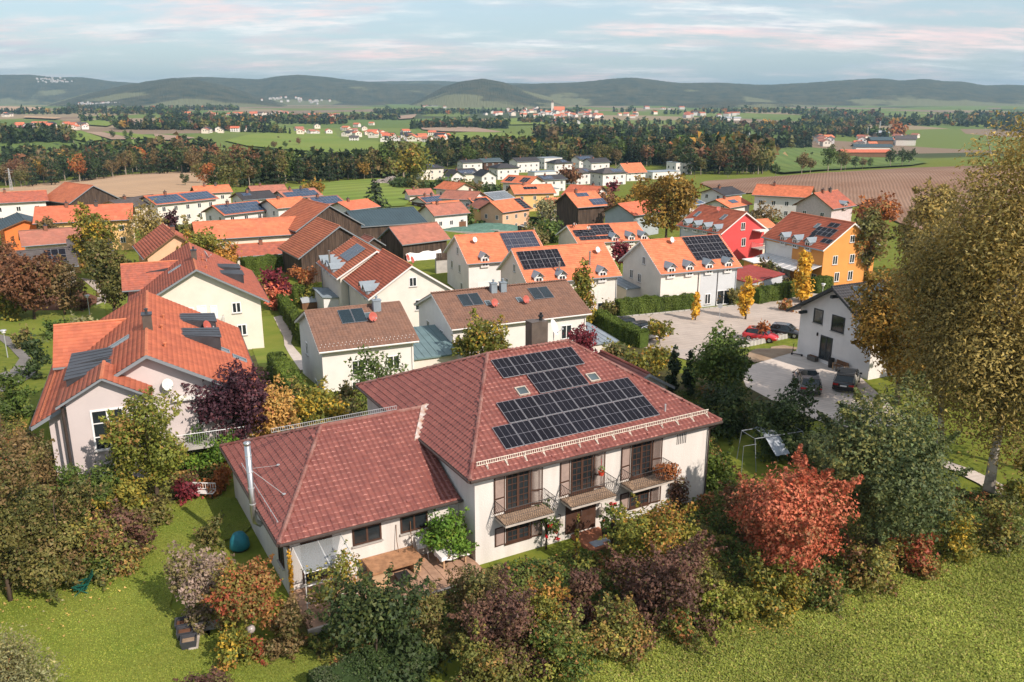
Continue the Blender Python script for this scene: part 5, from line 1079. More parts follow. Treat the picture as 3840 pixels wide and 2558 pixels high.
def rows(mat, scale, rot, amt):
    """drill rows and tractor lines across a field"""
    t = mat.node_tree; b = t.nodes['Principled BSDF']; src = b.inputs['Base Color'].links[0].from_socket; g_ = t.nodes.new('ShaderNodeNewGeometry'); mp = t.nodes.new('ShaderNodeMapping'); mp.inputs['Rotation'].default_value = (0, 0, rot); t.links.new(g_.outputs['Position'], mp.inputs[0])
    wv = t.nodes.new('ShaderNodeTexWave'); wv.inputs['Scale'].default_value = scale; wv.inputs['Distortion'].default_value = 2.5; wv.inputs['Detail'].default_value = 3; wv.inputs['Detail Scale'].default_value = .4; t.links.new(mp.outputs[0], wv.inputs['Vector'])
    mr = t.nodes.new('ShaderNodeMapRange'); mr.inputs[3].default_value = 1-amt; mr.inputs[4].default_value = 1+amt*.6; t.links.new(wv.outputs[0], mr.inputs[0]); mx = t.nodes.new('ShaderNodeMix'); mx.data_type = 'RGBA'; mx.blend_type = 'MULTIPLY'; mx.inputs[0].default_value = 1; t.links.new(src, mx.inputs[6]); t.links.new(mr.outputs[0], mx.inputs[7]); t.links.new(mx.outputs[2], b.inputs['Base Color'])
rows(PLOW, .30, .35, .22); rows(TANF, .06, 1.2, .14); rows(GRNF, .03, .5, .16); rows(BRNF, .03, 1.0, .16); rows(PAST, .03, .2, .12); rows(PAVE, .35, 1.15, .05); rows(PALEP, .8, 1.15, .06)
# ------------------------------------------------------------------ plants of the gardens
pl = [
 # left garden
 (25,1385,985,235,'shrub','olive','huge olive green shrub filling the left edge above the lawn'),
 (140,1305,1075,200,'shrub','olive','broad olive shrub right of the huge one at the left edge'),
 (95,1190,960,200,'shrub','olivebrown','brownish green shrub below the left corner of the grey apartment house'),
 (215,1190,1035,150,'shrub','green','fresh green shrub against the grey apartment house wall'),
 (15,1090,895,110,'shrub','redmix','shrub with red berries and leaves at the left edge, highest'),
 (365,1165,858,180,'tree','limegreen','yellow green cherry tree in front of the grey apartment house'),
 (300,1200,1080,140,'shrub','greenyellow','yellow tinged shrub left of the cherry tree foot'),
 (250,1310,1210,170,'shrub','mix','low mixed shrub with pink flowers beside the upper lawn'),
 (300,1265,1165,120,'shrub','plum','dark brown seeded shrub by the upper lawn'),
 (232,1318,1262,95,'shrub','green','low green perennial clump left of the green chair'),
 (345,1200,1130,110,'shrub','olive','loose shrub below the cherry tree'),
 (430,1150,1090,60,'shrub','darkred','red leaved shrub left of the white bench'),
 (500,1128,1070,80,'shrub','rust','rust brown fern clump behind the white bench'),
 (480,1080,990,130,'shrub','bright','deep green bush below the purple plum tree'),
 (545,1055,825,190,'tree','purple','purple leaved plum tree between the apartment house and the wing roof'),
 (618,1035,868,165,'tree','peach','golden orange cherry tree in front of the purple plum'),
 (735,1010,885,130,'shrub','greenyellow','tangled yellow green shrub behind the wing ridge'),
 (690,960,850,70,'thin','mix','thin bramble with yellow leaves near the small brown roofed house'),
 (800,960,880,70,'shrub','olive','olive shrub at the corner of the small brown roofed house'),
 (490,1255,1185,66,'shrub','olive','small rounded shrub on the lawn left of the wing'),
 (440,1435,1262,150,'shrub','seed','shrub with pale pinkish seed heads beside the lawn'),
 (490,1350,1245,100,'shrub','seed','smaller pale seeded shrub behind the large one'),
 (570,1480,1290,190,'shrub','redmix','spreading red and green barberry before the wing corner'),
 (545,1530,1440,90,'shrub','greenyellow','yellow green shrub next to the globe lamp'),
 (665,1490,1375,110,'shrub','olivebrown','brown tinged shrub right of the barberry'),
 (45,1640,1415,210,'weep','willow','grey green willow sprays in the bottom left corner'),
 (15,1640,1500,110,'shrub','redmix','reddish shrub in the bottom left corner'),
 (480,1640,1530,150,'shrub','plum','dark seeded shrub at the bottom edge of the lawn'),
 # before the wing and the house front
 (775,1420,1255,145,'sparse','greenyellow','apple sapling with yellowing leaves in front of the terrace'),
 (870,1540,1325,270,'shrub','darkgreen','big rounded shrub with broad dark green leaves below the terrace'),
 (960,1500,1360,150,'shrub','olive','olive green shrub right of the broad leaved one'),
 (1028,1305,1155,110,'shrub','bright','bright green bush at the corner between wing and main house'),
 (1080,1400,1290,130,'thin','olivebrown','thin brownish shrub before the left corner of the main front'),
 (1170,1530,1310,210,'shrub','plum','plum coloured shrub in the middle of the foreground belt'),
 (1120,1460,1300,140,'shrub','olive','olive shrub above the plum coloured one'),
 (1230,1470,1330,150,'shrub','greenyellow','yellow green shrub right of the plum coloured one'),
 (1255,1262,1145,80,'sparse','green','climbing rose with red blooms beside the ground floor window'),
 (1405,1275,1130,70,'sparse','green','climbing rose right of the front door'),
 (1326,1305,1165,18,'column','greenyellow','slim yellow green climber on a pole before the door'),
 (1340,1440,1275,110,'shrub','plum','upright brown shrub below the entrance steps'),
 (1500,1340,1135,200,'shrub','greenyellow','tall yellow green shrub right of the front door'),
 (1590,1330,1180,110,'thin','limegreen','airy light green shrub under the right balcony'),
 (1525,1440,1205,240,'shrub','plum','large reddish brown shrub below the right balcony'),
 (1600,1420,1290,140,'shrub','olive','olive shrub at the right of the large brown one'),
 (1290,1545,1420,190,'shrub','ivy','ivy green bramble bank at the meadow edge, left part'),
 (1130,1590,1470,190,'shrub','mix','mottled low bank of shrubs at the bottom edge, middle'),
 (1420,1510,1390,180,'shrub','mix','mottled shrub bank above the meadow, below the plum shrub'),
 (1540,1470,1370,150,'shrub','ivy','green and brown bramble above the meadow, centre'),
 (1660,1440,1320,150,'shrub','limegreen','light green shrub bank below the scarlet tree, left'),
 (1770,1405,1290,150,'shrub','greenyellow','yellow spotted shrub bank below the scarlet tree'),
 (1880,1375,1270,140,'shrub','ivy','green bramble bank right of the scarlet tree foot'),
 (1990,1345,1240,140,'shrub','mix','mottled shrub bank below the large green tree'),
 (2095,1315,1215,120,'shrub','redmix','shrub bank with red and yellow leaves at the right'),
 (2190,1285,1175,110,'shrub','greenyellow','yellow shrub by the meadow corner'),
 (2290,1255,1140,120,'shrub','mix','mottled shrub below the birch trunk'),
 (2345,1180,1000,90,'shrub','greenyellow','tall yellow green shrub at the right edge'),
 (1705,1225,1065,110,'thin','brown','bare twiggy shrub with few leaves left of the scarlet tree'),
 (1810,1330,1048,300,'tree','scarlet','scarlet and orange tree in front of the large green tree'),
 (2010,1290,850,350,'tree','larchgreen','large feathery green tree between courtyard and meadow'),
 (1880,1120,985,130,'shrub','larchgreen','feathery green shrub left of the large green tree'),
 (1640,1112,1028,112,'shrub','hedge','clipped yew ball at the right corner of the house'),
 (1770,1040,888,190,'shrub','darkgreen','dark rounded hedge mass below the courtyard'),
 (1650,990,890,150,'shrub','darkgreen','dark shrub between the house and the courtyard'),
 (1545,905,790,46,'column','conifer','dark cypress behind the right hip, left one'),
 (1580,915,797,46,'column','conifer','dark cypress behind the right hip, right one'),
 (1645,925,745,150,'tree','green','dark green apple tree between the house and the parking square'),
 (1470,865,800,90,'shrub','greenyellow','yellow green shrub behind the roof, right of the red tree'),
 (1515,845,795,70,'shrub','greenyellow','golden shrub next to the cypresses'),
 (1415,830,790,60,'shrub','olive','shrub at the grey garage corner behind the roof'),
 (1335,870,745,85,'tree','darkred','dark red plum tree behind the roof dish'),
 (1115,860,725,140,'tree','greenyellow','apple tree in front of the long brown roofed house'),
 (880,985,778,140,'sparse','green','loose pear tree in front of the small brown roofed house'),
 (810,990,900,90,'sparse','olive','thin fruit tree at the left front of the small brown roofed house'),
 (965,835,815,40,'shrub','hedge','little clipped bush before the blue green garage'),
 # parking square
 (1340,756,597,80,'column','greenyellow','tall green and yellow hornbeam left of the long hedge'),
 (1402,727,688,44,'shrub','olive','round shrub at the left end of the long hedge'),
 (1515,792,735,62,'ball','greenyellow','globe shaped street tree by the parked cars'),
 (1598,737,668,30,'column','yellow','slim golden street tree, left of two on the square'),
 (1713,735,630,46,'column','yellow','golden street tree, right of two on the square'),
 (1842,695,574,70,'column','yellow','big yellow hornbeam at the end of the street'),
 (1748,783,740,38,'ball','rust','small tree with rusty leaves over the red car'),
 (1640,697,660,42,'shrub','peach','hydrangea with dry pink heads at the kerb'),
 (1722,690,655,60,'shrub','peach','large pink flowering bush beside the right golden tree'),
 (1680,700,655,40,'shrub','olive','olive shrub between the pink bushes'),
 (1810,715,690,36,'shrub','redmix','low pink shrub at the street end'),
 (1575,705,680,36,'shrub','redmix','reddish hydrangea at the right end of the long hedge'),
 (1775,655,600,80,'shrub','olive','shrub before the glazed veranda'),
 (1425,620,555,50,'tree','darkred','dark red tree between two orange roofed row houses'),
 # behind the left houses
 (635,705,618,72,'tree','darkred','dark red maple beside the barn garden'),
 (640,712,655,55,'shrub','scarlet','crimson maple bush in front of the dark red one'),
 (690,690,600,70,'shrub','rust','autumn brown bush left of the cream row house'),
 (715,700,655,60,'shrub','limegreen','light green garden bush by the grey carport'),
 (470,625,530,120,'tree','greenyellow','yellow green tree behind the lichen spotted roof'),
 (520,630,560,70,'tree','orange','orange yellow tree right of the yellow green one'),
 (80,735,575,170,'tree','brown','copper brown beech, front one at the left edge'),
 (20,720,560,140,'tree','brown','copper brown beech cut by the left edge'),
 (150,725,600,110,'tree','olivebrown','thin brown tree at the right of the copper beeches'),
 (270,745,530,110,'tree','olive','tall green tree along the lane by the yellow house'),
 (225,650,470,110,'tree','greenyellow','yellow green tree before the long red roof'),
 (120,590,495,50,'tree','olivebrown','small brown tree before the long red roof'),
 (345,580,450,95,'weep','birch','drooping birch beside the long red roof'),
 (400,560,478,40,'tree','purple','small purple tree beside the drooping birch'),
 (445,560,498,55,'shrub','olive','round green tree before the blue solar roof'),
 (160,708,665,30,'shrub','hedge','clipped green topiary on the round lawn'),
 (195,712,680,40,'shrub','brown','low brown shrub beside the topiary'),
 (20,735,660,70,'shrub','greenyellow','yellow green shrub at the left edge of the round lawn'),
 (135,775,735,60,'shrub','green','ornamental grass clump below the round lawn'),
 (195,765,728,70,'shrub','willow','pale reed clump behind the apartment house ridge'),
 (85,870,760,60,'shrub','darkgreen','dark green conifer shrub left of the apartment house wing'),
 (55,800,752,55,'shrub','olive','shrub beside the bird table at the left'),
 (40,965,850,90,'shrub','green','clipped green shrubs at the left edge below the path'),
 (925,430,408,70,'shrub','hedged','dark hedge shrub left below the cream hipped house'),(960,432,410,60,'shrub','olive','olive shrub before the cream hipped house'),(1000,436,414,60,'shrub','hedged','dark hedge shrub before the low annexe'),(1040,440,418,60,'shrub','green','green shrub before the solar roofed estate house'),(1085,446,422,60,'shrub','olive','olive shrub left of the small gabled houses'),(1130,448,424,60,'shrub','hedged','dark shrub between estate and village'),(1175,452,428,50,'shrub','walnut','golden shrub above the peach house'),(1075,520,480,40,'shrub','green','green bush by the white farmhouse'),(1320,512,465,60,'tree','greenyellow','yellow green garden tree before the wooden gabled house'),(1300,515,480,40,'shrub','hedged','dark conifer shrub before the wooden gabled house'),(1470,452,425,50,'shrub','olive','shrub below the steep orange roof'),(1410,440,418,30,'shrub','darkred','dark red bush before the grey hipped house'),
 (955,420,345,90,'tree','greenyellow','big sunlit green tree at the left end of the new estate'),(905,410,370,70,'tree','olive','olive tree left of the big sunlit one'),(2060,320,284,42,'tree','rust','big rust coloured tree in the right hamlet'),(720,460,418,60,'tree','walnut','golden tree behind the red solar roof'),
 # mid distance
 (865,512,412,100,'spruce','conifer','dark spruce rising from the green field'),
 (1530,560,390,150,'tree','walnut','big golden walnut tree behind the orange roofs'),
 (1455,530,432,90,'tree','walnut','second golden tree left of the walnut'),
 (1265,520,445,85,'weep','willow','weeping willow behind the peach house'),
 (1390,500,440,70,'tree','brown','brown autumn tree among the new houses'),
 (1350,520,450,60,'shrub','olive','olive shrub behind the workers roof'),
 (1305,430,385,60,'tree','brown','brown tree before the new white houses'),
 (1255,560,510,90,'shrub','green','bush between the silage clamp and the workers roof'),
 (1230,595,520,70,'tree','olive','green tree left of the workers roof'),
 (1760,520,470,90,'thin','olivebrown','half bare fruit tree between red and orange house'),
 (1770,545,520,60,'shrub','rust','rusty shrub beside the orange house roof'),
 (2010,520,455,110,'tree','rust','red brown tree right of the pinkish house'),
 (1990,650,470,90,'tree','olive','green tree behind the orange house gable'),
 (2120,640,430,150,'tree','birch','yellow brown tree left behind the tall birch'),
 (2060,930,590,260,'tree','walnut','brown leaved chestnut before the white house'),
 (2180,880,640,180,'tree','birch','brown birch between the white house and the tall birch'),
]
BIGL = {'big rounded shrub with broad dark green leaves below the terrace': .16}
for q in pl:
    kw = {}
    if q[4] == 'sparse': kw = dict(cov=.9)
    if q[4] == 'spruce': kw = dict(cov=2.2)
    if 'chestnut' in q[6] or 'brown birch' in q[6]: kw = dict(at=None, cov=1.3, cb=.08)
    if q[6].startswith('yellow brown tree'): kw = dict(cov=1.2)
    plant(q[0], q[1], q[2], q[3], q[4], q[5], q[6], leaf=BIGL.get(q[6]), **kw)
# the tall birches at the right edge
plant(2270, 1150, 232, 420, 'birch', 'birch', 'tall golden brown birch at the right edge with leaning white trunk', name='birch_tree', cat='tree', bark=BIRCHB, cov=1.5, tr=.30, leaf=.20, maxn=110000, cb=.10)
plant(2390, 1090, 300, 330, 'birch', 'birch', 'second birch cut by the right edge', name='birch_tree', cat='tree', bark=BIRCHB, cov=1.6, tr=.24, leaf=.21, maxn=60000)
plant(2150, 1085, 370, 270, 'birch', 'birch', 'birch left behind the tall one', name='birch_tree', cat='tree', bark=BIRCHB, cov=1.3, tr=.22, leaf=.20, maxn=70000)
# rose blooms and dry vine on the right balcony
def bloom(c, rad, n, pal, label, name, cat, lf=.12, seed=1):
    g = np.random.default_rng(seed); d = nrm(g.normal(size=(n, 3))); P = np.array(c)+d*np.array(rad)*(g.random(n)**.5)[:, None]
    r = empty(name, Vector(c)-Vector((0, 0, rad[2])), 0, label, cat); o = link('foliage', quadmesh('foliage', leafquads(P-np.array(r.location), nrm(d+g.normal(0, .5, (n, 3))), lf, g), LEAF, colours(g, pal, n)), r); return r
PAL['roses'] = [(.55,.012,.02,1),(.42,.01,.015,1)]
def hloc(x, y, z): return Vector((HX0, HY0, 0))+HU*x+HN*y+Vector((0, 0, z))
for i, (x, y, z) in enumerate(((4.6, -.3, 1.3), (4.9, -.4, .9), (4.4, -.3, .7), (5.1, -.3, .4), (8.6, -.3, 1.6), (9.0, -.2, 1.4))): bloom(hloc(x, y, z), (.13, .13, .13), 26, 'roses', ['red rose bloom, upper one beside the ground floor window', 'red rose bloom just right of the window shutter', 'red rose bloom near the window shutter slats', 'red rose bloom lowest beside the lantern', 'red rose bloom right of the front door frame', 'red rose bloom farthest right of the front door'][i], 'rose_bloom', 'flower', .10, i)
bloom(hloc(12.3, -.55, 2.85), (.85, .5, .55), 900, 'rust', 'dried brown vine hanging on the right balcony rail', 'dry_vine', 'vine', .12, 9)
bloom(hloc(13.9, .1, .9), (.7, .4, 1.1), 900, 'plum', 'dark creeper climbing the wall at the right balcony', 'creeper', 'vine', .13, 10)
bloom(hloc(-8.75, 2.2, 1.2), (.12, .12, 1.3), 500, 'yellow', 'yellow vine climbing the wing corner post', 'creeper', 'vine', .10, 12)
# hedges
def hx(*p): return [tuple(hd(*q))[:2] for q in p]
hedge('hedge', 'long clipped green hedge along the parking square', hx((1418,727),(1500,718),(1590,707)), 2.2, 1.6)
hedge('hedge', 'clipped hedge behind the golden trees below the small grey house', hx((1735,698),(1790,688),(1828,680)), 2.2, 1.4)
hedge('hedge', 'short hedge piece left of the street lamp', hx((1868,674),(1905,668)), 2.3, 1.4)
hedge('hedge', 'dark shaded hedge running down beside the parked cars', hx((1370,745),(1420,775),(1480,800)), 2.0, 1.5)
hedge('hedge', 'thuja hedge along the footpath, upper part', hx((640,698),(668,740),(708,800)), 2.2, 1.2)
hedge('hedge', 'thuja hedge at the near end of the footpath', hx((636,865),(660,905),(695,960)), 2.4, 1.3)
hedge('hedge', 'wide clipped hedge in front of the low farm building', hx((560,632),(645,622)), 2.6, 3.0)
hedge('hedge', 'square clipped hedge beside the wooden terrace', hx((668,700),(704,690)), 2.4, 1.6)
hedge('hedge', 'small hedge behind the white carport roof', hx((938,757),(978,750)), 1.8, 1.2)
hedge('hedge', 'hedge before the cars of the grey fronted row house', hx((1470,680),(1510,686),(1540,700)), 1.6, 1.2)
hedge('hedge', 'low dark green hedge along the lane by the peach house', hx((1100,523),(1200,515),(1290,512)), 1.8, 1.6, 'hedged', .25)
hedge('hedge', 'grey green clipped hedge at the bottom edge', [tuple(onz(*q, -.35))[:2] for q in ((735,1625),(850,1570),(985,1520))], 1.0, 1.9, 'hedged', .085)
for x0, x1, y0, y1, lb in ((1395, 1430, 735, 735, ''),): pass
# ------------------------------------------------------------------ sheds, carports and farm yard
def gz(x, y): p = hd(x, y); return (p.x, p.y)
A66 = R(90-66)
leanto('carport', 'white carport with blue grey ribbed roof left of the white gabled row house', gz(770,712), R(90+24), 6.0, 4.2, 2.3, 2.7, FASC, ZINC, 'carport')
leanto('carport', 'small white shed with grey roof at the right of the white gabled row house', gz(950,735), A66, 3.6, 3.2, 2.3, 2.6, WARMW, ZINC, 'shed')
leanto('garage', 'white garage with ribbed grey roof between two orange roofed row houses', gz(1437,690), A66, 3.4, 6.0, 2.6, 2.9, WARMW, ZINC)
leanto('terrace_canopy', 'flat grey canopy beside the half grey row house', gz(1492,682), A66, 5.5, 4.0, 2.4, 2.6, FASC, ZINC, 'canopy', True, False, .2, True)
leanto('carport', 'carport with brown felt roof between the red and the orange house', gz(1722,585), A66, 7.5, 5.5, 2.6, 3.0, BEIGE, M('brown_felt', (0.10, 0.062, 0.05), .9, .15, .1, 1), 'carport', False)
leanto('garage', 'low grey garage with red ribbed roof at the corner of the street', gz(1722,668), R(90-156), 7.5, 6.0, 2.3, 3.1, COOLG, T_REDS if 'T_REDS' in globals() else M('red_sheet_roof', (0.30, 0.055, 0.045), .6, .3, .1, 1))
r = leanto('playhouse', 'small blue grey playhouse with pitched dark roof behind the hedge', gz(1790,655), A66, 2.2, 1.8, 1.5, 1.9, COOLG, T_PLH if 'T_PLH' in globals() else M('dark_felt', (0.07, 0.06, 0.06), .8, .2), 'playhouse', False)
r = leanto('garden_shed', 'orange cube shed with white roof edge beside the orange house', gz(1735,632), A66, 2.9, 2.4, 2.5, 2.55, ORNG, FASC, 'shed', False)
def silage(label, x, y, L, W, h, rz):
    p = hd(x, y); v = []; n, m = 14, 8
    for i in range(n+1):
        for j in range(m+1):
            a, b = i/n, j/m; v.append((L*(a-.5), W*(b-.5), h*(math.sin(math.pi*b)**.5)*(math.sin(math.pi*min(max(a, .03), .97))**.35)+.07*math.sin(i*2.3+j*1.7)))
    mb = MB().add(v, [(i*(m+1)+j, (i+1)*(m+1)+j, (i+1)*(m+1)+j+1, i*(m+1)+j+1) for i in range(n) for j in range(m)]); r = empty('silage_clamp', p, rz, label, 'silage clamp'); mb.build('cover_sheet', NETM, r, True)
    for s in (-1, 1): MB().box(-L/2, L/2, s*W/2-.15, s*W/2+.15, -.5, .7).build('side_wall', CONC, r)
    return r
silage('long green covered silage clamp, left one in the farm yard', 1080, 535, 14, 6, 1.5, R(-20)); silage('green covered silage clamp right of the longer one', 1135, 530, 17, 8, 2.0, R(-14))
p = hd(1240, 540); r = empty('earth_ramp', p, R(-18), 'bank covered with black sheeting at the edge of the green lawn', 'ramp'); MB().prism([(-5.5, -1), (5.5, -1), (5.5, .3), (-5.0, 2.4), (-5.5, 2.2)], 1, -1.2, 1.2).build('bank', BLACKP, r); MB().slab([(-5.2, -1.3, 2.5), (5.6, -1.3, .42), (5.6, -1.05, .42), (-5.2, -1.05, 2.5)], .12).build('edge_board', FASC, r)
p = Vector((-8.5, 141, TZ(-8.5, 141))); r = empty('barn_ramp', p, A66, 'concrete ramp wall with an arch and a boarded parapet before the low barn', 'ramp wall')
b = MB(); arch = [(2.9*math.cos(t), -1.2+3.0*math.sin(t)) for t in np.linspace(0, math.pi, 13)]
b.prism([(-4.6, -1.2)]+[(x, z) for x, z in [(-3.0, -1.2)]]+[( -q[0]*1.0, q[1]) for q in arch][0:0]+[(3.4, -1.2), (3.4, 2.4), (-4.6, 2.4)], 1, -.3, .3); b.build('wall', CONC, r)
MB().prism(arch, 1, -.36, -.28).build('arch_infill', M('pale_render', (0.60, 0.54, 0.47), .9, .15, .06, 1), r)
for i in range(26): MB().box(-4.6+i*.31, -4.32+i*.31, -.42, -.36, 2.1, 3.3).build('board', BARNW, r)
p = hd(713, 708); r = empty('raised_bed', p, A66, 'raised vegetable bed with glazed lid beside the hedge', 'raised bed'); MB().box(-1.2, 1.2, -.7, .7, -.5, .9).build('box', MIDW, r); MB().slab([(-1.2, -.7, 1.0), (1.2, -.7, 1.0), (1.2, .7, 1.5), (-1.2, .7, 1.5)], .05).build('lid', M('cold_frame_glass', (.35, .37, .38), .15, .5), r)
# rubble heap at the field edge
g = np.random.default_rng(8); p = hd(900, 422); r = empty('rubble_heap', p, 0, 'grey heap of rubble and timber at the edge of the green field', 'heap'); b = MB()
for i in range(260): a = g.random()*6.28; q = g.random()**.6; b.T = Matrix.Translation((q*9*math.cos(a), q*4*math.sin(a), (1-q)*2.8)) @ Matrix.Rotation(g.random()*3, 4, (g.random()-.5, g.random()-.5, 1)); s = g.uniform(.3, 1.1); b.box(-s, s, -s*.4, s*.4, -s*.3, s*.3)
b.T = None; b.build('rubble', M('grey_rubble', (.30, .26, .24), .95, .1, .3, .8), r)
# ------------------------------------------------------------------ terrace of the wing and its furniture
tm = world_of(hroot)
t_ = MB().box(WS+.4, WS+9.75, WT-3.0, WT+.58, -1.2, -.06).build('terrace', TERRACE); t_.matrix_basis = tm; tag(t_, None, kind='structure')
tl = MB().box(0, .48, 0, .48, 0, .022).mesh('paving_slab', M('terracotta_slab', (0.40, 0.25, 0.17), .85, .2, .2, 1.5))
for i in range(18):
    for j in range(7): link('paving_slab', tl, t_, Matrix.Translation((WS+.55+i*.505, WT-2.95+j*.5, -.058+rnd.uniform(0, .006))))
MB().box(WS+.3, WS+9.85, WT-3.14, WT-3.0, -1.2, .0).build('edging', STONE, t_)
def at_house(name, label, cat, x, y, z=0.0, rz=0.0): p = hloc(x, y, z); return empty(name, p, math.pi/2-HYAW+rz, label, cat)
r = at_house('masonry_bench', 'built in masonry bench with orange tiled top under the wing window', 'bench', WS+5.7, WT-.35, -.04)
MB().box(-1.5, 1.3, -.75, .9, .62, .72).build('top', M('orange_tile_top', (.36, .19, .10), .6, .3, .25, 3), r)
for x in (-1.3, .75): MB().box(x, x+.4, -.6, .8, 0, .62).build('pier', PALEW, r)
r = at_house('garden_table', 'garden table with white cloth by the bright green bush', 'table', WS+8.6, WT-.9, -.04)
v = [(.85*math.cos(t)*(1+.04*math.sin(5*t)), .62*math.sin(t)*(1+.04*math.cos(4*t))) for t in np.linspace(0, 6.283, 25)[:-1]]; v = [(max(-.8, min(.8, a)), max(-.5, min(.5, b_))) for a, b_ in [(x*1.25, y*1.3) for x, y in v]]
MB().prism(v, 2, .70, .73).build('table_top', WCLOTH, r); c = MB(); n = len(v); c.add([(a, b_, .73) for a, b_ in v]+[(a*1.04, b_*1.05, .50-.05*math.sin(i*1.9)) for i, (a, b_) in enumerate(v)], [(i, (i+1) % n, n+(i+1) % n, n+i) for i in range(n)]); c.build('table_cloth', WCLOTH, r)
for sx in (-.62, .62):
    for sy in (-.38, .38): MB().box(sx-.04, sx+.04, sy-.04, sy+.04, 0, .7).build('leg', PALEW, r)
r = at_house('planter', 'dark square planter with dry plants at the masonry bench', 'planter', WS+5.6, WT-1.5, -.04); MB().prism([(-.28, 0), (.28, 0), (.34, .5), (-.34, .5)], 1, -.3, .3).build('tub', BLACKP, r); MB().box(-.3, .3, -.27, .27, .46, .49).build('soil', SOIL, r)
r = at_house('wooden_stool', 'pale wooden box seat next to the dark planter', 'stool', WS+4.5, WT-1.3, -.04); MB().box(-.35, .35, -.3, .3, .0, .5).build('seat_box', PALEW, r); MB().box(-.38, .38, -.33, .33, .5, .54).build('seat', PALEW, r)
r = at_house('folding_chair', 'white folded garden chair leaning at the wing wall', 'chair', WS+7.4, WT+.2, -.04)
for x in (-.25, .25): MB().tube([(x, -.35, 0), (x, .3, 1.25)], .02, 5).build('leg', FASC, r)
MB().slab([(-.24, -.02, .62), (.24, -.02, .62), (.24, .28, 1.22), (-.24, .28, 1.22)], .03).build('backrest', FASC, r)
for i, (x, lb) in enumerate(((6.95, 'thin wooden rod leaning beside the right wing window'), (6.15, 'bent wooden rod leaning between the wing windows'))):
    o = MB().tube([(WS+x, WT+.1, 0), (WS+x-.05, WT+.4, 1.2), (WS+x, WT+.56, 2.1)], .02, 5).build('garden_rod', MIDW); o.matrix_basis = tm; tag(o, lb, 'rod')
r = at_house('hanging_flower_pot', 'red flower pot hanging before the middle french window', 'flower pot', 8.05, -.05, 3.35)
MB().lathe([(.02, 0), (.13, .02), (.18, .24), (.19, .25), (.15, .23), (.02, .2)], 12).build('pot', M('bright_red_pot', (.55, .06, .03), .4, .4), r); MB().tube([(0, 0, .2), (0, .03, 1.0)], .01, 4).build('hanger', REDM, r)
g = np.random.default_rng(4); d = nrm(g.normal(size=(90, 3))); link('flowers', quadmesh('flowers', leafquads(d*.2+np.array([0, 0, .36]), d, .09, g), LEAF, np.where(g.random((90, 1)) < .35, np.array([[.7, .7, .7]]), colours(g, 'bright', 90))), r)
r = at_house('potted_plant', 'potted plant with red flowers on the entrance step', 'potted plant', 8.15, -.55, -.1); MB().lathe([(.02, 0), (.22, 0), (.28, .3), (.2, .28), (.02, .26)], 12).build('pot', BLACKP, r)
d = nrm(g.normal(size=(220, 3))); link('foliage', quadmesh('foliage', leafquads(d*np.array([.32, .32, .42])+np.array([0, 0, .6]), d, .12, g), LEAF, np.where(g.random((220, 1)) < .15, np.array([[.5, .02, .02]]), colours(g, 'green', 220))), r)
# ------------------------------------------------------------------ garden things
p = hd(186, 1366); r = empty('garden_chair', p, R(-62), 'green plastic reclining garden chair on the lawn', 'garden chair')
for i in range(6): b = MB(); t = i/5; b.box(-.24, .24, -.28+.1*i, -.20+.1*i, .40-.02*i, .43-.02*i); b.build('seat_slat', PLASTG, r)
for i in range(8): t = i/7; MB().T; b = MB(); b.box(-.23, .23, .30+.34*t, .33+.34*t, .40+.62*t, .48+.62*t); b.build('back_slat', PLASTG, r)
for x in (-.27, .27):
    MB().tube([(x, -.38, 0), (x, .32, .62)], .03, 5).build('leg', PLASTG, r); MB().tube([(x, .45, 0), (x, -.28, .60)], .03, 5).build('leg', PLASTG, r)
    MB().box(x-.035, x+.035, -.35, .38, .60, .64).build('armrest', PLASTG, r); MB().tube([(x*.9, .26, .38), (x*.9, .68, 1.08)], .022, 5).build('back_rail', PLASTG, r)
p = hd(467, 1146); r = empty('garden_bench', p, R(-4), 'white metal garden bench under the purple plum tree', 'bench')
for i in range(4): MB().box(-.75, .75, -.22+.12*i, -.12+.12*i, .42, .45).build('seat_slat', FASC, r)
b = MB(); [b.box(-.72+i*.16, -.69+i*.16, .27, .30, .5, .9) for i in range(10)]; b.box(-.75, .75, .26, .31, .88, .94); b.box(-.75, .75, .26, .31, .5, .54); b.build('backrest', FASC, r)
for x in (-.68, .68):
    for y in (-.2, .26): MB().box(x-.03, x+.03, y-.03, y+.03, 0, .42).build('leg', IRON, r)
p = hd(157, 1340); r = empty('flower_pot', p, 0, 'small white flower pot left of the green chair', 'flower pot'); MB().lathe([(.02, 0), (.13, 0), (.17, .3), (.14, .28), (.02, .26)], 10).build('pot', DISHW, r)
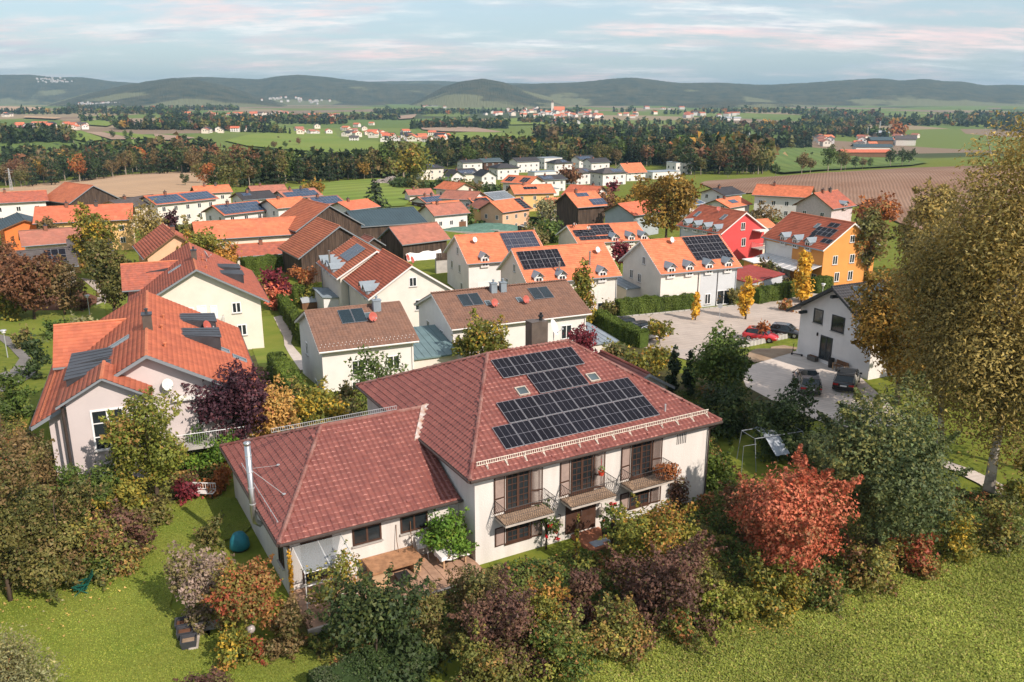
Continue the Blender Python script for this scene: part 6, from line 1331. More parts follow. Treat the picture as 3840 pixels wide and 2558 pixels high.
for i, (x, y, lb) in enumerate(((423, 1447, 'dark plastic tub by the garden steps, back one of three'), (427, 1467, 'dark plastic tub by the garden steps, middle one of three'), (436, 1488, 'dark plastic tub by the garden steps, front one holding leaves'))):
    p = hd(x, y); r = empty('plant_tub', p, R(18), lb, 'tub', 'tubs by the garden steps'); b = MB(); q = .27; b.add([(-q, -q, 0), (q, -q, 0), (q, q, 0), (-q, q, 0), (-.36, -.34, .48), (.36, -.34, .48), (.36, .34, .48), (-.36, .34, .48), (-.31, -.29, .48), (.31, -.29, .48), (.31, .29, .48), (-.31, .29, .48), (-.28, -.26, .3), (.28, -.26, .3), (.28, .26, .3), (-.28, .26, .3)], [(0, 1, 5, 4), (1, 2, 6, 5), (2, 3, 7, 6), (3, 0, 4, 7), (4, 5, 9, 8), (5, 6, 10, 9), (6, 7, 11, 10), (7, 4, 8, 11), (8, 9, 13, 12), (9, 10, 14, 13), (10, 11, 15, 14), (11, 8, 12, 15)]); b.build('tub', M('dark_grey_plastic', (.045, .047, .055), .5, .4), r)
    MB().box(-.28, .28, -.26, .26, .24, .32).build('soil', SOIL if i == 2 else EARTH, r)
p = hd(462, 1472); r = empty('garden_steps', p, R(15), 'stone garden steps going down beside the dark tubs', 'steps')
for i in range(4): MB().box(-.45+i*.42, -.05+i*.42, -.75, .75, -.9, .16-.16*i).build('step', STONE, r)
MB().box(-.5, .9, .72, .95, -.9, .35).build('side_wall', CONC, r)
p = hd(582, 1500); r = empty('garden_lamp', p, 0, 'globe garden lamp on a short post by the barberry', 'lamp'); MB().tube([(0, 0, 0), (0, 0, 1.05)], .03, 6).build('post', BLACKP, r); MB().lathe([(.001, .98)]+[(.19*math.sin(t), 1.2-.19*math.cos(t)) for t in np.linspace(.4, 3.0, 9)]+[(.001, 1.39)], 14).build('globe', M('lamp_globe', (.34, .30, .28), .25, .5), r, True)
p = hd(552, 1262); r = empty('covered_barrow', p, R(30), 'teal covered garden cart against the shaded wing wall', 'garden cart'); v = []
MB().lathe([(.02, 1.0), (.3, .95), (.5, .6), (.55, .2), (.5, .1)], 12).build('cover', TEAL, r, True); MB().lathe([(.45, 0), (.5, .12)], 12).build('wheel_base', BLACKP, r)
p = hd(768, 985); r = empty('wire_fence_panel', p, R(12), 'galvanised mesh panel standing behind the wing ridge', 'fence panel'); b = MB()
for i in range(15): b.tube([(-1.15+i*.164, 0, 0), (-1.15+i*.164, 0, 1.6)], .010, 4)
for i in range(7): b.tube([(-1.15, 0, .1+i*.25), (1.15, 0, .1+i*.25)], .012, 4)
b.build('mesh', GALV, r); [MB().tube([(x, .03, -.2), (x, .03, 1.75)], .03, 6).build('post', GALV, r) for x in (-1.18, 1.18)]
p = hd(1772, 1062); r = empty('swing_frame', p, R(20), 'steel swing frame with a sagging grey awning in the shade', 'swing'); b = MB()
for x in (-1.9, 1.9): b.tube([(x, -1.0, 0), (x, -.6, 2.2), (x, .9, 2.2), (x, 1.2, 0)], .024, 6)
b.tube([(-1.9, -.6, 2.2), (1.9, -.6, 2.2)], .035, 6); b.tube([(-1.9, .9, 2.2), (1.9, .9, 2.2)], .035, 6); b.tube([(-2.9, -.8, 0), (-2.9, -.8, 1.9), (-1.9, -.8, 1.9)], .02, 6); b.build('frame', SOFF, r)
v = []; n, m = 6, 5
for i in range(n+1):
    for j in range(m+1): v.append((-.9+1.1*i/n, 1.0-2.6*j/m, 2.28-(.12*math.sin(math.pi*j/m) if j < 3 else .35*(j-2))-.03*math.sin(i*2)))
MB().add(v, [(i*(m+1)+j, (i+1)*(m+1)+j, (i+1)*(m+1)+j+1, i*(m+1)+j+1) for i in range(n) for j in range(m)]).build('awning', GREYCL, r)
# by the door of the white house
W19 = Matrix.Translation((geo19[0], geo19[1], 0)) @ Matrix.Rotation(math.pi/2-R(geo19[3]), 4, 'Z'); xw19 = geo19[4]/2-.9
def at19(name, label, cat, off, s, rz=0.0, z=None):
    p = W19 @ Vector((-xw19-off, -s, 0)); return empty(name, (p.x, p.y, TZ(p.x, p.y)+.08 if z is None else z), math.pi/2-R(geo19[3])-math.pi/2+rz, label, cat)
r = at19('garden_bench', 'brown wooden bench right of the front door of the white house', 'bench', .5, 1.6)
for i in range(4): MB().box(-.7, .7, -.24+.13*i, -.13+.13*i, .42, .45).build('seat_slat', MIDW, r)
MB().box(-.68, -.02, .22, .26, .5, .9).build('backrest', MIDW, r); MB().box(.02, .68, .22, .26, .5, .9).build('backrest', MIDW, r)
for x in (-.68, .68):
    for y in (-.2, .24): MB().box(x-.035, x+.035, y-.035, y+.035, 0, .62).build('leg', PALEW, r)
    MB().box(x-.04, x+.04, -.25, .25, .60, .64).build('armrest', PALEW, r)
r = at19('electric_scooter', 'black electric scooter parked at the left corner of the white house', 'scooter', .5, -3.7, .5)
MB().box(-.55, .35, -.08, .08, .12, .17).build('deck', BLACKP, r); MB().tube([(-.5, 0, .14), (-.42, 0, 1.1)], .03, 6).build('stem', BLACKP, r); MB().tube([(-.42, -.25, 1.1), (-.42, .25, 1.1)], .02, 6).build('handlebar', BLACKP, r)
for x in (-.52, .42): b = MB(); b.T = Matrix.Translation((x, 0, .11)) @ Matrix.Rotation(math.pi/2, 4, 'X'); b.lathe([(.02, -.03), (.11, -.03), (.11, .03), (.02, .03)], 12); b.build('wheel', BLACKP, r)
r = at19('planter_box', 'grey wicker planter box left of the front door', 'planter', .35, -1.9); MB().box(-.5, .5, -.22, .22, 0, .45).build('box', M('grey_wicker', (.12, .11, .10), .8, .2, .3, 8), r); MB().box(-.44, .44, -.17, .17, .45, .47).build('soil', EARTH, r)
r = at19('dustbin', 'black round bin between the door and the brown bench', 'bin', .35, .35); MB().lathe([(.02, 0), (.24, 0), (.27, .75), (.29, .77), (.29, .84), (.02, .9)], 12).build('body', BLACKP, r)
# concrete planter rings along the slope
ring = MB().lathe([(.16, .5), (.20, .5), (.235, .0), (.20, -.1)], 10).mesh('ring', CONC); soil = MB().lathe([(.001, .42), (.19, .42)], 10).mesh('soil', SOIL)
for i in range(17):
    t = i/16; p = onz(1706+128*t, 797-27*t, 0); p = hd(1706+128*t, 797-27*t); r = empty('planter_ring', p, 0, 'concrete planter ring in the row in front of the red car', 'planter', 'concrete planter rings along the slope'); o = link('ring', ring, r); link('soil', soil, r); r.scale = (2.0, 2.0, 1.15)
# ------------------------------------------------------------------ street furniture
def streetlamp(x, yb, yt, label):
    p = hd(x, yb); dep = p.y*math.cos(PITCH)+(CAM_H-p.z)*math.sin(PITCH); H = (yb-yt)*S_*dep/F_PX; r = empty('street_lamp', p, 0, label, 'street lamp'); MB().tube([(0, 0, -.3), (0, 0, H-.4)], [.06, .045], 7).build('pole', GALV, r)
    MB().lathe([(.05, H-.42), (.20, H-.38), (.22, H-.14), (.06, H-.12)], 10).build('lantern', DISHW, r); MB().lathe([(.34, H-.14), (.30, H-.05), (.02, H)], 12).build('lamp_shade', GALV, r); return r
streetlamp(1888, 700, 650, 'street lamp with flat shade before the orange house'); streetlamp(1654, 812, 762, 'street lamp half hidden behind the dark apple tree'); streetlamp(18, 822, 755, 'white street lamp on the path at the left edge'); streetlamp(207, 728, 676, 'street lamp on the round lawn by the lane')
p = hd(1652, 757); r = empty('traffic_sign', p, R(160), 'round traffic sign seen from behind on a tall post', 'sign'); MB().tube([(0, 0, -.3), (0, 0, 3.3)], .035, 6).build('post', GALV, r); b = MB(); b.T = Matrix.Translation((0, 0, 3.1)) @ Matrix.Rotation(math.pi/2, 4, 'X'); b.lathe([(.001, -.015), (.32, -.015), (.32, .015), (.001, .015)], 18); b.build('sign_disc', GALV, r)
p = hd(1402, 800); p = hd(1366, 745); r = empty('scaffold_stand', p, A66, 'white steel ladder frame at the corner of the long brown roofed house', 'ladder frame'); b = MB()
for x in (-.45, .45): b.tube([(x, 0, 0), (x, 0, 4.6)], .03, 6)
for i in range(6): b.tube([(-.45, 0, .6+i*.7), (.45, 0, .6+i*.7)], .025, 5)
b.build('frame', FASC, r)
p = Vector((13.5, 132, TZ(13.5, 132))); r = empty('flag_pole', p, 0, 'red and white flag on a pole beside the golden walnut tree', 'flag'); MB().tube([(0, 0, 0), (0, 0, 6.6)], .04, 6).build('pole', GALV, r)
for z0, z1, m_ in ((5.0, 6.4, DISHW), (3.9, 5.0, REDM)): MB().add([(0, 0, z0), (.35, .1, z0-.1), (.6, 0, z0-.3), (.6, .02, z1-.35), (.3, .1, z1-.1), (0, 0, z1)], [(0, 1, 4, 5), (1, 2, 3, 4)]).build('cloth', m_, r)
# ------------------------------------------------------------------ vehicles
TYRE = M('tyre_rubber', (.014, .014, .015), .8, .2); RIM = M('alloy_rim', (.35, .35, .36), .35, .5, metal=.6); CGL = M('car_glass', (.012, .016, .018), .04, .6); TAIL = M('tail_light_red', (.35, .012, .012), .2, .5); HEAD = M('head_light_clear', (.55, .55, .55), .1, .6); PLATE = M('number_plate_white', (.75, .75, .73), .5, .3)
def car(label, p, yaw, paint, L=4.4, Wd=1.82, H=1.48, estate=True, name='parked_car'):
    """hatchback or estate: lofted body, glazed cabin, wheels with rims, lamps, mirrors; faces local +x"""
    r = empty(name, (p.x, p.y, p.z+.08), yaw, label, 'car'); h = Wd/2
    def loft(secs, nm, mats, smooth=True):
        b = MB(); k = len(secs[0])
        for s_ in secs: b.v += [Vector(q) for q in s_]
        for i in range(len(secs)-1):
            for j in range(k): b.f.append([i*k+j, i*k+(j+1) % k, (i+1)*k+(j+1) % k, (i+1)*k+j]); b.m.append(0)
        b.f += [list(range(k))[::-1], [(len(secs)-1)*k+j for j in range(k)]]; b.m += [0, 0]; return b.build(nm, mats, r, smooth)
    def sec(x, w_, zb, zt): w2 = w_*h; return [(x, -w2*.86, zb), (x, w2*.86, zb), (x, w2, zb+.14), (x, w2, (zb+zt)/2), (x, w2*.97, zt-.06), (x, w2*.86, zt), (x, -w2*.86, zt), (x, -w2*.97, zt-.06), (x, -w2, (zb+zt)/2), (x, -w2, zb+.14)]
    bl = H*.62; e = -L/2; f = L/2
    body = loft([sec(e, .86, .38, bl*.92), sec(e+.12, .96, .28, bl), sec(e+.6, 1, .24, bl+.02), sec(0, 1, .24, bl+.01), sec(f-1.25, 1, .24, bl-.02), sec(f-.45, .97, .25, bl*.80), sec(f-.1, .88, .30, bl*.68), sec(f, .74, .38, bl*.58)], 'body', paint)
    def cs(x, w_, zt, zb=bl-.03): w1, w2 = w_*h*.98, w_*h*.78; return [(x, -w1, zb), (x, w1, zb), (x, w2, zt), (x, -w2, zt)]
    rear = e+.18 if estate else e+.5
    cabin = loft([cs(rear, .88, bl+.02), cs(rear+.32, .93, H-.10), cs(rear+.9, .95, H-.015), cs(.1, .95, H), cs(f-1.75, .94, H-.06), cs(f-1.05, .90, bl+.02)], 'windows', CGL, False)
    b = MB(); b.slab([(rear+.30, -h*.74, H-.07), (rear+.9, -h*.765, H+.005), (.1, -h*.765, H+.02), (f-1.78, -h*.75, H-.04), (f-1.78, h*.75, H-.04), (.1, h*.765, H+.02), (rear+.9, h*.765, H+.005), (rear+.30, h*.74, H-.07)], .05); b.build('roof', paint, r)
    for s in (-1, 1):
        for x0, x1 in ((rear+.34, rear+.06), (-.15, -.12), (f-1.75, f-1.02)): MB().tube([(x0, s*h*.775, H-.05), (x1, s*h*.93, bl)], .035, 4).build('pillar', paint, r)
    for s in (-1, 1):
        for x in (e+.82, f-.88):
            b = MB(); b.T = Matrix.Translation((x, s*(h-.10), .32)) @ Matrix.Rotation(math.pi/2, 4, 'X'); b.lathe([(.20, -.11), (.31, -.11), (.325, -.07), (.325, .07), (.31, .11), (.20, .11)], 18); wv = b.build('wheel', TYRE, r)
            b = MB(); b.T = Matrix.Translation((x, s*(h-.10), .32)) @ Matrix.Rotation(math.pi/2, 4, 'X'); b.lathe([(.001, -.09), (.21, -.105), (.21, .105), (.001, .09)], 10); b.build('rim', RIM, wv)
        MB().box(e-.015, e+.16, s*h*.62-.16 if s > 0 else -h*.92, h*.92 if s > 0 else -h*.62+.16, bl*.68, bl*.86).build('tail_light', TAIL, r)
        MB().box(f-.34, f-.04, h*.48 if s > 0 else -h*.86, h*.86 if s > 0 else -h*.48, bl*.56, bl*.68).build('headlight', HEAD, r)
        MB().cbox((f-1.45, s*(h+.09), bl+.08), (.12, .18, .14)).build('mirror', paint, r)
    MB().box(e-.03, e, -.26, .26, bl*.62, bl*.75).build('number_plate', PLATE, r); MB().box(f-.05, f+.02, -.26, .26, .40, .51).build('number_plate', PLATE, r)
    MB().box(e-.02, e+.2, -h*.8, h*.8, .24, .42).build('bumper', BLACKP, r); return r
def paint(n, c): return M(n, c, .28, .5, coat=.7)
CG, CB, CR, CD, CW = paint('grey_brown_metallic', (.085, .075, .075)), paint('black_paint', (.010, .011, .013)), paint('red_paint', (.52, .018, .022)), paint('dark_blue_paint', (.02, .024, .035)), paint('white_paint', (.70, .71, .72))
car('grey brown estate car seen from behind in the courtyard', hd(1853, 893), R(80), CG, 4.75, 1.83, 1.5)
car('black car half hidden by the feathery tree in the courtyard', hd(1945, 888), R(62), CB, 4.5, 1.82, 1.48)
car('red compact car by the concrete planter rings', hd(1748, 783), R(-28), CR, 4.2, 1.80, 1.56)
car('black hatchback next to the red car', hd(1806, 773), R(-30), CB, 4.2, 1.78, 1.5)
car('dark estate car parked behind the shaded hedge, left one', hd(1423, 758), R(-155), CD, 4.6, 1.8, 1.48)
car('dark car parked behind the shaded hedge, middle one', hd(1462, 768), R(-152), CB, 4.4, 1.8, 1.46)
car('white car parked behind the shaded hedge, right one', hd(1492, 780), R(-150), CW, 4.3, 1.8, 1.48)
car('dark red car with bicycle rack beside the left orange roofed row house', hd(1065, 655), R(115), paint('dark_red_paint', (.20, .015, .02)), 4.4, 1.8, 1.5)
car('white car on the lane by the peach house', hd(1115, 515), R(10), CW, 4.3, 1.78, 1.45); car('dark blue car left of the white one by the peach house', hd(1099, 508), R(40), CD, 4.3, 1.78, 1.45)
car('white van before the white house with the long orange roof', hd(1745, 500), R(-60), CW, 4.6, 1.85, 1.8); car('grey car beside the new white houses', hd(1195, 417), R(10), CG, 4.4); car('white car under the carport of the new houses', hd(1322, 398), R(5), CW, 4.4)
# ------------------------------------------------------------------ the two workers on the roof
SKIN = M('skin', (.42, .24, .17), .6, .3); SHIRT = M('white_shirt', (.68, .66, .64), .9, .15); TROU = M('dark_work_trousers', (.05, .05, .06), .9, .15)
def person(label, mw, J):
    """J: joints (name -> point); one skinned body, shirt and trousers over it"""
    r = link('person', None); r.matrix_basis = mw; tag(r, label, 'person')
    E = [('pelvis','chest'),('chest','neck'),('neck','head'),('chest','sl'),('sl','el'),('el','hl'),('chest','sr'),('sr','er'),('er','hr'),('pelvis','kl'),('kl','fl'),('pelvis','kr'),('kr','fr_')]
    rad = dict(pelvis=.15, chest=.165, neck=.055, head=.105, sl=.07, el=.05, hl=.042, sr=.07, er=.05, hr=.042, kl=.08, fl=.05, kr=.08, fr_=.05)
    def skin(nm, keys, edges, k, mat):
        me = bpy.data.meshes.new(nm); me.from_pydata([J[q] for q in keys], [(keys.index(a), keys.index(b)) for a, b in edges], []); o = link(nm, me, r)
        m = o.modifiers.new('skin', 'SKIN'); me.materials.append(mat)
        for q, sv in zip(keys, me.skin_vertices[0].data): sv.radius = (rad[q]*k, rad[q]*k); sv.use_root = (q == keys[0])
        o.modifiers.new('sub', 'SUBSURF').levels = 1; o.modifiers['sub'].render_levels = 1; return o
    keys = list(J); skin('body', keys, E, 1.0, SKIN)
    skin('shirt', ['pelvis', 'chest', 'sl', 'el', 'sr', 'er'], [('pelvis','chest'),('chest','sl'),('sl','el'),('chest','sr'),('sr','er')], 1.16, SHIRT)
    skin('trousers', ['pelvis', 'kl', 'fl', 'kr', 'fr_'], [('pelvis','kl'),('kl','fl'),('pelvis','kr'),('kr','fr_')], 1.2, TROU)
    b = MB().lathe([(.118, -.02), (.122, .04), (.09, .10), (.02, .125)], 10); b.T = None; o = b.build('hair', M('dark_hair', (.03, .02, .015), .8, .2), r, True); o.location = Vector(J['head'])+Vector((0, 0, .02)); return r
rt, A15 = ROOF15; W15 = world_of(rt)
def onroof(s, t): m = Matrix.Translation(W15 @ A15.at(s, t, .17)) @ Matrix.Rotation(rt.rotation_euler.z, 4, 'Z'); return m
person('worker in white shirt bending over at the roof ridge', onroof(1.0, 5.0), dict(pelvis=(0,0,.62), chest=(.10,-.38,.86), neck=(.14,-.56,.86), head=(.17,-.70,.80), sl=(.28,-.42,.82), el=(.34,-.58,.52), hl=(.30,-.66,.22), sr=(-.10,-.44,.84), er=(-.12,-.62,.55), hr=(-.06,-.70,.25), kl=(.20,.02,.36), fl=(.22,.22,.05), kr=(-.14,.0,.36), fr_=(-.16,.2,.05)))
person('worker kneeling on the panels in a light shirt', onroof(3.1, 3.3), dict(pelvis=(0,0,.42), chest=(.05,-.16,.86), neck=(.07,-.20,1.06), head=(.09,-.24,1.20), sl=(.24,-.18,.98), el=(.34,-.34,.72), hl=(.30,-.56,.55), sr=(-.14,-.18,.98), er=(-.30,-.30,.74), hr=(-.26,-.52,.55), kl=(.20,-.34,.16), fl=(.22,.14,.06), kr=(-.14,-.32,.18), fr_=(-.16,.16,.06)))
# ------------------------------------------------------------------ houses of the village core and the farmsteads
def autowin(r, xw, yw, L_, faces, z=(0.5, 3.0), wd=1.0, ht=1.2, frame=None, cols=2):
    for f in faces:
        half = xw if f in 'AB' else yw; n = max(2, int(half*2/3.2)); fm = facem(f, xw, yw)
        for zz_ in z:
            for i in range(n): window(r, fm, -half+half*2*(i+.5)/n-wd/2, zz_, wd, ht, frame or UPVC, GLASS, cols, 1, False)
def vhouse(label, geo, wall, roof, faces='A0', ch=1, pvx=None, z=(.5, 3.0), name='house', wood=None, soff=None, bal=None, frame=None, side='A', **kw):
    r, A, B, xw, yw, zt = gable(name, label, geo, wall, roof, ov=kw.pop('ov', .7), gov=kw.pop('gov', .7), row=.5, soff=soff or MIDW, pipes=False, **kw); L_ = geo[4]
    autowin(r, xw, yw, L_, faces, z, frame=frame)
    for i in range(ch): chimney(r, -L_*.18+i*L_*.3, -.3, geo[6]+geo[7]-.5, 1.2, .6, .6, COPG if i else BRICK)
    if pvx:
        for q in pvx: pv(r, A if side == 'A' else B, *q[:4], wd=q[4], ht=q[5], cell=q[6], lines=(0, 0), h=.12)
    if wood: MB().box(-xw-.03, xw+.03, -yw-.03, yw+.03, 2.6, geo[6]-.2).build('timber_cladding', DWOOD, r)
    if bal: balcony(r, facem(bal, xw, yw), -xw*.8 if bal in 'AB' else -yw*.8, 2.6, (xw if bal in 'AB' else yw)*1.6, 1.1, rail=DWOOD, floor=DWOOD)
    return r, A, B, xw, yw
P_ = PVB
vhouse('white farmhouse with red roof at the far left edge', (-128.3, 221.4, -7.8, 60, 14, 10.4, 5.3, 2.2), WHITE, T_OLD, 'A', 1)
vhouse('long yellow house with bright red roof and two chimneys', (-88.2, 175.9, -6.2, 70.5, 18.4, 9.8, 5.3, 2.7), YELL, T_RED, 'A1', 2)
vhouse('orange gabled house with dark blue roof at the left edge', (-103.0, 178.0, -6.8, 325.2, 13.9, 9.0, 4.4, 1.7), DORNG, T_SLATE, '', 0)
vhouse('old house with faded brown roof below the long red one', (-82.0, 153.7, -6.6, 58.2, 13.5, 9.0, 4.9, 2.1), BEIGE, T_BARNB, 'A', 1)
r, A, B, xw, yw = vhouse('yellow gable house with dark roof carrying a white framed solar array', (-72.9, 145.2, -6.4, 62.0, 7.0, 9.3, 4.2, 2.1), YELL, T_GREY, '', 0)
pv(r, A, 1.0, .5, 6, 3, .95, 1.35, .06, PVB2, (0, 0), .16); wins(r, 'A', xw, yw, [(.4, 2.2, 1.4, 1.0)], pane=BLIND, cols=1); wins(r, 'A', xw, yw, [(.7, .1, 1.3, 1.0)])
r, A, B, xw, yw = vhouse('house with mossy grey roof and dark panels behind the copper beeches', (-76.0, 131.0, -6.0, 60.0, 14, 9, 4.0, 2.3), BEIGE, T_GREY, 'A', 0); pv(r, A, 9.5, 1.4, 3, 2, 1.0, 1.6, .03, PVM, (0, 0), .14)
vhouse('wide house with two blue solar fields on its roof at the left', (-87.4, 222.6, -7.5, 38, 18, 11.1, 4.9, 1.8), WARMW, T_ORANGE, 'A', 1, [(.5, .5, 8, 3, 1.0, 1.5, P_), (9.3, .5, 8, 3, 1.0, 1.5, P_)])
vhouse('white house with a full blue solar roof and a dark balcony', (-66.1, 203.6, -7.8, 40, 12.5, 9.8, 4.8, 1.9), WHITE, T_ORANGE, 'A0', 1, [(.5, .4, 11, 3, 1.02, 1.5, P_)], bal='A')
vhouse('grey gabled farm building with dark roof behind the drooping birch', (-96.2, 216.1, -7.2, 20, 15, 9.8, 4.5, 1.5), BEIGE, T_GREY, 'A', 1)
vhouse('white house with black roof and one blue collector by the green field', (-71.3, 235.5, -8.3, 50, 10, 9.6, 4.9, 1.6), WHITE, T_BLACK, 'A0', 1, [(1.2, 2.6, 2, 1, 1.2, 1.6, P_)])
vhouse('house with red roof covered by four blue solar fields below the field', (-61.4, 243.5, -8.7, 46, 12, 9.2, 4.9, 1.8), WHITE, T_BARNB, 'A0', 2, [(.8, .4, 10, 2, 1.0, 1.5, P_), (4.5, 3.5, 5, 1, 1.0, 1.3, P_)])
vhouse('house with blue solar roof right behind the tall barn', (-49.8, 224.7, -8.4, 50, 9, 9.5, 4.9, 1.6), WHITE, T_BARNB, 'A', 1, [(.6, .4, 8, 3, .95, 1.4, P_)])
vhouse('pale house with dark red roof left of the spruce', (-40.7, 218.3, -8.7, 40, 10, 9.9, 4.9, 1.6), WHITE, T_RED, 'A0', 1)
vhouse('white house with plain orange roof behind the solar roofed one', (-55.1, 206.3, -6.9, 46, 9.5, 10.0, 5.0, 1.7), WHITE, T_BRIGHT, '0A', 1)
r, A, B, xw, yw = vhouse('low cream farm building with pale red roof beside the barn', (-42.0, 150.5, -6.2, 66, 16, 6.6, 3.0, 1.6), CREAM, T_OLD, '', 1, z=()); wins(r, 'A', xw, yw, [(-5, .9, 1.2, 1.2), (1.5, .9, 1.1, 1.2), (4.4, .9, 1.1, 1.0)]); wins(r, 'A', xw, yw, [(-2.8, .8, 1.2, 1.4)], pane=BLIND, cols=1)
vhouse('long stable with plain orange red roof behind the low farm building', (-50.0, 163.5, -5.8, 66, 22, 11, 3.9, 2.6), BEIGE, T_BARN, '', 0, z=())
vhouse('single storey house with steep red tiled roof along the lane', (-58.7, 144.6, -5.2, 330.4, 14.5, 10.6, 3.3, 3.6), PEACH, T_RED, '', 1, z=())
vhouse('small orange roofed house behind the solar fields at the left', (-92, 262, -9.6, 60, 11, 9, 5, 1.8), WARMW, T_BRIGHT, 'A', 2); vhouse('dark brown roofed house beyond the solar fields', (-75, 262, -9.6, 60, 11, 9, 5, 1.9), WARMW, T_BARNB, 'A', 1)
vhouse('little barn with red roof left behind the boarded barn', (-124, 243, -8.6, 66, 9, 8, 3.8, 1.8), BARNW, T_BARNB, '', 0, z=())
vhouse('house with white gable and red roof beside the dark roofed barns', (-106, 200, -7.2, 66, 9, 7, 2.8, 1.6), WARMW, T_BARNB, '', 0, z=())
# centre
v1 = vhouse('white farmhouse with red roof and brown barn door in the village', (-18.5, 229.0, -11.9, 53.7, 11.5, 9.4, 5.2, 2.5), WHITE, T_BARNB, 'A', 1, z=(2.4,)); MB().box(2.4, 4.6, -v1[4]-.06, -v1[4], 0, 3.0).build('barn_door', MIDW, v1[0])
vhouse('brown boarded house with blue solar roof left of the village', (-26.4, 268.9, -13.4, 44, 9.0, 8.4, 5.1, 1.7), WHITE, T_BARNB, '0', 2, [(.5, .4, 8, 2, 1.0, 1.6, P_)], wood=1)
vhouse('beige house with orange red roof and gable balcony at the top of the village', (-19.3, 288.0, -11.5, 312.6, 10.5, 9.8, 5.2, 2.0), BEIGE, T_BRIGHT, 'B0', 1, bal='0')
vhouse('house with long brown red roof and a pale stripe in mid village', (-14.6, 256.7, -11.0, 292, 11.5, 10.2, 5.2, 2.0), WHITE, T_BARNB, 'B0', 1)
vhouse('house with a glassy grey solar roof in mid village', (-5.4, 262.7, -11.8, 46, 9.0, 9.5, 5.2, 1.8), WARMW, T_ZINCR, 'A', 0, [(.4, .4, 8, 3, 1.0, 1.45, M('grey_blue_cells', (.15, .18, .20), .2, .5, .2, .4))])
v8 = vhouse('peach coloured house with patchy orange roof and a row of panels', (-1.9, 237.3, -12.0, 42, 12.5, 9.6, 5.2, 2.6), PEACH, T_BRIGHT, 'A0', 0, [(9.4, .3, 2, 5, 1.3, .95, PVM)])
vhouse('wooden gabled house with orange roof and two blue solar fields', (17.7, 221.0, -8.9, 59.4, 9.5, 11.3, 5.4, 3.2), BARNW, T_BRIGHT, '', 1, [(2.6, 4.4, 3, 1, 1.2, 1.5, P_), (5.2, .5, 4, 2, 1.1, 1.3, P_)], z=())
vhouse('white gabled house with big orange brown roof behind the wooden one', (21.8, 251.0, -9.6, 303.3, 11, 11.0, 5.3, 2.6), WHITE, T_RED, 'B0', 1, soff=DWOOD)
vhouse('house with grey clapboard gable and red roof below the walnut tree', (28.2, 199.5, -7.8, 46, 11, 9.9, 5.2, 2.3), CLAD, T_RED, '', 0, z=())
vhouse('white house with orange roof and two dark panel fields among the new houses', (3.7, 299.5, -10.6, 302.3, 12, 10.3, 5.3, 2.1), WARMW, T_BRIGHT, 'B0', 0, [(1.2, 1, 3, 2, 1.0, 1.6, PVM), (7.2, 1, 3, 2, 1.0, 1.6, PVM)], side='B')
vhouse('house with hip like orange roof and dark collectors at the village edge', (6, 276, -11.2, 75, 14, 11, 5.0, 2.3), YELL, T_BRIGHT, 'A', 1, [(4, 2.8, 4, 1, 1.1, 1.6, PVM)])
vhouse('small yellow house with brown roof and red flower boxes', (-7.5, 243, -11.5, 330, 8, 8, 4.6, 1.8), YELL, T_BARNB, '0', 0, bal='0', soff=DWOOD); vhouse('small brown house with orange edged solar roof in the village', (-10.2, 253, -11.5, 50, 7, 7.5, 4.5, 1.6), BARNW, T_BRIGHT, '0', 0, [(.6, .5, 5, 2, 1.1, 1.5, PVM)])
vhouse('small house with orange roof squeezed behind the white farmhouse', (-19, 243, -11.5, 55, 9, 7, 4.4, 1.8), WARMW, T_BRIGHT, '', 0, z=()); vhouse('small brown red roofed house at the left end of the village', (-31, 283, -12, 66, 9, 7, 4.4, 1.6), WARMW, T_BARNB, '', 1, z=())
vhouse('orange roofed low house behind the willow', (13, 243, -10.5, 66, 9, 8, 4.4, 1.8), WARMW, T_BRIGHT, '', 0, z=())
# right
vhouse('long white house with bright orange roof by the ploughed field', (73.3, 230.4, -7.5, 118, 15, 10.4, 5.5, 2.4), WHITE, T_BRIGHT, 'A', 1)
r = vhouse('pinkish shingled house with weathered red roof and a dormer', (76.2, 207.8, -7.4, 49.1, 11.2, 10.7, 5.3, 3.3), PINKS, T_OLD, '0', 2); zdormer(r[0], r[1], 6.4, 5.3+1.0, 2.0, wall=MIDW)
vhouse('white house with black roof left of the long orange roof', (61.1, 249.4, -8.1, 52, 9.5, 9.8, 4.4, 1.6), WHITE, T_BLACK, '0', 1)
vhouse('low white house with orange roof and a collector before the black roofed one', (58.5, 232, -8.8, 45, 12, 9.0, 3.9, 1.8), WHITE, T_BRIGHT, '0', 1, [(4, 1.8, 3, 1, 1.1, 1.7, P_)])
vhouse('white annexe with blue solar roof beside the walnut tree', (49, 238, -8.8, 40, 9, 7, 3.4, 1.2), WHITE, T_ZINCR, '', 0, [(.4, .3, 7, 2, 1.1, 1.5, P_)], z=()); vhouse('low garage with a tilted solar row below the orange roof', (50, 205, -8, 66, 8, 5, 2.6, .9), WHITE, T_GREY, '', 0, [(.3, .2, 7, 1, 1.05, 1.6, PVB2)], z=())
vhouse('small house with orange roof half hidden behind the red house', (53, 186, -7, 66, 8, 7, 3.0, 1.4), WARMW, T_BRIGHT, '', 0, z=())
